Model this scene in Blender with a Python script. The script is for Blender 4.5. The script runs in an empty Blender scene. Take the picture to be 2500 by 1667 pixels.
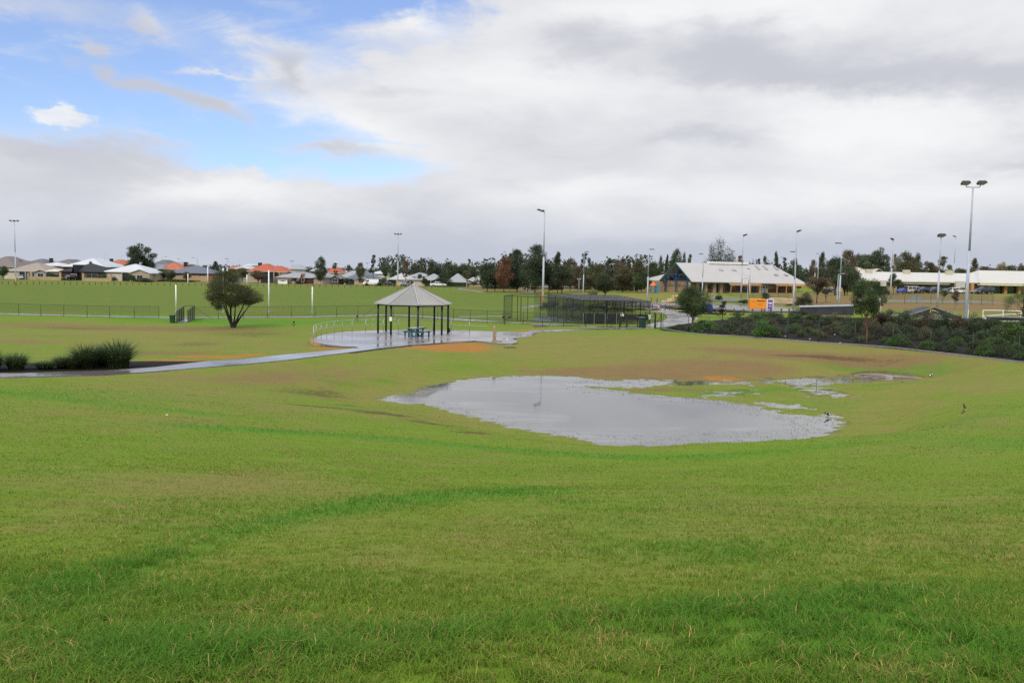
import bpy, bmesh, math, random
import numpy as np
from mathutils import Vector
R = math.radians
PI = math.pi
F = 2200.0            # focal length in photo pixels (photo 2500 x 1667)
CAMZ = 6.5
TH = math.atan(175.5/F)
RO = R(1.03)
scene = bpy.context.scene
col = scene.collection

# ------------------------------------------------------------------ camera
from mathutils import Matrix
w_ = Vector((0, math.cos(TH), -math.sin(TH))); u0 = Vector((0, math.sin(TH), math.cos(TH))); r0 = Vector((1, 0, 0))
r_ = r0*math.cos(RO)+u0*math.sin(RO); u_ = u0*math.cos(RO)-r0*math.sin(RO)
cd = bpy.data.cameras.new("camera"); cam = bpy.data.objects.new("camera", cd); col.objects.link(cam)
cam.matrix_world = Matrix(((r_.x, u_.x, -w_.x, 0), (r_.y, u_.y, -w_.y, 0), (r_.z, u_.z, -w_.z, CAMZ), (0, 0, 0, 1)))
cd.sensor_width = 36; cd.lens = 36*F/2500; cd.clip_end = 12000; cd.clip_start = .1
scene.camera = cam
scene.cycles.use_denoising = False
scene.view_settings.view_transform = 'Standard'; scene.view_settings.look = 'None'
scene.view_settings.exposure = 0; scene.view_settings.gamma = 1

# ------------------------------------------------------------------ sun and sky
SUN_EL, SUN_AZ = R(42), R(205)      # azimuth clockwise from +Y: behind the camera, a little left
sd = bpy.data.lights.new("sun", 'SUN'); sun = bpy.data.objects.new("sun", sd); col.objects.link(sun)
sd.energy = 2.0; sd.angle = R(14); sd.color = (1, .93, .82)
sdir = Vector((math.sin(SUN_AZ)*math.cos(SUN_EL), math.cos(SUN_AZ)*math.cos(SUN_EL), math.sin(SUN_EL)))
sun.rotation_euler = sdir.to_track_quat('Z', 'Y').to_euler()
world = bpy.data.worlds.new("World"); scene.world = world; world.use_nodes = True

class NT:
    """tiny node-graph helper"""
    def __init__(s, tree): s.t = tree; s.n = tree.nodes; s.l = tree.links
    def new(s, typ, **kw):
        n = s.n.new(typ)
        for k, v in kw.items(): setattr(n, k, v)
        return n
    def put(s, sock, v):
        if hasattr(v, 'is_linked') or hasattr(v, 'links'): s.l.new(v, sock)
        else: sock.default_value = v
    def m(s, op, a, b=None, c=None, clamp=False):
        n = s.new('ShaderNodeMath', operation=op, use_clamp=clamp); s.put(n.inputs[0], a)
        if b is not None: s.put(n.inputs[1], b)
        if c is not None: s.put(n.inputs[2], c)
        return n.outputs[0]
    def noise(s, vec, scale, detail=4, rough=.55, dist=0):
        n = s.new('ShaderNodeTexNoise'); s.put(n.inputs['Vector'], vec)
        n.inputs['Scale'].default_value = scale; n.inputs['Detail'].default_value = detail
        n.inputs['Roughness'].default_value = rough; n.inputs['Distortion'].default_value = dist
        return n
    def mix(s, f, a, b):
        n = s.new('ShaderNodeMix', data_type='RGBA'); s.put(n.inputs[0], f); s.put(n.inputs[6], a); s.put(n.inputs[7], b)
        return n.outputs[2]
    def sm(s, x, lo, hi):
        n = s.new('ShaderNodeMapRange', interpolation_type='SMOOTHSTEP'); s.put(n.inputs[0], x)
        n.inputs[1].default_value = lo; n.inputs[2].default_value = hi
        return n.outputs[0]
    def comb(s, x, y, z):
        n = s.new('ShaderNodeCombineXYZ'); s.put(n.inputs[0], x); s.put(n.inputs[1], y); s.put(n.inputs[2], z); return n.outputs[0]

def c4(c): return (c[0], c[1], c[2], 1)
def srgb(r, g, b):
    f = lambda v: (v/255/12.92 if v/255 <= .04045 else ((v/255+.055)/1.055)**2.4)
    return (f(r), f(g), f(b))

g = NT(world.node_tree); g.n.clear()
tc = g.new('ShaderNodeTexCoord'); dirv = tc.outputs['Generated']
sep = g.new('ShaderNodeSeparateXYZ'); g.l.new(dirv, sep.inputs[0])
dx, dy, dz = sep.outputs
hl = g.m('SQRT', g.m('ADD', g.m('MULTIPLY', dx, dx), g.m('MULTIPLY', dy, dy)))
az = g.m('ARCTAN2', dx, dy)                       # 0 = +Y, to the right positive
el = g.m('ARCTAN2', dz, hl)
sky = g.new('ShaderNodeTexSky', sky_type='NISHITA', sun_disc=False, sun_elevation=SUN_EL, sun_rotation=SUN_AZ)
sky.air_density = 1.0; sky.dust_density = .25; sky.ozone_density = 2.0; sky.altitude = 50
hsv = g.new('ShaderNodeHueSaturation'); g.l.new(sky.outputs[0], hsv.inputs['Color']); hsv.inputs['Saturation'].default_value = 1.0
hsv.inputs['Value'].default_value = 1.0
bv = g.new('ShaderNodeVectorMath', operation='MULTIPLY'); g.l.new(hsv.outputs[0], bv.inputs[0]); bv.inputs[1].default_value = (1.12, 1.27, 1.64)
BLUE = g.mix(.13, bv.outputs[0], (8.2, 8.4, 8.8, 1))
# warped (azimuth, elevation) position so the cloud groups have torn edges
base = g.comb(az, g.m('MULTIPLY', el, 1.9), dz)
wn = g.noise(base, 5.5, 7, .62)
ws = g.new('ShaderNodeSeparateColor'); g.l.new(wn.outputs['Color'], ws.inputs[0])
azw = g.m('ADD', az, g.m('MULTIPLY', g.m('SUBTRACT', ws.outputs[0], .5), .22))
elw = g.m('ADD', el, g.m('MULTIPLY', g.m('SUBTRACT', ws.outputs[1], .5), .10))
def ae(px, py):
    a = (px-1250)/F; b = (658+.018*(px-1250)-py)/F
    return math.atan(a), math.atan(b/math.hypot(1, a))*1.0
def blob(px, py, sx, sy, rot=0, A=None, E=None):
    a0, e0 = ae(px, py); A = A or azw; E = E or elw
    x = g.m('SUBTRACT', A, a0); y = g.m('SUBTRACT', E, e0)
    if rot:
        c, s = math.cos(rot), math.sin(rot)
        x, y = g.m('ADD', g.m('MULTIPLY', x, c), g.m('MULTIPLY', y, s)), g.m('SUBTRACT', g.m('MULTIPLY', y, c), g.m('MULTIPLY', x, s))
    x = g.m('MULTIPLY', x, F/sx); y = g.m('MULTIPLY', y, F/sy)
    q = g.m('ADD', g.m('MULTIPLY', x, x), g.m('MULTIPLY', y, y))
    return g.m('EXPONENT', g.m('MULTIPLY', q, -1))
def field(lst, A=None, E=None):
    tot = None
    for (px, py, sx, sy, rot, wgt) in lst:
        v = g.m('MULTIPLY', blob(px, py, sx, sy, R(rot), A, E), wgt)
        tot = v if tot is None else g.m('ADD', tot, v)
    return tot
# cover: how much cloud hides the blue.   (px,py) name directions of the photographed sky
COVER = [(880, 5, 330, 55, 0, -.75), (700, 400, 260, 40, 0, -.3), (2180, 190, 760, 560, 0, 1.7), (1480, 420, 420, 200, 0, .95), (1230, 235, 400, 95, -5, 1.1), (830, 245, 230, 62, -14, .62), (660, 165, 60, 50, 0, .5), (30, 415, 330, 70, -4, 1.4), (300, 425, 170, 45, -6, .8),
         (600, 555, 1600, 70, 0, 1.5), (620, 470, 260, 34, 0, .9), (1020, 60, 110, 40, 10, .5), (1350, 45, 170, 70, 0, .9),
         (60, 20, 330, 42, 0, .55), (225, 138, 42, 22, 0, .62), (400, 90, 62, 20, -20, .55), (250, 205, 75, 18, -10, .6), (370, 240, 90, 22, -16, .55),
         (510, 280, 110, 24, -16, .6), (830, 368, 95, 20, -5, .5), (510, 186, 90, 7, 4, .5), (350, 355, 90, 12, -4, .45), (560, 60, 120, 30, -20, .22), (1450, 620, 2400, 80, 0, .9)]
cov = field(COVER)
n1 = g.noise(base, 3.2, 9, .6, .3)
n1b = g.noise(base, 11, 6, .6)
covn = g.m('ADD', cov, g.m('MULTIPLY', g.m('SUBTRACT', n1.outputs[0], .5), .80))
covn = g.m('ADD', covn, g.m('MULTIPLY', g.m('SUBTRACT', n1b.outputs[0], .5), .42))
covn = g.m('ADD', covn, g.m('MULTIPLY', g.sm(g.m('ABSOLUTE', az), .62, 1.0), .75))      # the sky to the sides and behind is mostly cloud
covn = g.m('ADD', covn, g.m('MULTIPLY', g.sm(el, .42, .7), .7))
n3 = g.noise(g.comb(az, g.m('MULTIPLY', el, 2.6), 1.3), 6.5, 8, .62, 1.6)
covn = g.m('ADD', covn, g.m('MULTIPLY', g.sm(n3.outputs[0], .48, .72), .38))
cover = g.sm(covn, .0, 1.02)
# cumulus heads
CUM = [(170, 300, 75, 22, 0, 1.1), (165, 282, 38, 18, 0, .8), (592, 430, 62, 15, 0, 1.0)]
wn2 = g.noise(base, 30, 7, .65); w2 = g.new('ShaderNodeSeparateColor'); g.l.new(wn2.outputs['Color'], w2.inputs[0])
az2 = g.m('ADD', az, g.m('MULTIPLY', g.m('SUBTRACT', w2.outputs[0], .5), .075)); el2 = g.m('ADD', el, g.m('MULTIPLY', g.m('SUBTRACT', w2.outputs[1], .5), .035))
cum = g.m('MULTIPLY', g.sm(field(CUM, az2, el2), .25, .95), g.sm(g.m('ADD', el2, 0), 0.08, 0.10))
# brightness of the cloud: + white, - grey
BR = [(1560, 60, 300, 60, 0, .8), (1900, 20, 260, 40, 0, .6), (2350, 90, 260, 80, 0, .35), (2080, 320, 230, 75, 0, 1.1), (2150, 470, 420, 50, 0, .6), (1300, 200, 380, 60, 0, .55), (820, 290, 260, 50, -12, .7), (1450, 480, 260, 30, 0, .45),
      (1040, 60, 80, 40, 0, .7), (560, 470, 200, 34, 0, 1.0), (1420, 140, 110, 42, 0, -.9), (1730, 100, 120, 60, 0, -1.0), (1640, 190, 200, 40, 0, -.5), (1950, 150, 330, 46, 0, -.6), (2200, 215, 380, 40, -5, -1.0), (1850, 215, 230, 26, 0, -.4),
      (1700, 345, 120, 20, 0, -.5), (60, 345, 260, 26, -4, -.6), (120, 430, 300, 50, 0, -.5), (900, 610, 1700, 46, 0, -.7), (2480, 330, 60, 70, 0, -.6), (2450, 420, 90, 16, 0, -.5), (2200, 610, 700, 40, 0, -.6), (980, 200, 120, 14, 0, -.5),
      (225, 138, 50, 28, 0, -.7), (400, 95, 70, 24, -20, -.6), (280, 215, 110, 26, -12, -.9), (480, 275, 130, 30, -16, -.9), (660, 165, 40, 50, 0, -.9), (830, 368, 100, 22, -5, -.6), (20, 30, 200, 40, 0, -.3)]
br = field(BR)
n2 = g.noise(g.comb(g.m('MULTIPLY', az, 1.0), g.m('MULTIPLY', el, 3.2), 3.7), 5.2, 8, .6, .5)
brn = g.m('ADD', br, g.m('MULTIPLY', g.m('SUBTRACT', n2.outputs[0], .5), 1.5))
bfac = g.sm(brn, -1.05, 1.05)
GREY = c4(tuple(v*10 for v in srgb(200, 202, 212))); WHITE = c4(tuple(v*10 for v in srgb(246, 247, 248)))
cl = g.mix(bfac, GREY, WHITE)
# an overcast dome is brighter overhead
zen = g.m('ADD', 1.0, g.m('MULTIPLY', g.sm(el, .40, 1.1), 1.1))
vm = g.new('ShaderNodeVectorMath', operation='SCALE'); g.l.new(cl, vm.inputs[0]); g.l.new(zen, vm.inputs['Scale'])
skc = g.mix(cover, BLUE, vm.outputs[0])
skc = g.mix(g.m('MULTIPLY', cum, .9), skc, g.mix(g.sm(g.m('ADD', w2.outputs[2], g.m('MULTIPLY', el2, 1.5)), .5, .95), c4(tuple(v*10 for v in srgb(225, 229, 236))), c4(tuple(v*10 for v in srgb(249, 250, 250)))))
hz = g.sm(el, .09, -.005)
skc = g.mix(g.m('MULTIPLY', hz, .75), skc, c4(tuple(v*10 for v in srgb(188, 196, 212))))
bg = g.new('ShaderNodeBackground'); g.l.new(skc, bg.inputs[0]); bg.inputs[1].default_value = .1
wo = g.new('ShaderNodeOutputWorld'); g.l.new(bg.outputs[0], wo.inputs[0])
world.cycles.sampling_method = 'MANUAL'; world.cycles.sample_map_resolution = 512

# ------------------------------------------------------------------ geometry of the photograph
RN = np.array(r_); UN = np.array(u_); WN = np.array(w_); CN = np.array((0, 0, CAMZ))
def ray(px, py):
    return WN + RN*((px-1250)/F) - UN*((py-833.5)/F)
def onz(px, py, z):
    d = ray(px, py); t = (z-CAMZ)/d[2]; return np.array([0, 0, CAMZ])+d*t
def atD(px, py, D):
    d = ray(px, py); return CN+d*(D/d[1])
def proj(p):
    v = np.asarray(p)-CN; f = v@WN
    return 1250+F*(v@RN)/f, 833.5-F*(v@UN)/f

WL = -.32
# terrain control points (px, py, z)
CP = [(1250, 1667, 4.85), (0, 1667, 4.9), (2500, 1667, 4.85), (0, 1400, 4.25), (1250, 1400, 4.1), (2500, 1400, 4.15), (1250, 1250, 3.3), (600, 1250, 3.45), (1900, 1250, 3.4),
      (0, 1250, 3.7), (2500, 1270, 3.5), (1250, 1180, 2.25), (1800, 1180, 2.35), (700, 1170, 2.6), (1560, 1130, 1.0), (1900, 1120, 1.15), (2200, 1120, 1.7), (2500, 1130, 2.2), (1250, 1100, .9), (0, 1100, 2.7), (300, 1100, 2.5),
      (0, 1000, 1.85), (300, 1010, 1.7), (0, 950, 1.25), (0, 915, .62), (600, 1100, 2.0), (600, 1000, 1.15), (600, 940, .3), (300, 940, .9), (800, 1000, .45), (800, 1080, 1.4), (1000, 1060, .7),
      (2200, 1050, .7), (2400, 1000, .9), (2500, 1040, 1.5), (2350, 940, .35), (2500, 920, .55), (2100, 980, .05), (2200, 990, .3), (2040, 950, 0.0), (2330, 900, .4), (2485, 884, .68),
      (800, 900, .2), (450, 905, .55), (640, 892, .5), (860, 866, .52), (1000, 850, .55), (1250, 845, .5), (1250, 870, .2), (1250, 895, .0), (1500, 900, 0), (1500, 870, .25), (1500, 835, .6), (1500, 808, .85), (1350, 816, .75),
      (1700, 870, .35), (1700, 900, .05), (1700, 820, .85), (1619, 803, 1.0), (1900, 900, .08), (1900, 870, .35), (1900, 835, .9), (2087, 842, .92), (2087, 880, .35), (2200, 855, .85), (2350, 868, .78), (2300, 890, .45),
      (1700, 790, 1.3), (1850, 788, 1.55), (1950, 786, 1.75), (2087, 790, 1.85), (2250, 795, 1.9), (2400, 800, 1.95), (2500, 806, 1.95), (2000, 768, 2.12), (1958, 770, 2.0), (2050, 768, 2.15), (2300, 780, 1.9),
      (1640, 790, 1.15), (1760, 790, 1.5), (1600, 775, .8), (1690, 770, .9), (1800, 768, 1.1), (1425, 790, .7), (1587, 792, .8), (1280, 790, .55), (1232, 789, .25), (1420, 760, .5),
      (1600, 745, .5), (1700, 748, .5), (1850, 757, .5), (1500, 738, .6), (1560, 722, .9), (1650, 716, 1.4), (1800, 735, .8), (1950, 760, 1.2),
      (2050, 748, 1.6), (2150, 760, 1.9), (2300, 755, 2.0), (2450, 765, 2.0), (2200, 740, 2.0), (2350, 742, 2.0), (2480, 740, 2.0), (2250, 717, 2.0), (2450, 720, 2.0), (2100, 722, 1.8),
      (46, 769, 0), (390, 776, 0), (712, 773, 0), (950, 771, .1), (1100, 779, .15), (1188, 789, .2), (100, 800, .15), (400, 815, .2), (600, 840, .25), (720, 835, .15), (100, 840, .3), (300, 870, .45), (100, 880, .55), (500, 790, .05), (650, 800, .1), (860, 797, .3), (1100, 800, .45), (1250, 803, .55),
      (0, 740, 0), (300, 735, 0), (600, 735, 0), (900, 735, 0), (1100, 740, 0), (0, 700, 0), (300, 702, 0), (600, 705, 0), (900, 712, 0), (1100, 717, .1), (0, 690, .3), (600, 694, .3), (1000, 702, .4),
      (0, 683, .6), (300, 686, .6), (600, 689, .6), (900, 696, .6), (1100, 702, .6), (1200, 712, .6), (1300, 716, .8), (1400, 712, .8), (1500, 708, .9)]
ctrl = [onz(*c) for c in CP]
for x in (-30, -12, 0, 12, 30):
    for y in (-30, -10, 0): ctrl.append(np.array([x, y, 4.95+.02*abs(x)*.5]))
ctrl += [np.array([x, y, z]) for x, y, z in [(-45, 10, 4.3), (45, 10, 4.5), (-60, 40, 2.0), (60, 35, 2.5), (-90, 60, .8), (90, 60, 2.4), (-160, 110, .3), (-250, 200, .4), (-250, 320, .8), (-120, 420, .9), (0, 430, .9),
          (150, 420, 1.6), (250, 380, 2.0), (300, 250, 2.2), (250, 120, 2.2), (180, 320, 2.0), (130, 60, 2.4), (0, 330, .9), (-200, 50, 1), (60, 240, 1.3), (100, 240, 1.2), (30, 300, 1)]]
ctrl = np.array(ctrl)
_k = np.hypot(ctrl[:, None, 0]-ctrl[None, :, 0], ctrl[:, None, 1]-ctrl[None, :, 1])
_n = len(ctrl)
_A = np.zeros((_n+1, _n+1)); _A[:_n, :_n] = _k - np.eye(_n)*.6; _A[:_n, _n] = 1; _A[_n, :_n] = 1
_w = np.linalg.solve(_A, np.r_[ctrl[:, 2], 0])
def rbf(x, y):
    out = np.empty(len(x))
    for i in range(0, len(x), 20000):
        xx = x[i:i+20000, None]; yy = y[i:i+20000, None]
        out[i:i+20000] = np.sqrt((xx-ctrl[:, 0])**2+(yy-ctrl[:, 1])**2+.3)@_w[:_n]+_w[_n]
    return out
rng = np.random.default_rng(7)
_tab = rng.random((256, 256))
def vnoise(x, y):
    xi = np.floor(x).astype(int); yi = np.floor(y).astype(int); fx = x-xi; fy = y-yi
    fx = fx*fx*(3-2*fx); fy = fy*fy*(3-2*fy)
    a = _tab[xi % 256, yi % 256]; b = _tab[(xi+1) % 256, yi % 256]; c = _tab[xi % 256, (yi+1) % 256]; d = _tab[(xi+1) % 256, (yi+1) % 256]
    return (a*(1-fx)+b*fx)*(1-fy)+(c*(1-fx)+d*fx)*fy-.5
def fbm(x, y, o=4):
    s = 0; a = 1
    for i in range(o): s = s+a*vnoise(x*2**i+17.3*i, y*2**i+5.1*i); a *= .55
    return s
def polyz(pts, z): return np.array([onz(px, py, z)[:2] for px, py in pts])
def sdist(P, x, y):
    """signed distance to polygon, negative inside"""
    d = np.full(len(x), 1e9); ins = np.zeros(len(x), bool); n = len(P)
    for i in range(n):
        ax, ay = P[i]; bx, by = P[(i+1) % n]; ex, ey = bx-ax, by-ay
        t = np.clip(((x-ax)*ex+(y-ay)*ey)/(ex*ex+ey*ey+1e-12), 0, 1)
        d = np.minimum(d, np.hypot(x-ax-t*ex, y-ay-t*ey))
        c = ((ay > y) != (by > y)) & (x < ex*(y-ay)/(ey+1e-12)+ax); ins ^= c
    return np.where(ins, -d, d)
POND = [polyz(p, WL) for p in (
    [(938, 975), (970, 967), (1010, 962), (1040, 948), (1090, 936), (1150, 927), (1230, 921), (1320, 918), (1390, 920), (1440, 928), (1405, 936), (1425, 946), (1500, 953), (1600, 966), (1700, 975), (1790, 984), (1850, 996), (1900, 1010), (1960, 1016), (2020, 1021), (2045, 1032), (2028, 1044), (2038, 1050), (2000, 1062), (1960, 1070), (1850, 1074), (1700, 1078), (1600, 1086), (1520, 1087), (1450, 1079), (1380, 1063), (1310, 1053), (1250, 1041), (1180, 1021), (1120, 1006), (1080, 996), (1040, 985), (990, 985)],
    [(1390, 920), (1440, 926), (1500, 931), (1590, 925), (1640, 928), (1730, 932), (1810, 930), (1870, 927), (1960, 922), (2040, 920), (2080, 915), (2110, 909), (2140, 907), (2180, 910), (2240, 916), (2257, 920), (2230, 926), (2180, 930), (2120, 931), (2060, 933), (2020, 938), (1960, 941), (1890, 935), (1810, 938), (1700, 938), (1600, 942), (1520, 946), (1450, 943), (1400, 937)],
    [(1930, 938), (1975, 943), (2010, 951), (2060, 960), (2080, 966), (2050, 965), (1990, 968), (1970, 960)],
    [(1856, 985), (1900, 986), (1950, 990), (1957, 997), (1920, 995), (1880, 991)], [(1740, 961), (1840, 951), (1800, 965), (1730, 967)], [(2015, 1012), (2035, 1012), (2040, 1018), (2020, 1019)])]
PATHZ = .6
DECK = polyz([(761, 833), (762, 829), (770, 824), (784, 818.5), (810, 813.5), (843, 810), (885, 807.5), (930, 806), (1000, 805.5), (1057, 805.5), (1146, 807), (1210, 809), (1262, 811), (1300, 810), (1300, 820.5),
              (1250, 826), (1262, 832), (1263, 836), (1250, 838.5), (1223, 838.5), (1185, 834), (1159, 831.5), (1080, 836), (1006, 842), (930, 850), (853, 860), (878, 849), (868, 846), (835, 845), (807, 842), (780, 838.5), (766, 835.5)], PATHZ)
PATH1 = polyz([(-330, 926), (-100, 916), (0, 922), (100, 918.5), (250, 915), (380, 906), (500, 896), (600, 888.5), (700, 878.6), (853, 860), (930, 850), (1006, 842), (1000, 836), (940, 840), (878, 849), (800, 856), (700, 865), (600, 876), (500, 882), (380, 896), (250, 905), (120, 910), (0, 911), (-100, 908), (-330, 916)], PATHZ)
def sstep(lo, hi, v):
    t = np.clip((v-lo)/(hi-lo), 0, 1); return t*t*(3-2*t)
def ponddist(x, y):
    d = np.full(len(x), 99.)
    for P in POND:
        m = (x > P[:, 0].min()-9) & (x < P[:, 0].max()+9) & (y > P[:, 1].min()-9) & (y < P[:, 1].max()+9)
        if m.any(): d[m] = np.minimum(d[m], sdist(P, x[m], y[m]))
    return d
def near(P, x, y, pad=6):
    d = np.full(len(x), 99.); m = (x > P[:, 0].min()-pad) & (x < P[:, 0].max()+pad) & (y > P[:, 1].min()-pad) & (y < P[:, 1].max()+pad)
    if m.any(): d[m] = sdist(P, x[m], y[m])
    return d
def T(x, y):
    x = np.atleast_1d(np.asarray(x, float)); y = np.atleast_1d(np.asarray(y, float))
    rr = np.hypot(x, y)
    z = np.where(rr < 520, rbf(np.clip(x, -330, 330), np.clip(y, -30, 430)), .9)
    far = np.where(rr < 1200, .9-(rr-420)/780*1.2, CAMZ-.0056*rr)
    far = np.maximum(far, CAMZ-.0056*rr-3)
    f = sstep(380, 520, rr); z = z*(1-f)+far*f
    z = z+fbm(x*.18, y*.18, 3)*.05+fbm(x*1.3, y*1.3, 3)*.02
    # basin floor and pond
    sd_ = ponddist(x, y)+fbm(x*1.1, y*1.1, 2)*.25+fbm(x*2.6, y*3.4, 4)*.45-.2
    pz = np.where(sd_ < 0, WL-.012+np.maximum(sd_, -4)*.03, WL+.004+.028*sd_)+fbm(x*3.2, y*4.5, 3)*.042*sstep(3.2, .3, np.abs(sd_))
    pz = pz+sstep(46, 52, y)*sstep(5, 10, x)*(fbm(x*1.5, y*3.0, 4)*.11+.012)
    pw = sstep(5.5, .6, sd_)
    z = np.where(rr < 90, np.maximum(z, WL+.06), z)
    z = z*(1-pw)+pz*pw
    d1 = near(PATH1, x, y); wg = sstep(2.2, .3, d1); z = z*(1-wg)+(PATHZ-.05)*wg
    d2 = near(DECK, x, y)
    z = np.where(d2 < .25, np.minimum(z, PATHZ-.12), z)
    return z
def T1(x, y): return float(T([x], [y])[0])
def G(px, py, lo=3, hi=900):
    """first ground point seen at a photo pixel"""
    d = ray(px, py); d = d/d[1]
    ts = np.exp(np.linspace(math.log(lo), math.log(hi), 500)); P = CN+d*ts[:, None]
    h = P[:, 2]-T(P[:, 0], P[:, 1]); i = np.argmax(h < 0)
    if h[i] >= 0: i = 499
    if i == 0: i = 1
    a, b = ts[i-1], ts[i]
    tt = np.linspace(a, b, 40); P = CN+d*tt[:, None]; h = P[:, 2]-T(P[:, 0], P[:, 1]); j = np.argmax(h < 0) or 39
    return np.array([P[j, 0], P[j, 1], T1(P[j, 0], P[j, 1])])
def K(p): return F/p[1]
def base_at(px, D):
    """ground point at distance D in the column of the picture through px"""
    p = atD(px, 800, D); z = T1(p[0], p[1])
    for _ in range(3):
        q = proj((p[0], D, z)); p = atD(px, q[1], D); z = T1(p[0], D)
    return np.array([p[0], D, z])
def ztop(px, py, D): return atD(px, py, D)[2]

# ------------------------------------------------------------------ mesh helpers
class MB:
    """collects boxes, tubes, prisms; build() links them as one mesh object"""
    def __init__(s): s.v = []; s.f = []; s.mi = []
    def add(s, vs, fs, mi=0):
        o = len(s.v); s.v += [tuple(p) for p in vs]; s.f += [tuple(i+o for i in f) for f in fs]; s.mi += [mi]*len(fs); return s
    def box(s, x0, x1, y0, y1, z0, z1, mi=0):
        return s.add([(x0, y0, z0), (x1, y0, z0), (x1, y1, z0), (x0, y1, z0), (x0, y0, z1), (x1, y0, z1), (x1, y1, z1), (x0, y1, z1)],
                     [(0, 3, 2, 1), (4, 5, 6, 7), (0, 1, 5, 4), (1, 2, 6, 5), (2, 3, 7, 6), (3, 0, 4, 7)], mi)
    def tube(s, p, q, r0, r1=None, n=6, mi=0, caps=True):
        p = Vector(p); q = Vector(q); r1 = r0 if r1 is None else r1
        a = (q-p).normalized(); b = a.orthogonal().normalized(); c = a.cross(b)
        vs = [p+(b*math.cos(2*PI*i/n)+c*math.sin(2*PI*i/n))*r0 for i in range(n)]+[q+(b*math.cos(2*PI*i/n)+c*math.sin(2*PI*i/n))*r1 for i in range(n)]
        fs = [(i, (i+1) % n, n+(i+1) % n, n+i) for i in range(n)]
        if caps: fs += [tuple(range(n))[::-1], tuple(range(n, 2*n))]
        return s.add(vs, fs, mi)
    def path(s, pts, r, n=6, mi=0):
        for a, b in zip(pts[:-1], pts[1:]): s.tube(a, b, r, r, n, mi)
        return s
    def bar(s, p, q, w, h, mi=0):
        """rectangular bar from p to q, w wide, h tall"""
        p = Vector(p); q = Vector(q); a = (q-p).normalized(); up = Vector((0, 0, 1))
        if abs(a.z) > .95: up = Vector((0, 1, 0))
        b = a.cross(up).normalized(); c = b.cross(a)
        k = [(-w/2, -h/2), (w/2, -h/2), (w/2, h/2), (-w/2, h/2)]
        return s.add([p+b*i+c*j for i, j in k]+[q+b*i+c*j for i, j in k], [(0, 3, 2, 1), (4, 5, 6, 7), (0, 1, 5, 4), (1, 2, 6, 5), (2, 3, 7, 6), (3, 0, 4, 7)], mi)
    def prism(s, poly, z0, z1, mi=0):
        """vertical prism on (x,y) outline; z0/z1 number or per-vertex list"""
        n = len(poly); a = z0 if hasattr(z0, '__len__') else [z0]*n; b = z1 if hasattr(z1, '__len__') else [z1]*n
        vs = [(p[0], p[1], a[i]) for i, p in enumerate(poly)]+[(p[0], p[1], b[i]) for i, p in enumerate(poly)]
        return s.add(vs, [tuple(range(n))[::-1], tuple(range(n, 2*n))]+[(i, (i+1) % n, n+(i+1) % n, n+i) for i in range(n)], mi)
    def side(s, prof, y0, y1, mi=0):
        """profile in (x,z) extruded along y"""
        n = len(prof)
        vs = [(x, y0, z) for x, z in prof]+[(x, y1, z) for x, z in prof]
        return s.add(vs, [tuple(range(n)), tuple(range(n, 2*n))[::-1]]+[(i, n+i, n+(i+1) % n, (i+1) % n) for i in range(n)], mi)
    def xf(s, start, M):
        for i in range(start, len(s.v)): s.v[i] = tuple(M@Vector(s.v[i]))
    def mesh(s, name, mats, smooth=False):
        me = bpy.data.meshes.new(name); me.from_pydata(s.v, [], s.f)
        for m in (mats if isinstance(mats, (list, tuple)) else [mats]): me.materials.append(m)
        if any(s.mi): me.polygons.foreach_set('material_index', s.mi)
        if smooth: me.polygons.foreach_set('use_smooth', [True]*len(s.f))
        bm = bmesh.new(); bm.from_mesh(me); bmesh.ops.recalc_face_normals(bm, faces=bm.faces); bm.to_mesh(me); bm.free()
        return me
    def build(s, name, mats, parent=None, loc=None, rz=None, smooth=False, bevel=0):
        return obj(name, s.mesh(name, mats, smooth), parent, loc, rz, bevel)
def obj(name, me, parent=None, loc=None, rz=None, bevel=0):
    o = bpy.data.objects.new(name, me); col.objects.link(o)
    if parent is not None: o.parent = parent
    if loc is not None: o.location = loc
    if rz is not None: o.rotation_euler = (0, 0, rz)
    if bevel:
        b = o.modifiers.new('bevel', 'BEVEL'); b.width = bevel; b.segments = 2; b.limit_method = 'ANGLE'
    return o
def tag(o, label=None, cat=None, group=None, kind=None):
    if label: o['label'] = label
    if cat: o['category'] = cat
    if group: o['group'] = group
    if kind: o['kind'] = kind
    return o
def thing(name, label, cat, loc=(0, 0, 0), rz=0, group=None):
    o = bpy.data.objects.new(name, None); col.objects.link(o); o.location = loc; o.rotation_euler = (0, 0, rz)
    o.empty_display_size = .2
    return tag(o, label, cat, group)
def nmesh(name, v, quads, mats, cols=None, smooth=False, cname='tint'):
    """fast numpy mesh; quads (n,k) index array"""
    me = bpy.data.meshes.new(name); k = quads.shape[1]; nf = len(quads)
    me.vertices.add(len(v)); me.vertices.foreach_set('co', np.ascontiguousarray(v, dtype=np.float32).ravel())
    me.loops.add(nf*k); me.loops.foreach_set('vertex_index', np.ascontiguousarray(quads, dtype=np.int32).ravel())
    me.polygons.add(nf); me.polygons.foreach_set('loop_start', np.arange(0, nf*k, k, dtype=np.int32)); me.polygons.foreach_set('loop_total', np.full(nf, k, dtype=np.int32))
    if smooth: me.polygons.foreach_set('use_smooth', np.ones(nf, bool))
    me.update(calc_edges=True)
    if cols is not None:
        cols = cols if isinstance(cols, dict) else {cname: cols}
        for nm, c in cols.items():
            a = me.color_attributes.new(nm, 'FLOAT_COLOR', 'POINT')
            cc = np.ones((len(v), 4), np.float32); cc[:, :c.shape[1]] = c; a.data.foreach_set('color', cc.ravel())
    for m in (mats if isinstance(mats, (list, tuple)) else [mats]): me.materials.append(m)
    return me

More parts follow.
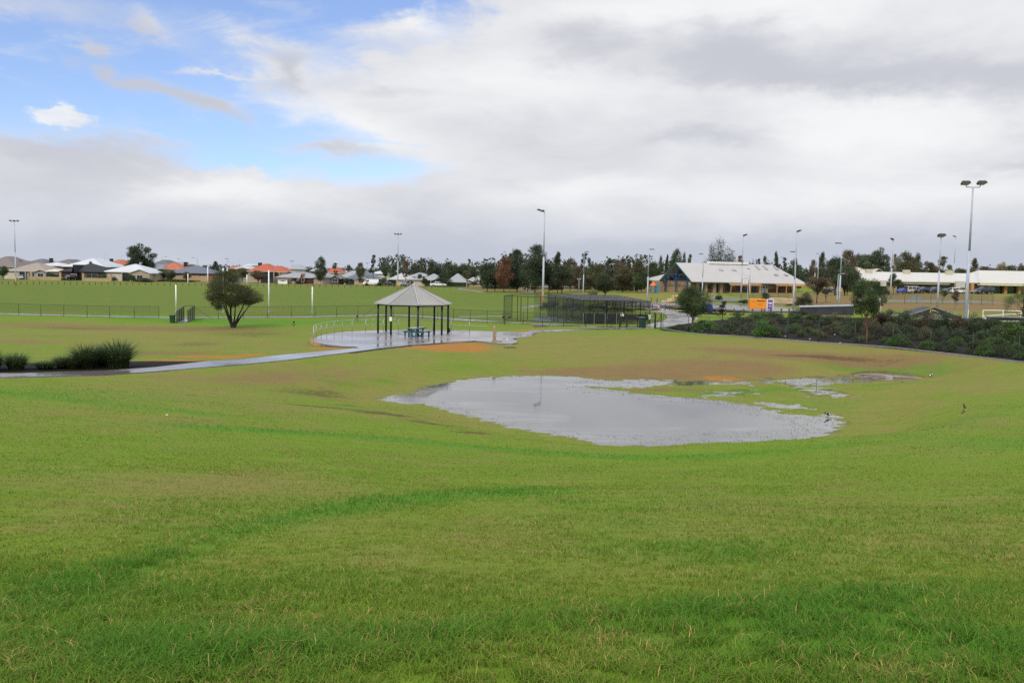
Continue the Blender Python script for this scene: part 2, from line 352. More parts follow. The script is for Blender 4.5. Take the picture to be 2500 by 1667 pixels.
# ------------------------------------------------------------------ materials
def mat(name, c, rough=.7, var=.12, scale=3.0, metal=0, bump=0, c2=None, spec=.4, coat=0):
    m = bpy.data.materials.new(name); m.use_nodes = True; g = NT(m.node_tree); b = g.n['Principled BSDF']
    t = g.new('ShaderNodeTexCoord'); n = g.noise(t.outputs['Object'], scale, 5, .6)
    lo = tuple(max(0, v*(1-var)) for v in c); hi = tuple(min(1, v*(1+var)) for v in (c2 or c))
    f = g.sm(n.outputs[0], .3, .7)
    g.l.new(g.mix(f, c4(lo), c4(hi)), b.inputs['Base Color'])
    b.inputs['Roughness'].default_value = rough; b.inputs['Metallic'].default_value = metal
    b.inputs['Specular IOR Level'].default_value = spec; b.inputs['Coat Weight'].default_value = coat
    if bump:
        bn = g.new('ShaderNodeBump'); bn.inputs['Strength'].default_value = bump; bn.inputs['Distance'].default_value = .02
        g.l.new(g.noise(t.outputs['Object'], scale*8, 4).outputs[0], bn.inputs['Height']); g.l.new(bn.outputs[0], b.inputs['Normal'])
    return m
def stripes(name, c, period, axis='X', dark=.6, rough=.5, metal=0, var=.08, frac=.25):
    """ribbed / coursed material: darker joint lines every period metres along an object axis"""
    m = mat(name, c, rough, var, 1.2, metal); g = NT(m.node_tree); b = g.n['Principled BSDF']
    src = b.inputs['Base Color'].links[0].from_socket
    t = g.new('ShaderNodeTexCoord'); s = g.new('ShaderNodeSeparateXYZ'); g.l.new(t.outputs['Object'], s.inputs[0])
    p = g.m('PINGPONG', s.outputs['XYZ'.index(axis)], period/2)
    f = g.sm(p, 0, period/2*frac*2)
    g.l.new(g.mix(f, c4(tuple(v*dark for v in c)), src), b.inputs['Base Color'])
    return m
def mesh_mat(name, c, cell=.05, wire=.12, diamond=True, extra=0):
    """chain link: wires where two sets of parallel lines pass, open air between"""
    m = bpy.data.materials.new(name); m.use_nodes = True; g = NT(m.node_tree); b = g.n['Principled BSDF']
    b.inputs['Base Color'].default_value = c4(c); b.inputs['Roughness'].default_value = .5
    t = g.new('ShaderNodeTexCoord'); s = g.new('ShaderNodeSeparateXYZ'); g.l.new(t.outputs['UV'], s.inputs[0])
    u, v = s.outputs[0], s.outputs[1]
    if diamond: u, v = g.m('ADD', u, v), g.m('SUBTRACT', u, v)
    a = g.m('LESS_THAN', g.m('PINGPONG', u, cell/2), cell*wire/2); d = g.m('LESS_THAN', g.m('PINGPONG', v, cell/2), cell*wire/2)
    f = g.m('MAXIMUM', a, d)
    tr = g.new('ShaderNodeBsdfTransparent'); mx = g.new('ShaderNodeMixShader')
    g.l.new(f, mx.inputs[0]); g.l.new(tr.outputs[0], mx.inputs[1]); g.l.new(b.outputs[0], mx.inputs[2])
    g.l.new(mx.outputs[0], g.n['Material Output'].inputs[0])
    return m
def sheet(name, corners_list, m, parent=None):
    """thin mesh sheets: list of 4-corner panels (bottom a, bottom b, top b, top a) with metric UVs"""
    v = []; f = []; uv = []; d = 0
    for a, b, c, e in corners_list:
        a, b, c, e = map(Vector, (a, b, c, e)); L = (b-a).length; o = len(v); v += [a, b, c, e]; f.append((o, o+1, o+2, o+3))
        uv += [(d, 0), (d+L, 0), (d+L, (c-b).length), (d, (e-a).length)]; d += L
    me = bpy.data.meshes.new(name); me.from_pydata([tuple(x) for x in v], [], f); l = me.uv_layers.new(name='uv')
    for i, t in enumerate(uv): l.data[i].uv = t
    me.materials.append(m); return obj(name, me, parent)

M = {}
# ------------------------------------------------------------------ ground
GRASS_A = (.120, .195, .014); GRASS_B = (.176, .172, .042); LUSH = (.072, .185, .012); BROWN = (.180, .112, .055); SAND = (.36, .160, .038); MUD = (.070, .050, .024); MULCH = (.016, .014, .013)
def world_blob(px, py, rx, ry):
    p = G(px, py); k = K(p); d = max(CAMZ-p[2], .8)
    return p[0], p[1], rx/k, ry*p[1]**2/(F*d)
# (channel, px, py, rx, ry, weight): 0 brown, 1 sand, 2 lush, 3 mud, 4 yellow-dry
PAINT = [(1, 1085, 846, 105, 8, 1.5), (1, 1110, 842, 60, 6, 1.0), (1, 520, 871, 85, 4, 1.5), (1, 420, 880, 90, 2.0, 1.3), (1, 620, 865, 40, 3, 1.1), (1, 1765, 926, 40, 5, 1.5), (1, 820, 849, 55, 4, 1.5), (1, 1300, 806, 40, 3, .8),
         (0, 1950, 868, 120, 3.5, 1.5), (0, 2050, 878, 130, 3.5, 1.6), (0, 2180, 888, 120, 3.5, 1.5), (0, 1830, 858, 90, 3, 1.3), (3, 1950, 868, 120, 2.2, .5), (3, 2060, 877, 130, 2.2, .5), (3, 2170, 886, 100, 2.2, .45), (0, 1740, 852, 70, 3, .7), (0, 2320, 905, 160, 8, .45), (0, 1700, 900, 200, 16, 1.15), (0, 1540, 915, 150, 9, 1.3), (0, 1400, 908, 150, 8, 1.0), (0, 1830, 897, 100, 8, 1.0),
         (0, 1600, 951, 90, 6, 1.1), (0, 1710, 953, 60, 4, .8), (0, 1900, 957, 60, 4, .6), (0, 2170, 1005, 70, 8, .4), (3, 1970, 938, 40, 3, .6), (3, 2150, 914, 60, 4, .5),
         (0, 800, 912, 190, 22, .65), (3, 700, 955, 120, 16, .42), (3, 820, 965, 90, 18, .40), (0, 640, 920, 100, 14, .5), (3, 950, 1010, 110, 5, .8), (3, 1060, 1035, 90, 5, .9), (3, 1150, 1055, 60, 5, .7), (3, 850, 990, 80, 5, .6),
         (0, 560, 930, 200, 16, .5), (0, 470, 975, 90, 8, .35), (3, 470, 965, 30, 5, .6), (0, 300, 920, 140, 8, .3), (4, 650, 1000, 260, 20, .5), (4, 480, 960, 220, 18, .5),
         (0, 60, 790, 180, 8, .8), (0, 300, 802, 280, 7, 1.1), (3, 180, 802, 160, 4, .5), (0, 560, 806, 220, 7, .8), (0, 400, 862, 160, 8, 1.2), (0, 60, 835, 150, 10, .7), (3, 480, 840, 90, 12, .5), (3, 620, 815, 150, 10, .5), (0, 60, 768, 80, 3, .9),
         (0, 900, 820, 150, 6, .7), (0, 1100, 798, 180, 5, .6), (0, 1300, 800, 140, 4, .5), (0, 1010, 756, 260, 5, .45), (0, 620, 758, 130, 7, .75), (0, 640, 741, 40, 3, .6), (0, 960, 735, 120, 4, .5), (0, 1150, 752, 100, 4, .4), (0, 1380, 765, 60, 4, .8),
         (2, 530, 783, 160, 6, 1.1), (2, 330, 778, 80, 4, .7), (2, 700, 790, 160, 8, .7), (2, 870, 785, 100, 6, .6), (2, 120, 819, 120, 4, .5), (2, 2330, 912, 90, 10, .0), (2, 2250, 905, 100, 9, 1.1), (2, 2080, 900, 100, 6, .8), (2, 2200, 935, 150, 8, .6), (2, 1900, 950, 100, 6, .7), (2, 1760, 958, 160, 8, .7), (2, 2000, 990, 120, 20, .5),
         (2, 2450, 1080, 200, 40, .6), (2, 830, 935, 60, 4, .8), (2, 930, 930, 50, 3, .8), (2, 1150, 900, 120, 8, .4), (2, 1750, 1340, 500, 60, .35), (2, 2000, 1560, 700, 160, .5), (2, 500, 1600, 400, 120, .5),
         (4, 1300, 860, 900, 42, .8), (4, 2150, 880, 500, 40, .8), (4, 250, 815, 500, 30, .7), (4, 650, 925, 420, 34, .8), (4, 1050, 1020, 300, 26, .5), (4, 500, 1030, 300, 14, .5), (2, 1500, 1480, 1500, 300, .28), (2, 200, 960, 420, 30, .5), (4, 600, 1190, 380, 60, .6), (0, 330, 1140, 90, 14, .5), (0, 250, 1230, 200, 30, .25), (0, 1440, 1233, 70, 6, .7), (0, 2300, 1290, 160, 18, .3), (4, 1050, 1120, 420, 26, .5), (4, 2150, 1000, 260, 50, .4), (4, 2000, 870, 330, 16, .6), (4, 1600, 840, 300, 16, .6), (4, 2420, 950, 140, 30, .5),
         (4, 1640, 760, 120, 12, .5), (4, 1560, 720, 200, 14, .8), (0, 1290, 708, 160, 7, 1.0), (0, 1210, 707, 90, 4, .8), (4, 2300, 735, 300, 16, 1.2), (0, 2300, 738, 340, 24, 2.2), (0, 2250, 722, 200, 6, 1.2), (0, 2100, 745, 120, 10, .9), (4, 2450, 722, 120, 10, 1), (0, 2150, 748, 120, 10, .5), (0, 60, 689, 500, 3, .9), (0, 500, 690, 420, 3, .8), (0, 900, 699, 300, 3, .5), (1, 1340, 706, 90, 3, .6)]
def stroke_(ch, pts, rx, ry, w, n=14):
    L = np.r_[0, np.cumsum([math.hypot(q[0]-p[0], q[1]-p[1]) for p, q in zip(pts[:-1], pts[1:])])]
    for s in np.linspace(0, L[-1], n): PAINT.append((ch, float(np.interp(s, L, [p[0] for p in pts])), float(np.interp(s, L, [p[1] for p in pts])), rx, ry, w))
stroke_(0, [(1965, 770), (2045, 769)], 25, 3, 1.6, 4)
stroke_(0, [(2380, 806), (2480, 800)], 30, 3, 1.6, 4)
stroke_(2, [(60, 1490), (300, 1390), (500, 1322), (700, 1268), (900, 1228), (1100, 1207), (1320, 1198)], 110, 34, .95, 15)
stroke_(2, [(1000, 1560), (1500, 1500), (2300, 1450)], 200, 50, .4, 8)
stroke_(4, [(80, 1290), (400, 1200), (700, 1160)], 160, 26, .5, 7)
stroke_(0, [(60, 1310), (300, 1230), (560, 1160)], 120, 20, .22, 7)
stroke_(2, [(0, 958), (250, 985), (520, 1012)], 110, 8, .5, 6)
stroke_(2, [(450, 1040), (900, 1066), (1200, 1094), (1500, 1118), (1800, 1112), (2100, 1078), (2300, 1040), (2500, 990)], 130, 13, .5, 20)
stroke_(2, [(1400, 1230), (1700, 1330), (2000, 1400), (2400, 1560)], 150, 40, .35, 8)
stroke_(4, [(300, 965), (650, 985), (1000, 1025), (1250, 1068)], 120, 9, .4, 8)
stroke_(3, [(690, 985), (900, 1003), (1080, 1040), (1250, 1072)], 60, 2.5, .45, 10)
_BL = [(c, *world_blob(px, py, rx, ry), w) for c, px, py, rx, ry, w in PAINT]
MULCH_POLY = np.array([G(px, py)[:2] for px, py in [(1612, 806), (1680, 813), (1760, 818), (1850, 825), (1950, 832), (2087, 842), (2200, 853), (2350, 868), (2480, 882), (2560, 892)]] +
                      [base_at(px, D)[:2] for px, D in [(2680, 68), (2620, 92), (2400, 94), (2200, 95), (2000, 96), (1900, 98), (1820, 101), (1750, 99), (1690, 94), (1640, 90)]])
BED_POLY = polyz([(-60, 912), (0, 908), (120, 906), (250, 902), (380, 893), (500, 879), (470, 880), (380, 878), (280, 880), (150, 884), (0, 886), (-60, 888)], .6)
def masks(x, y):
    c = np.zeros((len(x), 5))
    for ch, bx, by, rx, ry, w in _BL:
        c[:, ch] += (w*.62 if ch == 0 else w)*np.exp(-((x-bx)/rx)**2-((y-by)/ry)**2)
    # shore: dark wet rim, brown where the water has been
    sdp = ponddist(x, y); c[:, 3] += .45*np.exp(-((sdp-.0)/.5)**2); c[:, 4] += .25*np.exp(-(sdp/2.5)**2)
    # oval: even mown green
    c[:, 3] = np.maximum(c[:, 3], 1.3*sstep(.6, -.3, near(BED_POLY, x, y)))
    mul = np.maximum(sstep(.35, -.15, near(MULCH_POLY, x, y)), sstep(.25, -.1, near(BED_POLY, x, y)))
    return np.clip(c, 0, 2), mul
def ground_mat():
    m = bpy.data.materials.new('ground'); m.use_nodes = True; g = NT(m.node_tree); b = g.n['Principled BSDF']
    a1 = g.new('ShaderNodeVertexColor', layer_name='m1'); a2 = g.new('ShaderNodeVertexColor', layer_name='m2')
    s1 = g.new('ShaderNodeSeparateColor'); g.l.new(a1.outputs[0], s1.inputs[0]); s2 = g.new('ShaderNodeSeparateColor'); g.l.new(a2.outputs[0], s2.inputs[0])
    tc = g.new('ShaderNodeTexCoord'); P = tc.outputs['Object']
    nb = g.noise(P, .09, 5, .6).outputs[0]; nm = g.noise(P, .75, 6, .65).outputs[0]; nf = g.noise(P, 5, 6, .7).outputs[0]; mp = g.new('ShaderNodeMapping'); mp.inputs['Scale'].default_value = (.55, 2.2, 1); g.l.new(P, mp.inputs[0]); ns = g.noise(mp.outputs[0], .9, 6, .7).outputs[0]; nh = g.noise(P, 34, 4, .7).outputs[0]
    def thr(mask, n, sharp=.35, amp=.9):
        return g.sm(g.m('ADD', mask, g.m('MULTIPLY', g.m('SUBTRACT', n, .5), amp)), .5-sharp, .5+sharp)
    t = g.m('ADD', g.m('MULTIPLY', g.m('SUBTRACT', nb, .5), 1.9), g.m('ADD', g.m('MULTIPLY', g.m('SUBTRACT', g.m('MULTIPLY', g.m('ADD', nm, ns), .5), .5), 2.2), g.m('MULTIPLY', s2.outputs[1], .7)))
    c = g.mix(g.sm(t, -.25, .75), c4(GRASS_A), c4(GRASS_B))
    c = g.mix(g.m('MULTIPLY', thr(s1.outputs[2], nm, .5, .7), .85), c, c4(LUSH))
    # scattered worn spots
    c = g.mix(g.m('MULTIPLY', g.sm(g.m('ADD', g.m('MULTIPLY', nf, .6), g.m('MULTIPLY', nm, .5)), .60, .72), .55), c, c4(BROWN))
    c = g.mix(g.m('MULTIPLY', thr(g.m('ADD', s1.outputs[0], g.m('MULTIPLY', s2.outputs[1], .14)), g.m('ADD', g.m('MULTIPLY', nf, .25), g.m('MULTIPLY', g.m('ADD', nm, ns), .375)), .34, 2.6), .8), c, c4(BROWN))
    c = g.mix(g.m('MULTIPLY', thr(s2.outputs[0], g.m('MULTIPLY', g.m('ADD', nf, ns), .5), .20, 2.6), .75), c, c4(MUD))
    c = g.mix(g.m('MULTIPLY', thr(s1.outputs[1], g.m('MULTIPLY', g.m('ADD', nf, ns), .5), .25, 1.8), .9), c, g.mix(nf, c4(tuple(v*.75 for v in SAND)), c4(SAND)))
    a3 = g.new('ShaderNodeVertexColor', layer_name='m3'); s3 = g.new('ShaderNodeSeparateColor'); g.l.new(a3.outputs[0], s3.inputs[0]); c = g.mix(g.m('MULTIPLY', s3.outputs[0], .6), c, g.mix(nm, (.066, .112, .018, 1), (.110, .125, .028, 1)))
    mulc = g.mix(g.sm(nh, .55, .75), c4(MULCH), (.07, .05, .04, 1))
    c = g.mix(s2.outputs[2], c, mulc)
    # blade-scale light and dark
    ff = g.m('ADD', .62, g.m('MULTIPLY', g.m('ADD', g.m('MULTIPLY', nh, .5), g.m('MULTIPLY', nf, .5)), .76))
    ff = g.m('MULTIPLY', ff, g.m('ADD', .80, g.m('MULTIPLY', ns, .40))); v = g.new('ShaderNodeVectorMath', operation='SCALE'); g.l.new(c, v.inputs[0]); g.l.new(ff, v.inputs['Scale'])
    g.l.new(v.outputs[0], b.inputs['Base Color'])
    b.inputs['Roughness'].default_value = .95; b.inputs['Specular IOR Level'].default_value = .12
    bn = g.new('ShaderNodeBump'); bn.inputs['Strength'].default_value = .55; bn.inputs['Distance'].default_value = .05
    g.l.new(g.m('ADD', nf, g.m('MULTIPLY', nh, .5)), bn.inputs['Height']); g.l.new(bn.outputs[0], b.inputs['Normal'])
    return m
def graded(segs):
    out = []
    for a, b, st in segs: out += list(np.arange(a, b, st))
    out.append(segs[-1][1]); return np.array(out)
ys = graded([(-60, -4, 4), (-4, 3, .6), (3, 33, .22), (33, 64, .13), (64, 92, .3), (92, 150, .8), (150, 320, 2.2), (320, 480, 5)])
ys = np.r_[ys, 480*np.exp(np.linspace(.03, math.log(9000/480), 40))]
xp = np.r_[np.arange(0, 26, .26), np.arange(26, 44, .36), np.arange(44, 90, 1.1), np.arange(90, 330, 4), 330*np.exp(np.linspace(.03, math.log(7000/330), 30))]
xs = np.r_[-xp[:0:-1], xp]
XX, YY = np.meshgrid(xs, ys); fx, fy = XX.ravel(), YY.ravel(); ZZ = T(fx, fy)
_c, _m = masks(fx, fy)
_ov = sstep(104, 122, fy+.10*np.abs(fx+50))*sstep(25, 5, fx)*np.clip(1-_c[:, 0], 0, 1)
nx, ny = len(xs), len(ys); ii = (np.arange(ny-1)[:, None]*nx+np.arange(nx-1)).ravel()
M['ground'] = ground_mat()
gm = nmesh('ground', np.c_[fx, fy, ZZ], np.c_[ii, ii+1, ii+1+nx, ii+nx], M['ground'], {'m1': np.c_[_c[:, 0], _c[:, 1], _c[:, 2]], 'm2': np.c_[_c[:, 3], _c[:, 4], _m], 'm3': np.c_[_ov, _ov, _ov]}, smooth=True)
tag(obj('ground', gm), 'grassy park ground with worn brown patches and a shallow basin', kind='structure')

# water
def water_mat():
    m = bpy.data.materials.new('water'); m.use_nodes = True; g = NT(m.node_tree); b = g.n['Principled BSDF']
    P = g.new('ShaderNodeTexCoord').outputs['Object']
    b.inputs['Base Color'].default_value = (.105, .105, .105, 1); b.inputs['Roughness'].default_value = .03; b.inputs['IOR'].default_value = 1.33; b.inputs['Specular IOR Level'].default_value = .56
    mp = g.new('ShaderNodeMapping'); mp.inputs['Scale'].default_value = (.28, 1.0, 1); mp.inputs['Rotation'].default_value = (0, 0, .25); g.l.new(P, mp.inputs[0])
    patch = g.sm(g.noise(mp.outputs[0], .16, 4, .6, 1.2).outputs[0], .47, .58)
    n = g.noise(P, 9, 3, .6).outputs[0]; n2 = g.noise(P, 1.6, 3).outputs[0]
    mp2 = g.new('ShaderNodeMapping'); mp2.inputs['Scale'].default_value = (.12, .9, 1); mp2.inputs['Rotation'].default_value = (0, 0, -.2); g.l.new(P, mp2.inputs[0]); st = g.noise(mp2.outputs[0], .5, 7, .65, 2.0).outputs[0]; film = g.sm(g.m('ABSOLUTE', g.m('SUBTRACT', st, .5)), .03, .0)
    g.l.new(g.mix(g.m('ADD', g.m('MULTIPLY', film, g.m('MULTIPLY', patch, .5)), g.m('MULTIPLY', patch, .12)), (.085, .087, .09, 1), (.24, .24, .245, 1)), b.inputs['Base Color']); g.l.new(g.m('ADD', .015, g.m('MULTIPLY', patch, .04)), b.inputs['Roughness'])
    h = g.m('ADD', g.m('MULTIPLY', n, g.m('ADD', .10, g.m('MULTIPLY', patch, .9))), g.m('MULTIPLY', n2, .35))
    bn = g.new('ShaderNodeBump'); bn.inputs['Strength'].default_value = .16; bn.inputs['Distance'].default_value = .012
    g.l.new(h, bn.inputs['Height']); g.l.new(bn.outputs[0], b.inputs['Normal'])
    return m
M['water'] = water_mat()
wb = MB()
for P in POND:
    x0, x1, y0, y1 = P[:, 0].min()-2.5, P[:, 0].max()+2.5, P[:, 1].min()-2.5, P[:, 1].max()+2.5
    if P is POND[0]: bx = [x0, x1, y0, y1]
    else: bx = [min(bx[0], x0), max(bx[1], x1), min(bx[2], y0), max(bx[3], y1)]
wb.add([(bx[0], bx[2], WL), (bx[1], bx[2], WL), (bx[1], bx[3], WL), (bx[0], bx[3], WL)], [(0, 1, 2, 3)])
tag(wb.build('water', M['water']), 'large rain puddle flooding the grass basin, mirroring the cloudy sky', kind='structure')

# concrete
def wet_concrete(name, c=(.25, .235, .235), wet=.5):
    m = bpy.data.materials.new(name); m.use_nodes = True; g = NT(m.node_tree); b = g.n['Principled BSDF']
    P = g.new('ShaderNodeTexCoord').outputs['Object']
    n = g.noise(P, .3, 5, .6, .5).outputs[0]; n2 = g.noise(P, 9, 5, .6).outputs[0]
    w = g.sm(n, wet-.16, wet+.10)
    col_ = g.mix(g.m('MULTIPLY', n2, .6), c4(tuple(v*1.15 for v in c)), c4(tuple(v*.75 for v in c)))
    sx = g.new('ShaderNodeSeparateXYZ'); g.l.new(P, sx.inputs[0]); jt = g.m('MINIMUM', g.m('PINGPONG', g.m('ADD', sx.outputs[0], g.m('MULTIPLY', sx.outputs[1], .97)), 1.5), g.m('PINGPONG', g.m('SUBTRACT', sx.outputs[0], g.m('MULTIPLY', sx.outputs[1], .97)), 2.1)); col_ = g.mix(g.sm(jt, .05, .0), col_, c4(tuple(v*.4 for v in c)))
    g.l.new(g.mix(w, col_, c4(tuple(v*.55 for v in c))), b.inputs['Base Color'])
    g.l.new(g.m('SUBTRACT', .42, g.m('MULTIPLY', w, .30)), b.inputs['Roughness']); b.inputs['Specular IOR Level'].default_value = .4
    bn = g.new('ShaderNodeBump'); bn.inputs['Distance'].default_value = .01; g.l.new(g.m('SUBTRACT', .05, g.m('MULTIPLY', w, .05)), bn.inputs['Strength']); g.l.new(n2, bn.inputs['Height']); g.l.new(bn.outputs[0], b.inputs['Normal'])
    return m
M['concrete'] = wet_concrete('wet_concrete'); M['asphalt'] = wet_concrete('wet_asphalt', (.16, .165, .19), .45); M['brickpave'] = wet_concrete('brick_paving', (.25, .15, .11), .62)
o = MB().prism(DECK, .05, PATHZ).build('pavilion_floor', M['concrete']); tag(o, 'wet concrete apron spreading round the shelter, edged by a low orange retaining wall', 'concrete apron', kind='structure')
o = MB().prism(PATH1, .35, PATHZ+.004).build('path', M['concrete']); tag(o, kind='structure')
def ribbon(name, pts, w, m, off=.03, label=None, kind='structure', n=60, thick=.25):
    """strip draped on the ground through world points; w width or list"""
    pts = [np.asarray(p[:2], float) for p in pts]; L = np.r_[0, np.cumsum([np.hypot(*(b-a)) for a, b in zip(pts[:-1], pts[1:])])]
    s = np.linspace(0, L[-1], n); P = np.array([[np.interp(t, L, [p[i] for p in pts]) for i in (0, 1)] for t in s])
    ww = np.interp(s, L, w) if hasattr(w, '__len__') else np.full(n, w)
    d = np.gradient(P, axis=0); d /= np.hypot(d[:, 0], d[:, 1])[:, None]; nrm = np.c_[-d[:, 1], d[:, 0]]
    A = P+nrm*ww[:, None]/2; B = P-nrm*ww[:, None]/2; C = (A+B)/2
    z = np.maximum.reduce([T(A[:, 0], A[:, 1]), T(B[:, 0], B[:, 1]), T(C[:, 0], C[:, 1])])+off
    mb = MB()
    for i in range(n-1):
        q = [A[i], B[i], B[i+1], A[i+1]]; zz = [z[i], z[i], z[i+1], z[i+1]]; mb.prism(q, [t-thick for t in zz], zz)
    me = mb.mesh(name, m); o = obj(name, me); tag(o, label, kind=kind); return o
ribbon('path', [G(1290, 815), G(1340, 809.5), G(1400, 806), G(1480, 803.5), G(1560, 802)], [2.0, 2.0, 1.7, 1.6, 1.6], M['concrete'])
ribbon('path', [G(1545, 802), G(1600, 798), G(1650, 790), G(1668, 779), G(1655, 768), G(1625, 760), G(1600, 754), G(1585, 749)], [2.2, 2.6, 3.2, 3.5, 3.5, 3.5, 3.5, 4], M['concrete'])
ribbon('path', [G(-60, 763), G(0, 766.5), G(200, 771.5), G(400, 775.5), G(600, 775), G(750, 774), G(880, 771.5), G(960, 769.5), G(1000, 771), G(1100, 778.5), G(1200, 785.5), G(1300, 791), G(1360, 795), G(1560, 799)], 1.6, M['concrete'], n=120)
ribbon('path', [G(1120, 774), G(1180, 773), G(1245, 772)], 1.2, M['concrete'], n=20)
ribbon('path', [G(1275, 752), G(1290, 749), G(1325, 745)], 2.2, M['concrete'], n=16)
ribbon('path', [G(1275, 709), G(1290, 712), G(1305, 716)], 3.0, M['concrete'], n=12)
ribbon('path', [G(1120, 705), G(1150, 710), G(1180, 715)], 1.6, M['concrete'], n=12)
ribbon('car_park', [G(1480, 738), G(1560, 741), G(1650, 746), G(1750, 751), G(1850, 759), G(1935, 763)], [14, 20, 24, 22, 16, 8], M['asphalt'], off=.0, n=40)
ribbon('road', [base_at(-200, 292), base_at(200, 293), base_at(420, 300), base_at(640, 302), base_at(900, 296), base_at(1150, 292)], 5.5, M['brickpave'], n=60, off=.02)
ribbon('road', [base_at(600, 303), base_at(568, 330), base_at(552, 370), base_at(543, 430)], [11, 9, 8, 8], M['asphalt'], n=30, off=.05)
ribbon('court_surface', [base_at(2080, 176), base_at(2250, 172), base_at(2420, 170)], 16, mat('court_surface', (.15, .17, .12), .8), n=20)
ribbon('basketball_court', [base_at(1740, 190), base_at(1900, 178)], 14, mat('basketball_court', (.12, .12, .13), .6), n=20)

# orange sand-block edge of the apron
M['limestone'] = stripes('limestone', (.42, .27, .13), .2, 'Z', .6, .9, 0, .2)
edge = [p for p in polyz([(785, 839.3), (772, 837), (764.5, 834), (760.8, 830.5), (761.5, 827.5), (768, 824)], PATHZ)]
mb = MB()
for a, b in zip(edge[:-1], edge[1:]):
    d = (b-a)/np.hypot(*(b-a)); nn = np.array([d[1], -d[0]])*.16; nn = nn if (nn@(a-DECK.mean(0))) > 0 else -nn
    mb.prism([a-nn, b-nn, b+nn, a+nn], -.25, PATHZ+.008)
tag(mb.build('retaining_wall', M['limestone']), 'low orange stone retaining wall rounding the left end of the concrete apron', 'retaining wall')

# ------------------------------------------------------------------ foreground grass: real blades
def grass_blades():
    rg = np.random.default_rng(3)
    n = 700000
    u = rg.random(n)
    # even spread over the picture rows -> far ones rarer per square metre
    dist = 2.7/(1-u*(1-2.7/44)); y = dist.copy()
    x = (rg.random(n)*2-1)*(y*.70+1.3)
    # gather into clumps
    cx = fbm(x*9, y*9, 2); keep = rg.random(n) < np.clip(.70+1.5*cx+.55*fbm(x*.9, y*.9, 3), .12, 1)
    x, y = x[keep], y[keep]; kk = ponddist(x, y) > .9; x, y = x[kk], y[kk]; n = len(x); z = T(x, y)
    c, _ = masks(x, y)
    lush = np.clip(c[:, 2]+fbm(x*.5+9, y*.5, 3)*.9+.25, 0, 1.4); dry = np.clip(c[:, 0]+c[:, 4]*.4+fbm(x*2.1, y*2.1+30, 4)*1.0-.12, 0, 1)
    h = (.026+.036*lush)*(.45+1.0*rg.random(n))*(1-.45*dry); w = (.0015+.0013*rg.random(n))*(1+np.maximum(0, y-5)*.075)
    h *= 1+np.maximum(0, y-8)*.004
    a = rg.random(n)*2*PI; lean = .35+1.25*rg.random(n); la = rg.random(n)*2*PI
    # neighbours lean the same way
    la = la*.85+(fbm(x*2.2, y*2.2, 2)*4)
    ux, uy = np.cos(a)*w, np.sin(a)*w; lx, ly = np.cos(la)*lean*h, np.sin(la)*lean*h
    V = np.empty((n, 5, 3), np.float32)
    V[:, 0] = np.c_[x-ux, y-uy, z-.004]; V[:, 1] = np.c_[x+ux, y+uy, z-.004]
    V[:, 2] = np.c_[x+ux*.8+lx*.4, y+uy*.8+ly*.4, z+h*.62]; V[:, 3] = np.c_[x-ux*.8+lx*.4, y-uy*.8+ly*.4, z+h*.62]
    V[:, 4] = np.c_[x+lx*1.15, y+ly*1.15, z+h*np.clip(1.05-.22*lean, .5, 1)]
    i = np.arange(n)[:, None]*5
    tri = np.concatenate([i+[0, 1, 2], i+[0, 2, 3], i+[3, 2, 4]], 1).reshape(-1, 3)
    ca, cb, cl, cd_ = map(np.array, ((.130, .240, .020), (.225, .255, .034), (.048, .170, .014), (.44, .32, .11)))
    t = rg.random(n)[:, None]; C = ca*(1-t)+cb*t; L = np.clip(lush, 0, 1)[:, None]*.75; C = C*(1-L)+(cl*(.8+.6*t))*L
    isd = (rg.random(n) < .05+.42*dry)[:, None]; C = np.where(isd, cd_*(.5+.7*t), C)
    C = C*(.82+.36*rg.random(n))[:, None]
    m = bpy.data.materials.new('grass_blade'); m.use_nodes = True; g = NT(m.node_tree); b = g.n['Principled BSDF']
    at = g.new('ShaderNodeVertexColor', layer_name='tint'); g.l.new(at.outputs[0], b.inputs['Base Color']); b.inputs['Roughness'].default_value = .6; b.inputs['Specular IOR Level'].default_value = .12
    tl = g.new('ShaderNodeBsdfTranslucent'); g.l.new(at.outputs[0], tl.inputs[0]); mx = g.new('ShaderNodeMixShader'); mx.inputs[0].default_value = .3
    g.l.new(b.outputs[0], mx.inputs[1]); g.l.new(tl.outputs[0], mx.inputs[2]); g.l.new(mx.outputs[0], g.n['Material Output'].inputs[0])
    me = nmesh('grass', V.reshape(-1, 3), tri, m, np.repeat(C, 5, 0))
    tag(obj('grass', me), 'short green lawn blades in the foreground', kind='stuff')
grass_blades()

# ------------------------------------------------------------------ shelter (octagonal pavilion)
M['galv'] = mat('galvanised', (.42, .43, .44), .45, .12, 2, .3)
M['dark_steel'] = mat('dark_steel', (.022, .022, .024), .45, .2, 4)
M['roof_sheet'] = mat('roof_sheet', (.27, .27, .26), .5, .06, .8)
M['capping'] = mat('roof_capping', (.32, .32, .31), .4, .05, 1)
M['pole_paint'] = mat('pole_paint', (.40, .44, .50), .45, .06, 1)
M['pole_rust'] = mat('pole_base_paint', (.50, .27, .12), .7, .15, 4)
M['white'] = mat('white_paint', (.78, .78, .76), .5, .04)
M['lamp_dark'] = mat('lamp_housing', (.03, .03, .032), .5)
M['lamp_glass'] = mat('lamp_glass', (.35, .37, .4), .15, .05)
M['black'] = mat('black_plastic', (.015, .015, .016), .5)
M['wire'] = mesh_mat('chain_link', (.03, .04, .035), .06, .075)
M['fence_post'] = mat('fence_post', (.028, .04, .032), .5)

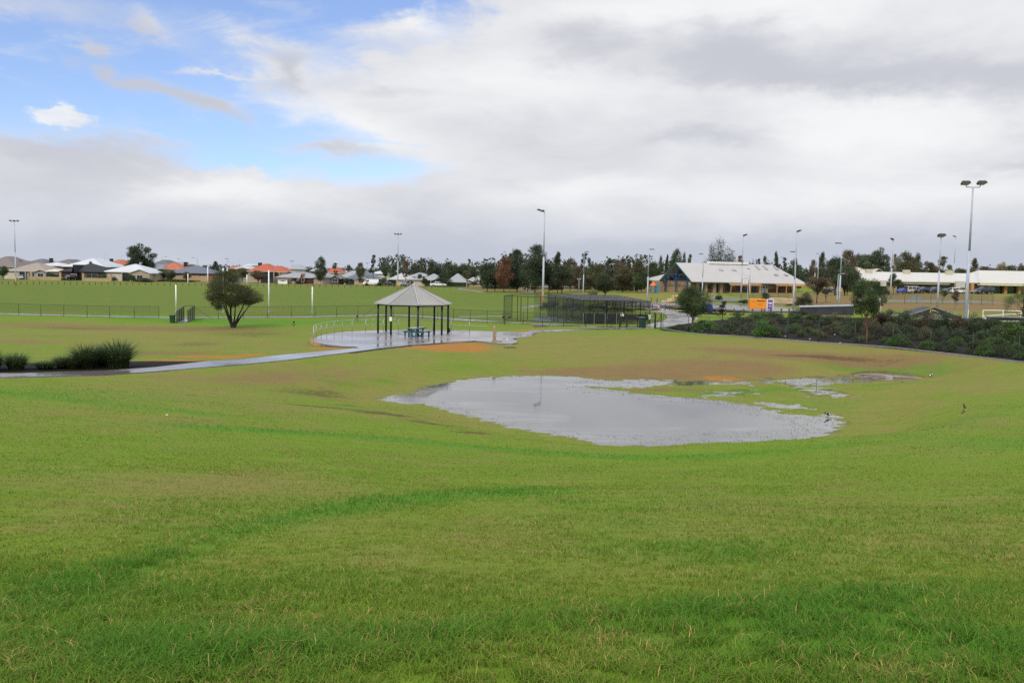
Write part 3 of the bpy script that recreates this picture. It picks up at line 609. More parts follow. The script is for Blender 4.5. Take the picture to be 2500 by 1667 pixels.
GZ = PATHZ+.004
gp = onz(1008, 815, PATHZ); GX, GY = gp[0], gp[1]+.3
def pavilion():
    rt = thing('pavilion', 'open octagonal shelter with grey corrugated roof and black posts on the wet apron', 'shelter', (GX, GY, GZ), R(-9))
    Re, Rp = 3.55, 3.15; he = 2.72; hr = 4.42; N = 8
    cor = lambda i, r, z: Vector((r*math.cos(2*PI*(i+.5)/N+PI/2*0), r*math.sin(2*PI*(i+.5)/N), z))
    for i in range(N):
        mb = MB(); p = cor(i, Rp, 0); mb.tube(p, (p.x, p.y, he), .088, .088, 12); mb.build('post', M['dark_steel'], rt, smooth=True)
        mb2 = MB().box(p.x-.12, p.x+.12, p.y-.12, p.y+.12, 0, .02)
        mb2.build('base_plate', M['galv'], rt)
    # corrugated panels, ribs run up the slope, as thick sheet
    mb = MB(); ap = Vector((0, 0, hr)); nr = 44
    for i in range(N):
        a, b = cor(i, Re, he), cor(i+1, Re, he); nrm = (b-a).cross(ap-a).normalized(); nrm = nrm if nrm.z > 0 else -nrm; mid = (a+b)/2
        top, bot = [], []
        run = (b-a); W = run.length
        lines = []
        for k in range(nr*2+1):
            t = k/(nr*2); e = a+run*t; # line parallel to slope until it meets the hip
            x = abs(t-.5)*2; q = ap+(mid-ap)*x          # point on centre line at same height as hip hit
            hit = e+(ap-mid)*(1-x)
            off = nrm*(.011 if k % 2 else -.011)
            lines.append((e+off, hit+off))
        vs = [p for l in lines for p in l]; o = len(vs)
        vs2 = [p-nrm*.006 for p in vs]
        fs = [(2*k, 2*k+2, 2*k+3, 2*k+1) for k in range(nr*2)]
        mb.add(vs+vs2, fs+[tuple(j+o for j in f[::-1]) for f in fs])
    me = mb.mesh('roof', M['roof_sheet']); obj('roof', me, rt)
    for i in range(N):
        a = cor(i, Re+.02, he+.022); mb = MB().bar(a, (0, 0, hr+.03), .13, .022); mb.build('hip_capping', M['capping'], rt)
    mb = MB(); mb.tube((0, 0, hr-.05), (0, 0, hr+.10), .22, .06, 12); mb.build('finial', M['capping'], rt)
    mb = MB(); gt = MB()
    for i in range(N):
        a, b = cor(i, Rp, he-.10), cor(i+1, Rp, he-.10); mb.bar(a, b, .07, .17)
        a, b = cor(i, Re-.01, he-.03), cor(i+1, Re-.01, he-.03); gt.bar(a, b, .03, .07)
        c = cor(i, Rp, he-.05); mb.bar(c, (0, 0, hr-.12), .06, .10)
    mb.build('beam', M['dark_steel'], rt); gt.build('gutter_edge', M['capping'], rt)
    p = cor(3, Rp, 1.55)
    # small notice on the near left post and meter box low on a right post
    i = 5; p = cor(i, Rp, 0); MB().box(p.x-.11, p.x+.11, p.y-.12, p.y-.1, 1.25, 1.62).build('notice', M['white'], rt)
    p = cor(0, Rp, 0); MB().box(p.x+.06, p.x+.22, p.y-.24, p.y-.06, .12, .5).build('power_box', M['black'], rt, bevel=.01)
    return rt
pavilion()

def picnic_table():
    teal = mat('teal_paint', (.05, .14, .16), .5, .15, 5); top = mat('table_top', (.30, .34, .36), .22, .15, 6)
    c = onz(1018, 821, PATHZ)
    rt = thing('picnic_table', 'teal picnic table with attached bench seats under the shelter roof', 'picnic table', (c[0], c[1], GZ), R(68))
    for k in range(5):
        pass
    mb = MB()
    for k in range(5): mb.box(-.95, .95, -.40+k*.163, -.40+k*.163+.148, .72, .765)
    mb.build('tabletop', top, rt, bevel=.006)
    mb = MB().box(-.95, .95, -.42, -.40, .665, .762).box(-.95, .95, .415, .435, .665, .762).build('table_rim', teal, rt)
    for s in (-1, 1):
        mb = MB()
        for k in range(2): mb.box(-.95, .95, s*.86-.15+k*.155, s*.86-.15+k*.155+.14, .42, .455)
        mb.build('bench_seat', teal, rt, bevel=.006)
    for x in (-.55, .55):
        mb = MB(); mb.side([(-.09, 0), (.09, 0), (.09, .66), (-.09, .66)], -.05, .05)
        mb = MB(); mb.box(x-.05, x+.05, -.36, .36, .60, .664); mb.bar((x, -.12, 0), (x, -.30, .61), .10, .09); mb.bar((x, .12, 0), (x, .30, .61), .10, .09); mb.box(x-.05, x+.05, -.30, .30, 0, .07)
        mb.build('leg', teal, rt)
        mb = MB(); mb.box(x-.035, x+.035, -.98, .98, .33, .42); mb.box(x-.035, x+.035, -.92, -.80, 0, .33); mb.box(x-.035, x+.035, .80, .92, 0, .33)
        mb.build('bench_support', teal, rt)
picnic_table()

def handrail():
    z = PATHZ+.004
    pts = [onz(*p, PATHZ) for p in [(765, 831.5), (764.5, 827.5), (771, 822.5), (783, 818), (797, 815.3), (815, 812.3), (835, 810), (859, 808.7), (892, 807), (935, 806.3), (972, 806.2), (1015, 806.2), (1057, 806.8), (1101, 807.8), (1146, 808.5), (1190, 810), ]]
    pts = [(p[0], p[1]+.15) for p in pts]
    rt = thing('handrail', 'long curved galvanised handrail round the back of the concrete apron', 'handrail', (pts[7][0], pts[7][1], z))
    o = Vector((pts[7][0], pts[7][1], z)); H = 1.0
    # smooth the run
    P = []
    for i in range(len(pts)-1):
        for k in range(3):
            t = k/3; p0 = pts[max(i-1, 0)]; p1 = pts[i]; p2 = pts[i+1]; p3 = pts[min(i+2, len(pts)-1)]
            P.append(tuple(.5*((2*p1[j])+(-p0[j]+p2[j])*t+(2*p0[j]-5*p1[j]+4*p2[j]-p3[j])*t*t+(-p0[j]+3*p1[j]-3*p2[j]+p3[j])*t**3) for j in (0, 1)))
    P.append(pts[-1])
    loc = lambda p, h: Vector((p[0], p[1], z+h))-o
    MB().path([loc(p, H) for p in P], .026, 8).build('top_rail', M['galv'], rt, smooth=True)
    MB().path([loc(p, .52) for p in P], .02, 8).build('middle_rail', M['galv'], rt, smooth=True)
    for p in pts[:-1]: MB().tube(loc(p, 0), loc(p, H), .024, n=8).build('rail_post', M['galv'], rt, smooth=True)
handrail()

def fountain():
    c = onz(1207, 834, PATHZ); cr = mat('bare_timber', (.30, .22, .13), .8, .25, 6)
    rt = thing('drinking_fountain', 'tan post drinking fountain standing on the paved pad right of the shelter', 'drinking fountain', (c[0], c[1], GZ))
    MB().box(-.14, .14, -.14, .14, 0, 1.22).build('pillar', cr, rt, bevel=.015)
    MB().prism([(-.2, -.2), (.55, -.2), (.6, 0), (.55, .2), (-.2, .2)], 0, .10).build('foot', cr, rt)
    MB().tube((0, 0, 1.22), (0, 0, 1.30), .05, .05, 10).build('tap', M['galv'], rt)
    MB().path([(.14, 0, .8), (.3, 0, .84), (.32, 0, .78)], .02).build('spout', M['galv'], rt)
    d = onz(1238, 828.5, PATHZ); mb = MB().tube((0, 0, 0), (0, 0, .06), .17, .13, 14)
    tag(mb.build('drain_cover', M['galv'], None, (d[0], d[1], GZ)), 'small shiny metal dome set in the pad beside the fountain', 'drain cover')
fountain()

# ------------------------------------------------------------------ bins
def wheelie_bin(px, py, h, label, D=None):
    p = G(px, py) if D is None else base_at(px, D); c = mat('bin_green', (.018, .055, .035), .45, .1)
    rt = thing('wheelie_bin', label, 'wheelie bin', p, R(6)); s = h/1.06
    mb = MB(); w, d = .28*s, .34*s
    a = [(-w*.8, -d*.75), (w*.8, -d*.75), (w*.8, d*.8), (-w*.8, d*.8)]; b = [(-w, -d), (w, -d), (w, d), (-w, d)]
    mb.add([(x, y, .06*s) for x, y in a]+[(x, y, .96*s) for x, y in b], [(0, 1, 2, 3), (4, 5, 6, 7), (0, 1, 5, 4), (1, 2, 6, 5), (2, 3, 7, 6), (3, 0, 4, 7)])
    mb.box(-w*1.08, w*1.08, -d*1.08, d*1.05, .90*s, .96*s); mb.build('bin_body', c, rt, bevel=.012)
    MB().add([(-w*1.12, -d*1.15, .965*s), (w*1.12, -d*1.15, .965*s), (w*1.12, d*1.1, .965*s), (-w*1.12, d*1.1, .965*s), (-w*.9, -d*.9, 1.04*s), (w*.9, -d*.9, 1.04*s), (w*.9, d*1.0, 1.06*s), (-w*.9, d*1.0, 1.06*s)],
             [(0, 3, 2, 1), (4, 5, 6, 7), (0, 1, 5, 4), (1, 2, 6, 5), (2, 3, 7, 6), (3, 0, 4, 7)]).build('lid', c, rt, bevel=.01)
    for x in (-1, 1): MB().tube((x*w*.85, d*.8, .1*s), (x*w*.98, d*.8, .1*s), .1*s, n=14).build('wheel', M['black'], rt)
    MB().tube((-w*.8, d*1.15, .93*s), (w*.8, d*1.15, .93*s), .015, n=6).build('handle', c, rt)
wheelie_bin(421, 789, .93, 'dark green wheelie bin at the mesh walkway, left of the bushy tree')
wheelie_bin(1567, 800, 1.08, 'green wheelie bin beside the gate at the right end of the cricket nets')

# ------------------------------------------------------------------ fences
def fence(label, pts, heights, mesh=True, rails=True, r=.03, stays=(), name='mesh_fence', wire='wire', post='fence_post', kerb=False, cat='fence'):
    pts = [np.asarray(p, float) for p in pts]; o = Vector(pts[0]); rt = thing(name, label, cat, tuple(o))
    tops = [Vector(p)-o+Vector((0, 0, h)) for p, h in zip(pts, heights)]; bots = [Vector(p)-o for p in pts]
    for a, b in zip(bots, tops): MB().tube(a-Vector((0, 0, .1)), b, r, n=8).build('post', M[post], rt, smooth=True)
    if rails:
        mb = MB()
        for a, b in zip(tops[:-1], tops[1:]): mb.tube(a, b, r*.62, n=6)
        mb.build('top_rail', M[post], rt)
    if mesh: sheet('wire_mesh', [(a+Vector((0, 0, .04)), b+Vector((0, 0, .04)), d, c) for a, b, c, d in zip(bots[:-1], bots[1:], tops[:-1], tops[1:])], M[wire], rt)
    for i, dirn in stays:
        j = min(max(i+dirn, 0), len(pts)-1); q = bots[i]+(bots[j]-bots[i])*.75
        MB().tube(tops[i]-Vector((0, 0, .05)), q, r*.7, n=6).build('brace', M[post], rt)
    if kerb:
        mb = MB()
        for a, b in zip(bots[:-1], bots[1:]): mb.bar(a+Vector((0, -.25, -.0)), b+Vector((0, -.25, -.0)), .16, .14)
        mb.build('kerb', mat('kerb_concrete', (.20, .19, .21), .7), rt)
    return rt
def fp(lst): return [G(*p) for p in lst]
A = [(-60, 767), (-8, 768.3), (46, 769), (100, 772), (156, 773), (213, 774.5), (268, 776), (328, 776.5), (388, 776.5)]
fence('low black mesh fence along the oval, stretch left of the walkway', fp(A), [1.38]*len(A))
A = [(474, 778), (533, 778), (594, 777.5), (653, 776), (712, 774.5), (769, 774), (822, 773.5), (874, 772), (922, 771)]
fence('low black mesh fence along the oval, stretch between the walkway and the shelter', fp(A), [1.38]*len(A), stays=((0, 1), (8, -1)))
A = [(922, 771), (960, 772.5), (997, 774.5), (1032, 777.5), (1069, 780), (1107, 784), (1148, 787), (1189, 790), (1232, 792)]
fence('low black mesh fence falling away behind the shelter towards the cricket nets', fp(A), [1.38, 1.38, 1.4, 1.42, 1.42, 1.45, 1.45, 1.48, 1.5], stays=((0, 1),))
A = [(1232, 793), (1277, 793), (1324, 797), (1376, 797.5), (1430, 798), (1482, 798), (1516, 799.5)]
fence('low black mesh fence in front of the cricket nets', fp(A), [1.5, 1.35, 1.35, 1.4, 1.4, 1.4, 1.5], stays=((3, -1), (3, 1), (6, -1)))
A = [(1618, 803), (1680, 812.5), (1730, 817), (1782, 819), (1847, 824), (1922, 829.5), (1998, 836), (2087, 841), (2179, 848), (2270, 858.5), (2374, 870), (2486, 883), (2610, 899)]
fp_ = fp(A)
fence('thin grey post fence with concrete kerb along the foot of the dark mulch bank', fp_, [1.38, 1.5, 1.6, 1.6, 1.65, 1.75, 1.75, 1.8, 1.75, 1.75, 1.75, 1.8, 1.8], stays=((8, -1), (8, 1)), kerb=True)

# gated walkways: two mesh panels either side of a short path
def chicane():
    a = [G(432, 789), G(449, 780)]; b = [G(459, 786.5), G(474.5, 778)]
    rt = thing('pedestrian_chicane', 'black mesh walkway with two parallel panels cutting through the field fence', 'gateway', tuple(a[0])); o = Vector(a[0])
    for line in (a, b):
        p, q = Vector(line[0])-o, Vector(line[1])-o; n = 4
        for k in range(n): s = p+(q-p)*k/(n-1); MB().tube(s, s+Vector((0, 0, 1.32+.08*k)), .055, n=8).build('post', M['fence_post'], rt)
        MB().tube(p+Vector((0, 0, 1.32)), q+Vector((0, 0, 1.56)), .04).tube(p+Vector((0, 0, .12)), q+Vector((0, 0, .12)), .03).build('rail', M['fence_post'], rt)
        sheet('wire_mesh', [(p, q, q+Vector((0, 0, 1.5)), p+Vector((0, 0, 1.3)))], M['wire2'], rt)
    p, q = Vector(a[1])-o+Vector((0, 0, 1.56)), Vector(b[1])-o+Vector((0, 0, 1.56)); MB().tube(p, q, .03).build('cross_rail', M['fence_post'], rt)
    mb = MB(); sl = [Vector(a[0])-o, Vector(b[0])-o, Vector(b[1])-o, Vector(a[1])-o]
    mb.prism([(v.x, v.y) for v in sl], [v.z-.2 for v in sl], [v.z+.05 for v in sl]); mb.build('paving', M['concrete'], rt)
M['wire2'] = mesh_mat('dense_mesh', (.02, .025, .024), .05, .45, False)
chicane()

# ------------------------------------------------------------------ cricket nets
M['net'] = mesh_mat('sports_net', (.022, .027, .025), .05, .21)
M['roofnet'] = mesh_mat('net_roof', (.018, .02, .02), .05, .42, False)
M['shade'] = mat('shade_cloth', (.010, .011, .012), .85, .1)
def nets():
    ft, ht = 3.3, None
    P3 = atD(1425, 733, 98.5); P4 = atD(1587.5, 733, 98.0); P5 = atD(1509, 720.5, 121); P6 = atD(1338, 717.8, 121)
    P1 = atD(1231, 723, 109.5); P2 = atD(1352, 726.5, 105.5)
    for p in (P1, P2, P3, P4, P5, P6): p[2] = 3.3
    o = Vector((P3[0], P3[1], T1(P3[0], P3[1]))); rt = thing('cricket_nets', 'black framed cricket practice nets with a netted roof and dark screens', 'cricket nets', tuple(o))
    L = lambda p, z=None: Vector((p[0], p[1], p[2] if z is None else z))-o
    gz = lambda p: T1(p[0], p[1])-.05
    lerp = lambda a, b, t: a+(b-a)*t
    def post(p, r=.04): MB().tube(L(p, gz(p)), L(p), r, n=8).build('post', M['dark_steel'], rt)
    def rail(a, b, r=.035, z=None): MB().tube(L(a, z), L(b, z), r, n=6).build('rail', M['dark_steel'], rt)
    def net(a, b, m='net', z0=None, z1=None): sheet('netting', [(L(a, gz(a) if z0 is None else z0), L(b, gz(b) if z0 is None else z0), L(b, z1), L(a, z1))], M[m], rt)
    P7 = lerp(P1, P6, .0)+np.array([2.5, 14, 0]); 
    lanes = 4
    for t in (0, .22, .34, .45, .56, .78, 1): post(lerp(P3, P4, t), .05 if t in (0, 1, .34) else .035)
    for t in (0, .25, .5, .75, 1): post(lerp(P4, P5, t)); post(lerp(P3, P6, t)); 
    for t in (.33, .66): post(lerp(P6, P5, t))
    rail(P3, P4, .05); rail(P4, P5); rail(P5, P6); rail(P6, P3)
    for k in range(1, lanes):
        a, b = lerp(P3, P4, k/lanes), lerp(P6, P5, k/lanes); rail(a, b); net(a, b)
        for t in (.25, .5, .75): post(lerp(a, b, t))
    net(P4, P5); net(P6, P5); net(P3, P6)
    for t in (.2, .4, .6, .8): rail(lerp(P3, P6, t), lerp(P4, P5, t), .03)
    v = [L(P3), L(P4), L(P5), L(P6)]; sheet('net_roof', [(v[0], v[1], v[2], v[3])], M['roofnet'], rt)
    # open bays to the left
    for t in (0, .28, .35, 1): post(lerp(P1, P2, t), .04)
    for t in (.15, .45): post(lerp(P2, P3, t), .035)
    rail(P1, P2, .04); rail(P2, P3, .04); B1 = lerp(P1, P6, .55)+np.array([-2.2, 0, 0]); rail(P1, B1); rail(B1, P6); post(B1); net(P1, B1); net(P2, lerp(B1, P6, .6)); rail(P2, lerp(B1, P6, .6)); net(P2, P3)
    for p in (lerp(P2, B1, .3), lerp(P2, B1, .6), lerp(P2, P6, .35), lerp(P2, P6, .7)): post(p, .035)
    # dark screens along the front
    def screen(a, b, z0, z1): 
        a, b = np.array(a), np.array(b); d = Vector((b-a)).normalized(); n = Vector((d.y, -d.x, 0))*.06
        mb = MB(); q = [L(a, 0)+n, L(b, 0)+n, L(b, 0)+n*1.5, L(a, 0)+n*1.5]; mb.prism([(v.x, v.y) for v in q], [z0-o.z]*4, [z1-o.z]*4); mb.build('shade_screen', M['shade'], rt)
    screen(lerp(P3, P4, -.01), lerp(P3, P4, .52), .72, 1.86); screen(lerp(P3, P4, .52), lerp(P3, P4, 1.0), 1.25, 1.88)
    for t in (0, .165, .33, .5): p = lerp(P3, P4, t); MB().tube(L(p, gz(p))+Vector((0, -.14, 0)), L(p, 1.95)+Vector((0, -.14, 0)), .022).build('screen_post', M['galv'], rt)
    mb = MB(); g1, g2, g3, g4 = (L(p, gz(p)+.09) for p in (lerp(P1, P2, .55), P3, lerp(P3, P6, .75), lerp(P1, P6, .8)))
    mb.add([g1, g2, g3, g4], [(0, 1, 2, 3)]); mb.build('synthetic_pitch', mat('synthetic_pitch', (.085, .12, .115), .7, .3, .6), rt)
    mb = MB(); 
    for p, q in ((lerp(P1, P2, .5), P3), (lerp(P1, P2, .02), lerp(P1, P2, .5))): mb.tube(L(p, gz(p)+.12), L(q, gz(q)+.12), .04)
    mb.build('bottom_rail', M['dark_steel'], rt)
nets()
def signboard(px, py, D, w, h, m, label, tilt=0, base=None, cat='sign', lines=0, name='sign'):
    p = atD(px, py, D); rt = thing(name, label, cat, tuple(p), R(4)); rt.rotation_euler = (0, tilt, R(4))
    MB().box(-w/2, w/2, -.012, .012, -h/2, h/2).build('sign_panel', m, rt)
    if lines:
        mb = MB(); z = h*.32
        for k in range(lines): mb.box(-w*.36, w*(.36-.12*(k % 2)), -.018, -.013, z-h*.035, z+h*.035); z -= h*.64/max(1, lines-1) if lines > 1 else 0
        mb.build('lettering', M['black'], rt)
    return rt
signboard(1519, 768, 97.3, .38, .32, M['white'], 'white square notice on the middle of the cricket net screen', R(12), lines=3)
signboard(1556, 771, 97.3, .11, .2, M['white'], 'tiny white tag on the net screen above the wheelie bin', lines=1)
signboard(1586, 774, 96.6, .24, .52, M['white'], 'tilted white notice on the gate at the end of the cricket nets', R(-12), lines=4)
def gate(pxs, top, label):
    a, b = (G(*p) for p in pxs); o = Vector(a); rt = thing('gate', label, 'gate', tuple(o)); q = Vector(b)-o; H = top
    for p in (Vector((0, 0, 0)), q): MB().tube(p, p+Vector((0, 0, H)), .05, n=8).build('gate_post', M['dark_steel'], rt)
    mb = MB(); 
    for z in (.12, H*.5, H-.06): mb.tube((0, 0, z), q+Vector((0, 0, z)), .028)
    mb.tube((0, 0, .12), q+Vector((0, 0, H-.06)), .022); mb.build('gate_frame', M['dark_steel'], rt)
    sheet('wire_mesh', [(Vector((0, 0, .1)), q+Vector((0, 0, .1)), q+Vector((0, 0, H)), Vector((0, 0, H)))], M['wire'], rt)
gate([(1512, 800), (1529, 800)], 1.45, 'black mesh gate immediately left of the wheelie bin by the nets')
gate([(1530, 800.5), (1556, 800.5)], 1.35, 'low black pipe gate standing behind the wheelie bin')
gate([(1575, 801), (1598, 801.5)], 1.55, 'black gate leaf carrying the tilted white notice')
gate([(1600, 802.5), (1613.5, 803.5)], 1.5, 'narrow black gate with one diagonal, last before the mulch bank fence')
wb_ = G(1236, 777)
rt = thing('wicket_trolley', 'small red and dark wheeled frame left outside the cricket nets', 'trolley', tuple(wb_))
mb = MB(); rd = mat('faded_red', (.16, .05, .06), .6)
mb.box(-.5, .5, -.2, .2, .22, .3); mb.path([(-.5, 0, .3), (-.45, 0, .62), (.45, 0, .6), (.5, 0, .3)], .03); mb.build('frame', rd, rt)
for x in (-.4, .4): MB().tube((x, -.24, .13), (x, -.18, .13), .13, n=12).build('wheel', M['black'], rt)

# ------------------------------------------------------------------ posts, poles and lights
def goal(px, py, ytop, label, grp):
    p = G(px, py); h = ztop(px, ytop, p[1])-p[2]; rt = thing('goal_post', label, 'goal post', tuple(p), 0, grp)
    MB().tube((0, 0, 0), (0, 0, h), .085 if p[1] < 200 else .13, n=10).build('pole', M['white'], rt, smooth=True)
    MB().tube((0, 0, 0), (0, 0, .25), .12, n=10).build('ground_sleeve', M['galv'], rt)
ng = 'goal posts at the near end of the oval'; fg = 'goal posts at the far end of the oval'
goal(430, 762, 695, 'short white behind post rising behind the mesh walkway', ng); goal(545.5, 763, 655, 'tall white goal post seen through the bushy multi-stemmed tree', ng)
goal(656.5, 763.5, 660, 'tall white goal post standing clear to the right of the bushy tree', ng); goal(762.5, 764, 700, 'short white behind post, nearest to the shelter', ng)
goal(459, 696.5, 668, 'small distant white behind post in front of the yellow wall', fg); goal(507.5, 697.5, 651, 'distant tall white goal post left of the bushy tree top', fg)
goal(555, 698, 652, 'distant tall white goal post at the mouth of the side street', fg); goal(603, 699, 670, 'small distant white behind post right of the side street', fg)

def floodlight(px, D, ytop, label, head, w=1.6, side=0, rb=.17, rust=False, grp='tall grey floodlight poles', pybase=None):
    p = base_at(px, D); h = ztop(px+.02*(p[1]*0), ytop, D)-p[2]
    rt = thing('floodlight_pole', label, 'floodlight', tuple(p), 0, grp)
    h1 = h*.52
    MB().tube((0, 0, 0), (0, 0, h1), rb, rb*.85, 12).tube((0, 0, h1), (0, 0, h), rb*.62, rb*.45, 12).build('pole', M['pole_paint'], rt, smooth=True)
    if rust: MB().tube((0, 0, 0), (0, 0, 2.3), rb*1.05, rb*1.0, 12).build('painted_base', M['pole_rust'], rt, smooth=True)
    def lamp(x, y, z, a, s=1.0):
        mb = MB(); mb.add([(-.32*s, -.25*s, -.1*s), (.32*s, -.25*s, -.1*s), (.36*s, .3*s, -.16*s), (-.36*s, .3*s, -.16*s), (-.25*s, -.2*s, .1*s), (.25*s, -.2*s, .1*s), (.28*s, .22*s, .06*s), (-.28*s, .22*s, .06*s)],
                          [(0, 3, 2, 1), (4, 5, 6, 7), (0, 1, 5, 4), (1, 2, 6, 5), (2, 3, 7, 6), (3, 0, 4, 7)])
        mb.xf(0, Matrix.Translation((x, y, z))@Matrix.Rotation(a, 4, 'Z')@Matrix.Rotation(R(18), 4, 'X')); b = mb.build('lamp_head', M['lamp_dark'], rt)
        g_ = MB().box(-.27*s, .27*s, -.2*s, .24*s, -.165*s, -.15*s); g_.xf(0, Matrix.Translation((x, y, z))@Matrix.Rotation(a, 4, 'Z')@Matrix.Rotation(R(18), 4, 'X')); g_.build('lamp_glass', M['lamp_glass'], b)
    if head == 'row':
        MB().bar((-w/2, 0, h), (w/2, 0, h), .1, .1).build('crossarm', M['galv'], rt)
        for k in range(3): lamp(-w/2+w*k/2, -.1, h+.25, PI, .9)
    elif head == 'pair':
        MB().path([(-w/2, 0, h+.35), (-w/2*.8, 0, h), (w/2*.8, 0, h), (w/2, 0, h+.35)], .05).build('crossarm', M['galv'], rt)
        lamp(-w/2, 0, h+.5, PI*.95, 1.35); lamp(w/2, 0, h+.55, PI*1.0, 1.35)
    elif head == 'angled':
        MB().bar((0, 0, h), (side*w*.8, -.2, h+.12), .1, .08).build('crossarm', M['galv'], rt)
        lamp(side*w*.3, -.1, h+.25, side*.7+PI, .9); lamp(side*w*.9, -.3, h+.4, side*.7+PI, .9)
    elif head == 'box':
        lamp(0, 0, h+.15, PI, 1.5)
    elif head == 'arm':
        mb = MB(); mb.box(min(side*.1, side*w), max(side*.1, side*w), -.17, .17, h-.1, h+.02); mb.build('lamp_head', M['lamp_dark'], rt, bevel=.03)
        MB().box(min(side*.25, side*(w-.1)), max(side*.25, side*(w-.1)), -.13, .13, h-.115, h-.101).build('lamp_glass', M['lamp_glass'], rt)
    return rt
floodlight(39, 234, 541, 'tall floodlight pole with an orange foot at the far left of the oval', 'row', 1.9, rust=True)
floodlight(971, 258, 573, 'tall floodlight pole rising behind the shelter roof, far side of the oval', 'row', 1.6, rust=True)
floodlight(1325, 161, 518, 'tallest pole in the middle of the view, orange foot behind the cricket nets', 'angled', 1.1, -1, rust=True, rb=.2)
floodlight(1355.5, 500, 626, 'far thin pole above the dark trees', 'box') if False else None
floodlight(1423.5, 190, 614, 'slim light pole with a flat head above the cricket nets', 'arm', 1.0, 1, .12, grp='slim light poles with flat heads')
floodlight(1580, 160, 608, 'slim light pole with a flat head left of the club building gable', 'arm', .95, 1, .13, grp='slim light poles with flat heads')
floodlight(1713.5, 175, 619.5, 'slim light pole rising from the round tree in front of the club building', 'arm', .85, -1, .12, grp='slim light poles with flat heads')
floodlight(1809, 200, 577, 'tall floodlight pole left of the basketball hoop', 'angled', .55, 1, .16)
floodlight(1829, 200, 656, 'short light pole directly right of the basketball hoop', 'arm', .7, -1, .1, grp='slim light poles with flat heads')
floodlight(1938.5, 190, 567, 'tall floodlight pole at the right end of the club roof', 'angled', .6, 1, .16)
floodlight(1936.5, 142, 614, 'slim light pole with a flat head in front of the club roof end', 'arm', .8, -1, .13, grp='slim light poles with flat heads')
floodlight(1908, 330, 628, 'small far light pole showing above the club roof', 'arm', .9, -1, .09, grp='slim light poles with flat heads')
floodlight(1987.5, 230, 618.5, 'far slim light pole before the pair of narrow trees', 'arm', .7, 1, .12, grp='slim light poles with flat heads')
floodlight(2048, 128, 593, 'slim light pole with a wide flat head left of the orange-trunked tree', 'arm', .95, -1, .12, grp='slim light poles with flat heads')
floodlight(2173.5, 195, 587, 'tall floodlight pole on the tennis court fence', 'angled', .5, -1, .15)
floodlight(2288, 128, 576, 'floodlight pole with a boxy head behind the small dark gable roof', 'box', rb=.14)
floodlight(2326, 300, 579, 'far floodlight pole in front of the long white roof', 'angled', .9, -1, .17)
floodlight(2357, 99, 457, 'largest floodlight pole with twin lamps at the right of the view', 'pair', 1.75, rb=.19)

def streetlight(px, D, ytop, side, label, curve=False, name='street_light'):
    p = base_at(px, D); h = ztop(px, ytop, D)-p[2]; rt = thing(name, label, 'street light', tuple(p), 0, 'street lights among the houses')
    MB().tube((0, 0, 0), (0, 0, h), .13, .08, 8).build('pole', M['pole_paint'], rt)
    if side: MB().path([(0, 0, h), (side*.6, 0, h+.25), (side*1.8, 0, h+.3)], .06).build('arm', M['pole_paint'], rt); MB().box(side*1.8-.4, side*1.8+.4, -.15, .15, h+.22, h+.38).build('lamp_head', M['lamp_dark'], rt)
    else: MB().box(-.8, .8, -.15, .15, h, h+.15).build('lamp_head', M['lamp_dark'], rt)
for a in [(482, 360, 631, -1, 'street light above the dark blue roof, arm to the left'), (445, 420, 634, -1, 'fainter street light further left behind the dark blue roof'), (396, 400, 628, 1, 'street light just right of the big gum tree'),
          (554, 380, 632, 0, 'thick street light at the side street'), (567, 470, 640, -1, 'thin far street light right of the side street'), (713, 345, 638, 0, 'thin pole above the pagoda-topped roof'), (897, 360, 643, 0, 'thin pole between the blue-grey roofs'),
          (2044, 190, 671, 1, 'curved-arm street light left of the long white building'), (1995, 260, 654, -1, 'far curved street light right of the club roof')]: streetlight(*a)
for px, D, yt, lb in [(1413, 228, 683, 'twin globe path light behind the cricket nets'), (1548, 232, 680, 'twin globe path light left of the club building')]:
    p = base_at(px, D); h = ztop(px, yt, D)-p[2]; rt = thing('path_light', lb, 'path light', tuple(p), 0, 'twin globe path lights')
    MB().tube((0, 0, 0), (0, 0, h), .07, n=8).build('pole', M['pole_paint'], rt)
    for s in (-1, 1):
        mb = MB(); 
        for k in range(4):
            a0, a1 = -PI/2+PI*k/4, -PI/2+PI*(k+1)/4; mb.tube((s*.3, 0, h+.15+.2*math.sin(a0)), (s*.3, 0, h+.15+.2*math.sin(a1)), max(.2*math.cos(a0), .01), max(.2*math.cos(a1), .01), 10, caps=False)
        mb.build('globe', M['lamp_glass'], rt)
        MB().tube((0, 0, h-.1), (s*.3, 0, h), .03).build('arm', M['pole_paint'], rt)

# bollards round the car park
M['timber_grey'] = mat('grey_timber', (.10, .08, .06), .85, .25, 5)
def bollard(px, py, h=.85, kind='dark'):
    p = G(px, py); m = {'dark': M['timber_grey'], 'pale': M['galv']}[kind]
    rt = obj('bollard', BOL[kind], None, tuple(p)); rt.scale = (1, 1, h/.85)
    tag(rt, 'short dark timber bollard edging the car park, behind the nets and round tree' if kind == 'dark' else 'short dark bollard in the row in front of the orange clothing bin', 'bollard', 'bollards edging the car park by the nets' if kind == 'dark' else 'bollards in front of the orange clothing bin')
BOL = {}
for k in ('dark', 'pale'): BOL[k] = MB().tube((0, 0, 0), (0, 0, .78), .10, n=8).tube((0, 0, .78), (0, 0, .85), .10, .06, 8).mesh('bollard', M['timber_grey'])
for px, py in [(1479, 745), (1487, 745.5), (1495, 746.5), (1504, 747), (1513, 748), (1523, 749), (1532, 749.5), (1542, 750), (1552, 751), (1562, 752), (1572, 753), (1583, 753), (1624, 757), (1634, 757.5), (1641, 758), (1648, 759), (1592, 754), (1604, 738), (1590, 737)]: bollard(px, py)
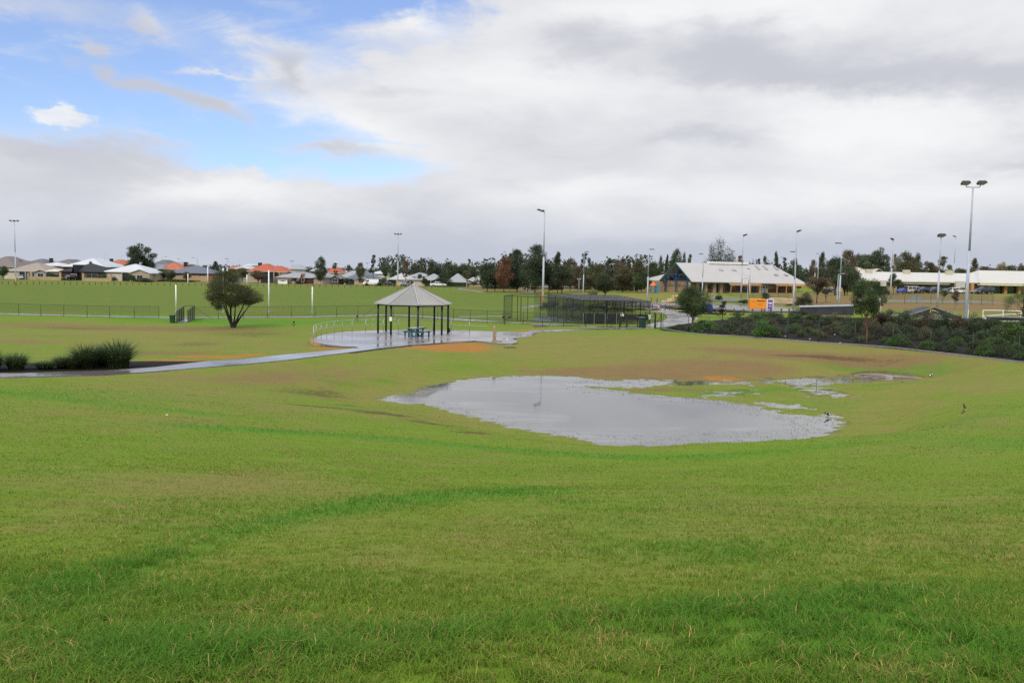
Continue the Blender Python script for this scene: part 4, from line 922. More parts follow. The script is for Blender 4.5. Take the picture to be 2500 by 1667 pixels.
for px, py in [(1750, 766), (1771, 767), (1792, 768), (1815, 769.5), (1837, 769.5), (1859, 770), (1866, 770.5), (1881, 770), (1907, 770), (1926, 771)]: bollard(px, py, .8, 'pale')
# far field edge bollards
EB = MB().box(-.08, .08, -.08, .08, 0, .75).mesh('verge_post', M['timber_grey'])
for i in range(76):
    px = -10+i*(15.2); py = 692+.0098*px
    if 545 < px < 600: continue
    p = G(px, py+1.5); o = obj('verge_post', EB, None, tuple(p)); tag(o, 'tiny low timber post in the row along the far edge of the oval', 'post', 'low posts along the far edge of the oval')

# traffic cone
p = G(1608, 754); rt = thing('traffic_cone', 'small red and white traffic cone at the car park edge', 'traffic cone', tuple(p)); rd = mat('cone_red', (.65, .07, .03), .5)
MB().box(-.2, .2, -.2, .2, 0, .04).build('base', rd, rt); MB().tube((0, 0, .04), (0, 0, .75), .15, .04, 12).build('cone', rd, rt); MB().tube((0, 0, .3), (0, 0, .48), .115, .085, 12).build('reflective_band', M['white'], rt)

# orange clothing bin with purple poster
def clothing_bin():
    p = G(1852, 757.5); k = K(p); D = p[1]; W = 46/k/.97; Dp = 1.9; H = 26.5/k
    og = mat('orange_paint', (.78, .27, .02), .45, .04); pu = mat('purple_print', (.13, .07, .30), .5, .05)
    q = atD(1830, 757, D); rt = thing('clothing_bin', 'bright orange box bin with a white and purple poster end, in the car park', 'donation bin', (q[0], q[1], p[2]+.05), R(-4))
    W1 = 40/k
    MB().box(0, W1, 0, Dp*.8, .05, H).build('bin_body', og, rt, bevel=.02)
    MB().box(.1, W1-.1, .1, Dp*.8-.1, 0, .05).build('skid', M['black'], rt)
    MB().box(W1*.42, W1*.92, -.03, .0-.002, H*.80, H*.87).build('deposit_slot', M['black'], rt)
    MB().prism([(W1*.16, -.012), (W1*.26, -.012), (W1*.26, -.002), (W1*.16, -.002)], H*.72, H*.79).build('emblem', mat('print_red', (.45, .10, .03), .5), rt)
    MB().box(W1*.5, W1*.76, -.012, -.002, H*.52, H*.56).box(W1*.48, W1*.7, -.012, -.002, H*.44, H*.47).build('print_line', mat('print_orange', (.5, .17, .02), .5), rt)
    # angled poster wall on the right
    b = MB(); s = 17/k; 
    pr = MB().box(0, s, -.03, .03, .02, H*1.02).build('poster_board', M['white'], rt, (W1+.03, -.02, 0), R(12))
    MB().box(s*.14, s*.88, -.045, -.032, .12, H*.96).build('poster_print', pu, pr)
    MB().box(s*.2, s*.8, -.055, -.046, H*.64, H*.72).box(s*.3, s*.8, -.055, -.046, H*.56, H*.60).box(s*.25, s*.7, -.055, -.046, H*.40, H*.43).box(s*.25, s*.75, -.055, -.046, H*.32, H*.345).build('poster_lettering', M['white'], pr)
clothing_bin()
# blue cover
def blue_cover():
    p = G(1722, 766); rt = thing('covered_trailer', 'bright blue covered bundle half hidden behind the round tree', 'trailer', tuple(p)); k = K(p)
    bl = mat('blue_tarp', (.012, .05, .42), .5, .2, 3); mb = MB()
    pr = [(-.9, .35), (-1.0, .7), (-.6, 1.25), (.0, 1.5), (.6, 1.4), (.95, .95), (.9, .4)]
    mb.side(pr, -.6, .6); mb.build('cover', bl, rt, bevel=.12)
    MB().box(-.85, .85, -.5, .5, .22, .4).build('chassis', M['dark_steel'], rt)
    for x in (-.5, .5): MB().tube((x, -.62, .26), (x, -.48, .26), .26, n=16).build('wheel', M['black'], rt)
blue_cover()
# ramp handrail beside club
def ramp_rail():
    pts = [G(px, py) for px, py in [(1744, 722.5), (1760, 727), (1776, 731.5), (1792, 736), (1809, 740)]]
    A = [base_at(px, D) for px, D in [(1735, 205), (1760, 196), (1776, 190), (1792, 184), (1809, 178)]]
    tops = [atD(px, py, a[1]) for (px, py), a in zip([(1735, 717), (1760, 722), (1776, 725), (1792, 728), (1809, 731)], A)]
    rt = thing('ramp_handrail', 'sloping grey handrail on the ramp below the club building', 'handrail', tuple(A[0])); o = Vector(A[0])
    for a, t in zip(A, tops): MB().tube(Vector(a)-o, Vector(t)-o, .03, n=8).build('rail_post', M['galv'], rt)
    MB().path([Vector(t)-o for t in tops], .035).build('top_rail', M['galv'], rt)
    MB().path([Vector(t)-o-Vector((0, 0, .4)) for t in tops], .025).build('middle_rail', M['galv'], rt)
ramp_rail()
ribbon('path', [base_at(1730, 206), base_at(1780, 188), base_at(1830, 172), base_at(1900, 158)], 1.6, M['concrete'], n=16)
# basketball hoop
def hoop():
    D = 188; p = base_at(1826, D); rt = thing('basketball_hoop', 'white basketball backboard on a post in front of the club building', 'basketball hoop', tuple(p))
    t = ztop(1820, 681, D)-p[2]; b = ztop(1820, 694, D)-p[2]; w = 13.5*D/F; x0 = atD(1813, 690, D)[0]-p[0]
    MB().tube((0, .5, 0), (0, .5, t-.3), .07, n=8).build('post', M['galv'], rt)
    bd = MB().box(x0, x0+w, 0, .04, b, t).build('backboard', M['white'], rt)
    mb = MB(); 
    for a, c, e, f in ((x0, x0+w, b, b+.06), (x0, x0+w, t-.06, t), (x0, x0+.06, b, t), (x0+w-.06, x0+w, b, t), (x0+w*.33, x0+w*.67, b+.25, b+.3), (x0+w*.33, x0+w*.67, b+.7, b+.75), (x0+w*.33, x0+w*.37, b+.25, b+.7), (x0+w*.63, x0+w*.67, b+.25, b+.7)): mb.box(a, c, -.006, -.002, e, f)
    mb.build('board_lines', M['black'], bd)
    c = Vector((x0+w/2, -.3, b+.15)); MB().path([c+Vector((.22*math.cos(a), .22*math.sin(a), 0)) for a in np.linspace(0, 2*PI, 13)], .012).build('rim', rd, rt)
    MB().bar((x0+w/2, .04, b+.3), (0, .5, b+.3), .06, .06).build('bracket', M['galv'], rt)
hoop()
# rocks by the car park
M['rock'] = mat('sandstone_rock', (.42, .31, .17), .9, .25, 2, bump=.5)
def rock(p, s, seed, label, group=None, m=None, name='rock', sq=.65):
    rg = random.Random(seed); bm = bmesh.new(); bmesh.ops.create_icosphere(bm, subdivisions=2, radius=s)
    k = [(rg.uniform(-1, 1), rg.uniform(-1, 1), rg.uniform(-1, 1)) for _ in range(6)]
    for v in bm.verts:
        for n in k:
            d = v.co.normalized().dot(Vector(n).normalized())
            if d > .6: v.co *= 1-.35*(d-.6)
        v.co.z *= sq; v.co *= rg.uniform(.95, 1.05)
    me = bpy.data.meshes.new(name); bm.to_mesh(me); bm.free(); me.materials.append(m or M['rock'])
    o = obj(name, me, None, (p[0], p[1], p[2]+s*sq*.45), rg.uniform(0, 6)); tag(o, label, 'rock', group); return o
for i, (px, D, s, zz) in enumerate([(1620, 176, .45, 0), (1626, 175, .5, 0), (1632, 175, .5, 0), (1638, 176, .5, .1), (1645, 176, .5, .1), (1632, 177, .45, .35), (1639, 178, .5, .45), (1646, 178, .5, .5), (1644, 179, .45, .9), (1651, 180, .5, .9)]):
    p = base_at(px, D); rock((p[0], p[1], p[2]+zz), s, i, 'yellow sandstone boulder in the pile left of the round tree by the car park', 'sandstone boulders piled by the car park')
# stone retaining block right of clothing bin
p = base_at(1914, 168); mb = MB(); mb.add([(-2.7, 0, 0), (2.3, 0, 0), (2.6, 1.5, 0), (-2.6, 1.5, 0), (-2.5, .1, 1.05), (2.2, .1, .85), (2.5, 1.5, .9), (-2.4, 1.5, 1.1)], [(0, 3, 2, 1), (4, 5, 6, 7), (0, 1, 5, 4), (1, 2, 6, 5), (2, 3, 7, 6), (3, 0, 4, 7)])
tag(mb.build('stone_block_wall', stripes('block_stone', (.45, .36, .22), .35, 'Z', .7, .9, 0, .25), None, tuple(p), bevel=.05), 'pale yellow stone block wall right of the orange clothing bin', 'stone wall')

# skate ramps / dark structures behind the mulch bank
def slab(name, label, corners, ztops, zb, m, cap, cat):
    o = Vector((corners[0][0], corners[0][1], zb)); rt = thing(name, label, cat, tuple(o)); cs = [(c[0]-o.x, c[1]-o.y) for c in corners]
    MB().prism(cs, 0, [z-zb for z in ztops]).build('wall', m, rt)
    n = len(cs); cx = sum(c[0] for c in cs)/n; cy = sum(c[1] for c in cs)/n
    MB().prism([(cx+(c[0]-cx)*1.03+(.05 if c[0] > cx else -.05), cy+(c[1]-cy)*1.08) for c in cs], [z-zb+.004 for z in ztops], [z-zb+.10 for z in ztops]).build('coping', cap, rt)
    return rt
D1, D2 = 100, 100
a, b = atD(1955, 750.5, D1), atD(2085, 747.5, D2); zb = 1.75
M['slate'] = mat('slate_paint', (.035, .037, .045), .6, .25, .8)
s_ = slab('skate_ramp', 'long low dark wall with pale coping behind the mulch bank, left of the orange-trunked tree', [(a[0], a[1]), (b[0], b[1]), (b[0]+.6, b[1]+2.2), (a[0]+.6, a[1]+2.2)], [a[2], b[2], b[2], a[2]], zb, M['slate'], mat('steel_coping', (.33, .36, .42), .4, .1), 'skate ramp')
D1 = 96; a, b = atD(2416, 775, D1), atD(2520, 778, D1)
slab('skate_ramp', 'black low wall with a red edge at the right end of the mulch bank', [(a[0], a[1]), (b[0], b[1]), (b[0]+.6, b[1]+1.8), (a[0]+.6, a[1]+1.8)], [a[2], b[2], b[2], a[2]], 1.4, mat('black_paint', (.012, .012, .014), .55), mat('steel_coping_dark', (.12, .13, .14), .4), 'skate ramp')
q = atD(2414, 782, 95.8); tag(MB().box(-.06, .06, -.05, .05, -.6, .32).build('edge_board', mat('red_board', (.35, .03, .03), .6), None, tuple(q)), 'narrow red board on the end of the black low wall', 'board')
def gable():
    D = 98; L, T_, Rr = atD(2222, 768.5, D), atD(2281, 750.5, D), atD(2344, 773.5, D); o = Vector((T_[0], T_[1], 1.4)); rt = thing('gabled_hut', 'small hut with a low dark gable roof and yellow scrawl, behind the bank shrubs', 'hut', tuple(o))
    l, t, r = (Vector(p)-o for p in (L, T_, Rr)); dy = 3.0; mb = MB(); th = .32
    for a, b in ((l, t), (t, r)):
        q = [a, b, b+Vector((0, dy, 0)), a+Vector((0, dy, 0))]; mb.add([v-Vector((0, 0, th)) for v in q]+q, [(0, 3, 2, 1), (4, 5, 6, 7), (0, 1, 5, 4), (1, 2, 6, 5), (2, 3, 7, 6), (3, 0, 4, 7)])
    mb.build('roof', M['slate'], rt)
    mb = MB(); 
    for a, b in ((l, t), (t, r)): mb.bar(a+Vector((0, -.04, .03)), b+Vector((0, -.04, .03)), .08, .09)
    mb.build('roof_edge', mat('roof_edge_grey', (.24, .26, .27), .45), rt)
    mb = MB(); mb.add([(l.x+.4, .3, 0), (r.x-.4, .3, 0), (r.x-.4, .3, r.z-.25), (t.x, .3, t.z-.33), (l.x+.4, .3, l.z-.25), (l.x+.4, dy-.2, 0), (r.x-.4, dy-.2, 0), (r.x-.4, dy-.2, r.z-.25), (t.x, dy-.2, t.z-.33), (l.x+.4, dy-.2, l.z-.25)], [(0, 1, 2, 3, 4), (5, 6, 7, 8, 9), (0, 1, 6, 5), (1, 2, 7, 6), (4, 0, 5, 9)])
    mb.build('wall', mat('hut_wall', (.25, .25, .22), .8, .2), rt)
    ye = mat('yellow_paint', (.75, .62, .12), .5); mb = MB(); y = -.10
    s = Vector((t.x-.32, y, t.z-.52))
    def stroke(pts): mb.path([Vector((X+(p[0]-X)*sc_, y, Z+.1+(p[1]-Z)*sc_)) for p in pts], .026, 5)
    X, Z = t.x-.5, t.z-.58
    sc_ = .55
    stroke([(X+.35, Z+.42), (X+.1, Z+.45), (X+.05, Z+.25), (X+.22, Z+.12), (X+.12, Z-.12), (X-.15, Z-.1)])
    stroke([(X+.75, Z+.36), (X+.52, Z+.38), (X+.48, Z+.18), (X+.68, Z+.14)]); stroke([(X+.86, Z+.12), (X+.92, Z+.3), (X+1.05, Z+.12), (X+1.14, Z+.26), (X+1.24, Z+.06)]); stroke([(X+1.4, Z+.1), (X+1.5, Z-.12), (X+1.62, Z-.02)])
    mb.build('painted_writing', ye, rt)
gable()
# pale concrete skate bowl edges and rail
o = ribbon('skate_park_floor', [base_at(2150, 103), base_at(2300, 101), base_at(2440, 99), base_at(2560, 98)], 7, mat('pale_concrete', (.40, .42, .41), .5, .1), n=20, off=.03)
def white_rail():
    D = 104; P = [atD(*q, D) for q in [(2400, 757.5), (2449, 758), (2494, 759.5)]]; B = [atD(*q, D) for q in [(2400, 772), (2449, 768), (2492, 766)]]
    rt = thing('white_railing', 'white pipe railing with orange posts at the right edge above the black wall', 'railing', tuple(B[0])); o = Vector(B[0]); h = 1.0
    for b, t in zip(B, P): MB().tube(Vector((b[0], b[1], T1(b[0], b[1])))-o, Vector(t)-o, .05, n=8).build('rail_post', M['white'], rt)
    MB().path([Vector(p)-o for p in P], .045).build('top_rail', M['white'], rt); MB().path([Vector(p)-o for p in B], .045).build('bottom_rail', M['white'], rt)
white_rail()
# white marker board on post + little panels
def postboard(px, D, yb, yt, xw, label, m=None):
    p = base_at(px, D); rt = thing('post_sign', label, 'sign', tuple(p)); h = ztop(px, yt, D)-p[2]; b = ztop(px, yb, D)-p[2]; w = xw*D/F
    MB().tube((0, 0, 0), (0, 0, h), .04, n=8).build('pole', M['white'], rt); MB().box(-w, .02, -.07, -.045, b, h).build('sign_panel', m or M['white'], rt)
postboard(2150, 112, 738, 725, 17, 'white board on a thin white post right of the orange-trunked tree')
postboard(2363, 101, 755, 742, -6 if False else 6, 'small grey board beside the foot of the largest floodlight pole', M['galv'])
# tennis court fence
A = [base_at(px, D) for px, D in [(2145, 150), (2208, 150), (2238, 150), (2272, 149), (2300, 149), (2336, 148.5), (2370, 148), (2396, 148), (2424, 147.5)]]
fence('tall black mesh fence round the tennis court in front of the parked cars', A, [ztop(px, yt, a[1])-a[2] for (px, yt), a in zip([(2145, 714), (2208, 714), (2238, 714), (2272, 714), (2300, 715), (2336, 716), (2370, 716), (2396, 717), (2424, 718)], A)], name='court_fence')
q = base_at(2235, 152); tag(MB().box(-.9, .9, 0, .08, .7, 1.15).box(-.8, -.74, 0, .06, 0, .7).box(.74, .8, 0, .06, 0, .7).build('court_board', mat('blue_grey_panel', (.2, .27, .33), .5), None, (q[0], q[1], q[2])), 'blue grey board low inside the tennis court fence', 'board')
A = [base_at(px, D) for px, D in [(1755, 214), (1785, 210), (1808, 208), (1838, 205), (1866, 203), (1900, 200), (1925, 198)]]
fence('thin dark court fence in front of the club building veranda', A, [3.0]*7, name='court_fence')

# small birds and litter
def magpie(px, py, rz, label, s=1.0):
    p = G(px, py); z = max(p[2], WL); bl = mat('black_feather', (.012, .012, .014), .5); wh = mat('white_feather', (.7, .7, .68), .6)
    rt = thing('magpie', label, 'bird', (p[0], p[1], z), rz); bm = bmesh.new()
    # body, neck, head, bill and tail: one surface grown from rings along the spine
    sp = [(-.26, .115, .004, .03), (-.20, .12, .018, .03), (-.12, .135, .035, .05), (-.03, .15, .06, .066), (.05, .165, .062, .066), (.11, .20, .042, .046), (.14, .235, .034, .036), (.175, .25, .034, .034), (.20, .248, .018, .018), (.245, .24, .003, .004)]
    rings = []
    for x, z_, ry, rz_ in sp: rings.append([bm.verts.new((x*s, (rz_ if x > -.2 else rz_)*s*math.cos(a), (z_+ry*math.sin(a))*s)) for a in np.linspace(0, 2*PI, 10, endpoint=False)])
    for a, b in zip(rings[:-1], rings[1:]):
        for i in range(10): bm.faces.new((a[i], a[(i+1) % 10], b[(i+1) % 10], b[i]))
    bm.faces.new(rings[0]); bm.faces.new(rings[-1]); bmesh.ops.recalc_face_normals(bm, faces=bm.faces); me = bpy.data.meshes.new('body'); me.materials.append(bl); me.materials.append(wh)
    for f in bm.faces:
        c = f.calc_center_median()/s
        if (.09 < c.x < .15 and c.z > .2) or (-.14 < c.x < .0 and c.z > .15) or (c.x < -.1 and c.z < .11): f.material_index = 1
        f.smooth = True
    bm.to_mesh(me); bm.free(); obj('body', me, rt)
    for y in (-.03, .03): MB().tube((.0, y*s, 0), (.01, y*s, .1*s), .006*s, n=5).tube((-.0, y*s, .004), (.05*s, y*s, .004), .005*s, n=4).build('leg', bl, rt)
magpie(2021, 1018, R(200), 'magpie standing at the right corner of the big puddle', .95)
magpie(2272, 922, R(20), 'distant black and white bird at the far end of the puddle', 1.0)
p = G(408, 1014); rock(p, .05, 3, 'small pale stone lying on the grass left of the puddle', m=mat('pale_stone', (.6, .48, .38), .8), name='stone')
p = G(1244, 850); mb = MB().path([(-.45, 0, .04), (-.1, .05, .05), (.2, .02, .07), (.5, .1, .05)], .03); tag(mb.build('fallen_branch', mat('wet_bark', (.05, .04, .03), .8), None, tuple(p)), 'thin dark fallen stick on the grass below the fountain pad', 'stick')
for i, (px, py) in enumerate([(1917, 824), (1977, 831), (2038, 820), (2051, 840), (2163, 834), (2281, 856), (1800, 818), (1662, 805)]):
    p = G(px, py-2); rock((p[0], p[1], p[2]+.02), .07, 20+i, 'small white stone on the black mulch at the foot of the bank', 'white stones on the mulch', mat('white_stone', (.7, .68, .62), .8), 'stone')
p = G(1320, 797); tag(MB().tube((0, 0, -.05), (0, 0, .06), .8, .75, 20).build('drain_cover', M['slate'], None, tuple(p)), 'dark round drain cover in the grass before the cricket nets', 'drain cover')
# concrete pit lid and pipe end in the far puddle
p = onz(2166, 925, WL); rt = thing('drain_outlet', 'half drowned drain mouth with curved pale pipes at the far end of the puddle', 'drain', (p[0], p[1], WL))
mb = MB(); gb = mat('pale_pipe', (.30, .24, .20), .5)
for (y0, x0, x1) in ((.9, -1.2, 2.0), (.2, -.9, 2.8), (1.6, -1.6, 1.2)): mb.path([(x0+(x1-x0)*t, y0+.6*math.sin(t*PI), .01+.05*math.sin(t*PI)) for t in np.linspace(0, 1, 8)], .045)
mb.build('pipe', gb, rt); MB().box(-.25, .15, -.5, -.2, -.02, .22).build('outlet_block', M['galv'], rt)

# playground pieces left of the club building
p = base_at(1594, 226); rt = thing('playground_tower', 'tiny playground tower with an orange cone roof left of the club building', 'playground', tuple(p)); og_ = mat('play_orange', (.70, .13, .03), .5); bp_ = mat('play_blue', (.05, .20, .30), .5)
for x in (-.5, .5):
    for y in (-.5, .5): MB().tube((x, y, 0), (x, y, 1.9), .05).build('post', bp_, rt)
MB().box(-.6, .6, -.6, .6, .8, .9).build('platform', bp_, rt); MB().tube((0, 0, 1.9), (0, 0, 2.9), .85, .05, 8).build('roof', og_, rt)
p = base_at(1603, 226); tag(MB().box(-.45, .45, -.05, .05, 0, 2.2).tube((-.5, 0, 0), (-.5, 0, 2.3), .06).tube((.5, 0, 0), (.5, 0, 2.3), .06).build('climbing_panel', bp_, None, tuple(p)), 'teal blue climbing panel beside the orange topped playground tower', 'playground')

# ------------------------------------------------------------------ houses
def tiles(n, c, per=.33): return stripes(n, c, per, 'Z', .78, .75, 0, .12, .3)
def metal_roof(n, c): return mat(n, c, .42, .05, .4)
RM = dict(beige=tiles('tile_beige', (.30, .25, .21)), black=tiles('tile_black', (.022, .023, .028)), grey=tiles('tile_grey', (.13, .13, .145)), brown=tiles('tile_brown', (.17, .15, .14)), orange=tiles('tile_orange', (.42, .13, .06)), red=tiles('tile_red', (.40, .095, .05)),
          white=metal_roof('sheet_white', (.50, .52, .54)), zinc=metal_roof('sheet_zinc', (.27, .29, .31)), blue=metal_roof('sheet_bluegrey', (.10, .115, .15)), pale=metal_roof('sheet_pale', (.40, .42, .43)), cream=metal_roof('sheet_cream', (.60, .56, .46)))
WM = dict(cream=stripes('cream_brick', (.41, .34, .235), .09, 'Z', .8, .85), grey=mat('grey_render', (.33, .31, .30), .8), darkred=stripes('dark_brick', (.075, .03, .028), .09, 'Z', .7, .85), red=stripes('red_brick', (.30, .12, .08), .09, 'Z', .75, .85),
          yellow=stripes('yellow_brick', (.43, .315, .165), .09, 'Z', .8, .85), white=mat('white_render', (.62, .60, .56), .7), dark=mat('dark_cladding', (.05, .05, .055), .7), olive=mat('olive_panel', (.10, .095, .06), .7))
M['glass'] = mat('window_glass', (.03, .035, .045), .08, .3, 1, spec=.8)
M['frame'] = mat('window_frame', (.55, .53, .48), .5)
M['garage'] = stripes('garage_door', (.55, .50, .42), .45, 'Z', .8, .5)
M['garage_dark'] = stripes('garage_door_dark', (.07, .03, .03), .45, 'Z', .7, .5)
M['doorwood'] = mat('front_door', (.10, .05, .03), .5)
M['fascia'] = mat('fascia', (.45, .42, .37), .5)
M['yellowpillar'] = WM['yellow']
def roof_hip(mb, x0, x1, y0, y1, z, hr, gable=False, ov=.0, mi=0):
    w, d = x1-x0, y1-y0; A = [(x0, y0, z), (x1, y0, z), (x1, y1, z), (x0, y1, z)]
    if w >= d:
        i = 0 if gable else d/2; r = [(x0+i, (y0+y1)/2, z+hr), (x1-i+.001, (y0+y1)/2, z+hr)]; fs = [(0, 1, 5, 4), (1, 2, 5), (2, 3, 4, 5), (3, 0, 4), (0, 3, 2, 1)]
    else:
        i = 0 if gable else w/2; r = [((x0+x1)/2, y0+i, z+hr), ((x0+x1)/2, y1-i+.001, z+hr)]; fs = [(0, 1, 4), (1, 2, 5, 4), (2, 3, 5), (3, 0, 4, 5), (0, 3, 2, 1)]
    mb.add(A+r, fs, mi)
def house(label, x0, x1, D, ye, yr, roof, wall, feats=(), depth=12., yaw=0., gz=None, wallh=None, name='house', group=None, flat=0):
    xm = (x0+x1)/2; b = base_at(xm, D); k = F/D; w = (x1-x0)/k; z0 = b[2] if gz is None else gz
    he = atD(xm, ye, D)[2]-z0; hr = atD(xm, yr, D+depth/2)[2]-z0-he; hr = max(hr, .6)
    rt = thing(name, label, 'house', (b[0], D, z0-.05), R(yaw), group)
    x0, x1 = -w/2, w/2; ov = .45
    MB().box(x0+ov, x1-ov, ov, depth-ov, -.3, he).build('wall', WM[wall], rt)
    mb = MB(); roof_hip(mb, x0, x1, 0, depth, he+.02, hr); r = mb.build('roof', RM[roof], rt)
    f = MB(); f.box(x0-.02, x1+.02, -.06, -.0, he-.16, he+.05).box(x0-.06, x0, -.06, depth, he-.16, he+.05).box(x1, x1+.06, -.06, depth, he-.16, he+.05); f.build('gutter', M['fascia'] if roof not in ('black', 'blue') else M['dark_steel'], r)
    for ft in feats:
        t = ft[0]; cx = x0+w*ft[1]; y = ov
        if t in 'gG':
            ww = ft[2]; MB().box(cx-ww/2, cx+ww/2, y-.04, y-.005, -.2, min(2.3, he-.2)).build('garage_door', M['garage_dark'] if t == 'G' else M['garage'], rt)
        elif t == 'w':
            ww, hh = ft[2], ft[3]; zb = ft[4] if len(ft) > 4 else .8
            fr = MB().box(cx-ww/2-.07, cx+ww/2+.07, y-.05, y-.005, zb-.07, zb+hh+.07).build('window', M['frame'], rt)
            MB().box(cx-ww/2, cx-.03, y-.065, y-.052, zb, zb+hh).box(cx+.03, cx+ww/2, y-.065, y-.052, zb, zb+hh).build('pane', M['glass'], fr)
        elif t == 'd':
            d = MB().box(cx-.5, cx+.5, y-.05, y-.005, -.1, 2.1).build('door', M['doorwood'], rt); MB().box(cx+.3, cx+.36, y-.1, y-.05, .95, 1.05).build('handle', M['galv'], d)
        elif t == 's':          # flat dark panel standing in for the shade inside a porch / carport
            ww = ft[2]; MB().box(cx-ww/2, cx+ww/2, y-.03, y-.005, -.1, he-.25).build('porch_shade_panel', M['glass'], rt)
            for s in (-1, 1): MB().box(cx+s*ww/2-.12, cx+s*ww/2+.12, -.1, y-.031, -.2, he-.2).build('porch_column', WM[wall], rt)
        elif t == 'p':          # gabled bay in front
            ww, hh, rk = ft[2], ft[3], ft[4] if len(ft) > 4 else roof
            p = MB().add([(cx-ww/2, -1.6, -.3), (cx+ww/2, -1.6, -.3), (cx+ww/2, -1.6, he-.1), (cx, -1.6, he+hh-.25), (cx-ww/2, -1.6, he-.1), (cx-ww/2, y+.3, -.3), (cx+ww/2, y+.3, -.3), (cx+ww/2, y+.3, he-.1), (cx, y+.3, he+hh-.25), (cx-ww/2, y+.3, he-.1)],
                     [(0, 1, 2, 3, 4), (0, 5, 6, 1), (1, 6, 7, 2), (0, 4, 9, 5)]).build('gable_wall', WM[ft[5] if len(ft) > 5 else wall], rt)
            q = MB().add([(cx-ww/2-.4, -2, he-.25), (cx, -2, he+hh), (cx+ww/2+.4, -2, he-.25), (cx-ww/2-.4, depth*.35, he-.25), (cx, depth*.42, he+hh), (cx+ww/2+.4, depth*.35, he-.25),
                           (cx-ww/2-.4, -2, he-.37), (cx, -2, he+hh-.14), (cx+ww/2+.4, -2, he-.37), (cx-ww/2-.4, depth*.35, he-.37), (cx, depth*.42, he+hh-.14), (cx+ww/2+.4, depth*.35, he-.37)],
                          [(0, 1, 4, 3), (1, 2, 5, 4), (6, 9, 10, 7), (7, 10, 11, 8), (0, 6, 7, 1), (1, 7, 8, 2), (0, 3, 9, 6), (2, 8, 11, 5), (3, 4, 10, 9), (4, 5, 11, 10)]).build('gable_roof', RM[rk], rt)
            fr = MB().box(cx-.95, cx+.95, -1.65, -1.605, .75, 2.1).build('window', M['frame'], p); MB().box(cx-.85, cx-.03, -1.665, -1.652, .85, 2.0).box(cx+.03, cx+.85, -1.665, -1.652, .85, 2.0).build('pane', M['glass'], fr)
        elif t == 'c': MB().box(cx-.6, cx+.6, depth*.4, depth*.4+.8, he+hr*.4, he+hr+.35).build('air_cooler', M['dark_steel'], r)
        elif t == 'a': MB().tube((cx, depth/2, he+hr*.6), (cx, depth/2, he+hr+1.6), .03).tube((cx-.5, depth/2, he+hr+1.5), (cx+.5, depth/2, he+hr+1.5), .025).build('antenna', M['galv'], r)
        elif t == 'l': # lantern / pagoda
            MB().box(cx-2.2, cx+2.2, depth/2-1.2, depth/2+1.2, he+hr*.7, he+hr+.5).build('lantern_wall', M['frame'], r); mb = MB(); roof_hip(mb, cx-3.0, cx+3.0, depth/2-2, depth/2+2, he+hr+.5, 1.6); mb.build('lantern_roof', RM[roof], r)
        elif t == 'o': # solar
            q = MB(); y = depth*.14; 
            for a_ in (0, 1.15, 2.3, 3.45): zz = he+hr*(y/(depth/2)); q.add([(cx+a_, y, zz+.1), (cx+a_+1.0, y, zz+.1), (cx+a_+1.0, y+2.0, zz+.1+2.0*hr/(depth/2)), (cx+a_, y+2.0, zz+.1+2.0*hr/(depth/2))], [(0, 1, 2, 3)])
            q.build('solar_panel', M['glass'], r)
    return rt
H = house
# rear rows first
H('house with a wide brownish grey roof at the far left edge', -60, 38, 320, 650, 625, 'brown', 'grey', depth=20)
H('dark grey roofed house peeping over the beige roof, behind to the left', 48, 116, 335, 645, 631.5, 'grey', 'red', (('c', .85),), 14)
H('grey roofed house half hidden behind the beige roof', 62, 122, 318, 652, 640.5, 'grey', 'red', (), 12)
H('dark grey roof peeping above the middle of the long white roof', 133, 178, 345, 642, 632.5, 'grey', 'red', (), 14)
H('house with a low long white sheet roof and brick wall', 84, 160, 308, 648.6, 640, 'white', 'red', (('w', .5, 3, .8, 1.2), ('w', .25, 2, .8, 1.2)), 10)
H('house with the tallest big white sheet roof, left part of the view', 150, 257, 306, 651, 629.5, 'white', 'darkred', (('a', .68),), 20)
H('house with a dark grey roof right of the big white roof', 228, 275, 330, 652, 638.5, 'grey', 'red', (), 14)
H('house with a small bright orange roof left of the big gum tree', 252, 302, 345, 648, 633.5, 'orange', 'red', (('c', .08), ('a', .55)), 14)
H('orange roofed house lower down in front of the small bright orange roof', 258, 296, 322, 655, 645, 'orange', 'red', (), 10)
H('house with a grey tiled roof immediately right of the big gum tree', 362, 415, 350, 647, 634, 'grey', 'cream', (('a', .6),), 16)
H('pale grey roofed house under the right side of the big gum tree', 350, 396, 322, 656, 645.5, 'zinc', 'cream', (), 12)
H('house with an orange tiled roof and grey ridge behind the dark blue roof', 376, 446, 326, 657, 641, 'orange', 'cream', (('c', .9),), 14)
H('house with a pale flat-looking roof behind the orange tiled one', 396, 452, 370, 645, 639, 'zinc', 'cream', (), 12)
H('white low building at the end of the side street', 560, 612, 420, 658, 652, 'pale', 'white', (('w', .5, 3, 1.2),), 12)
H('small orange roof far along the side street', 556, 580, 380, 655, 649.5, 'orange', 'cream', (), 10)
H('cream walled house with pale roof behind the street trees', 570, 615, 350, 656, 647, 'pale', 'cream', (('w', .3, 2, 1.2),), 12)
H('white upper storey behind the red roofs', 592, 616, 360, 648, 644, 'white', 'white', (), 10)
H('house with a red tiled roof behind the dense narrow tree', 790, 833, 335, 666, 652, 'red', 'white', (), 14)
H('pale grey roof behind the cream garage house', 745, 790, 340, 665, 654, 'pale', 'white', (), 12)
H('white long roof behind the blue-grey roof, centre left', 812, 880, 345, 668, 660, 'white', 'white', (), 12)
H('white distant roof right of the tall sparse gum', 898, 950, 345, 668, 661, 'white', 'white', (), 12)
H('zinc roofed house between cream garage and dark tiled roof', 826, 874, 310, 676, 662.5, 'zinc', 'cream', (), 12)
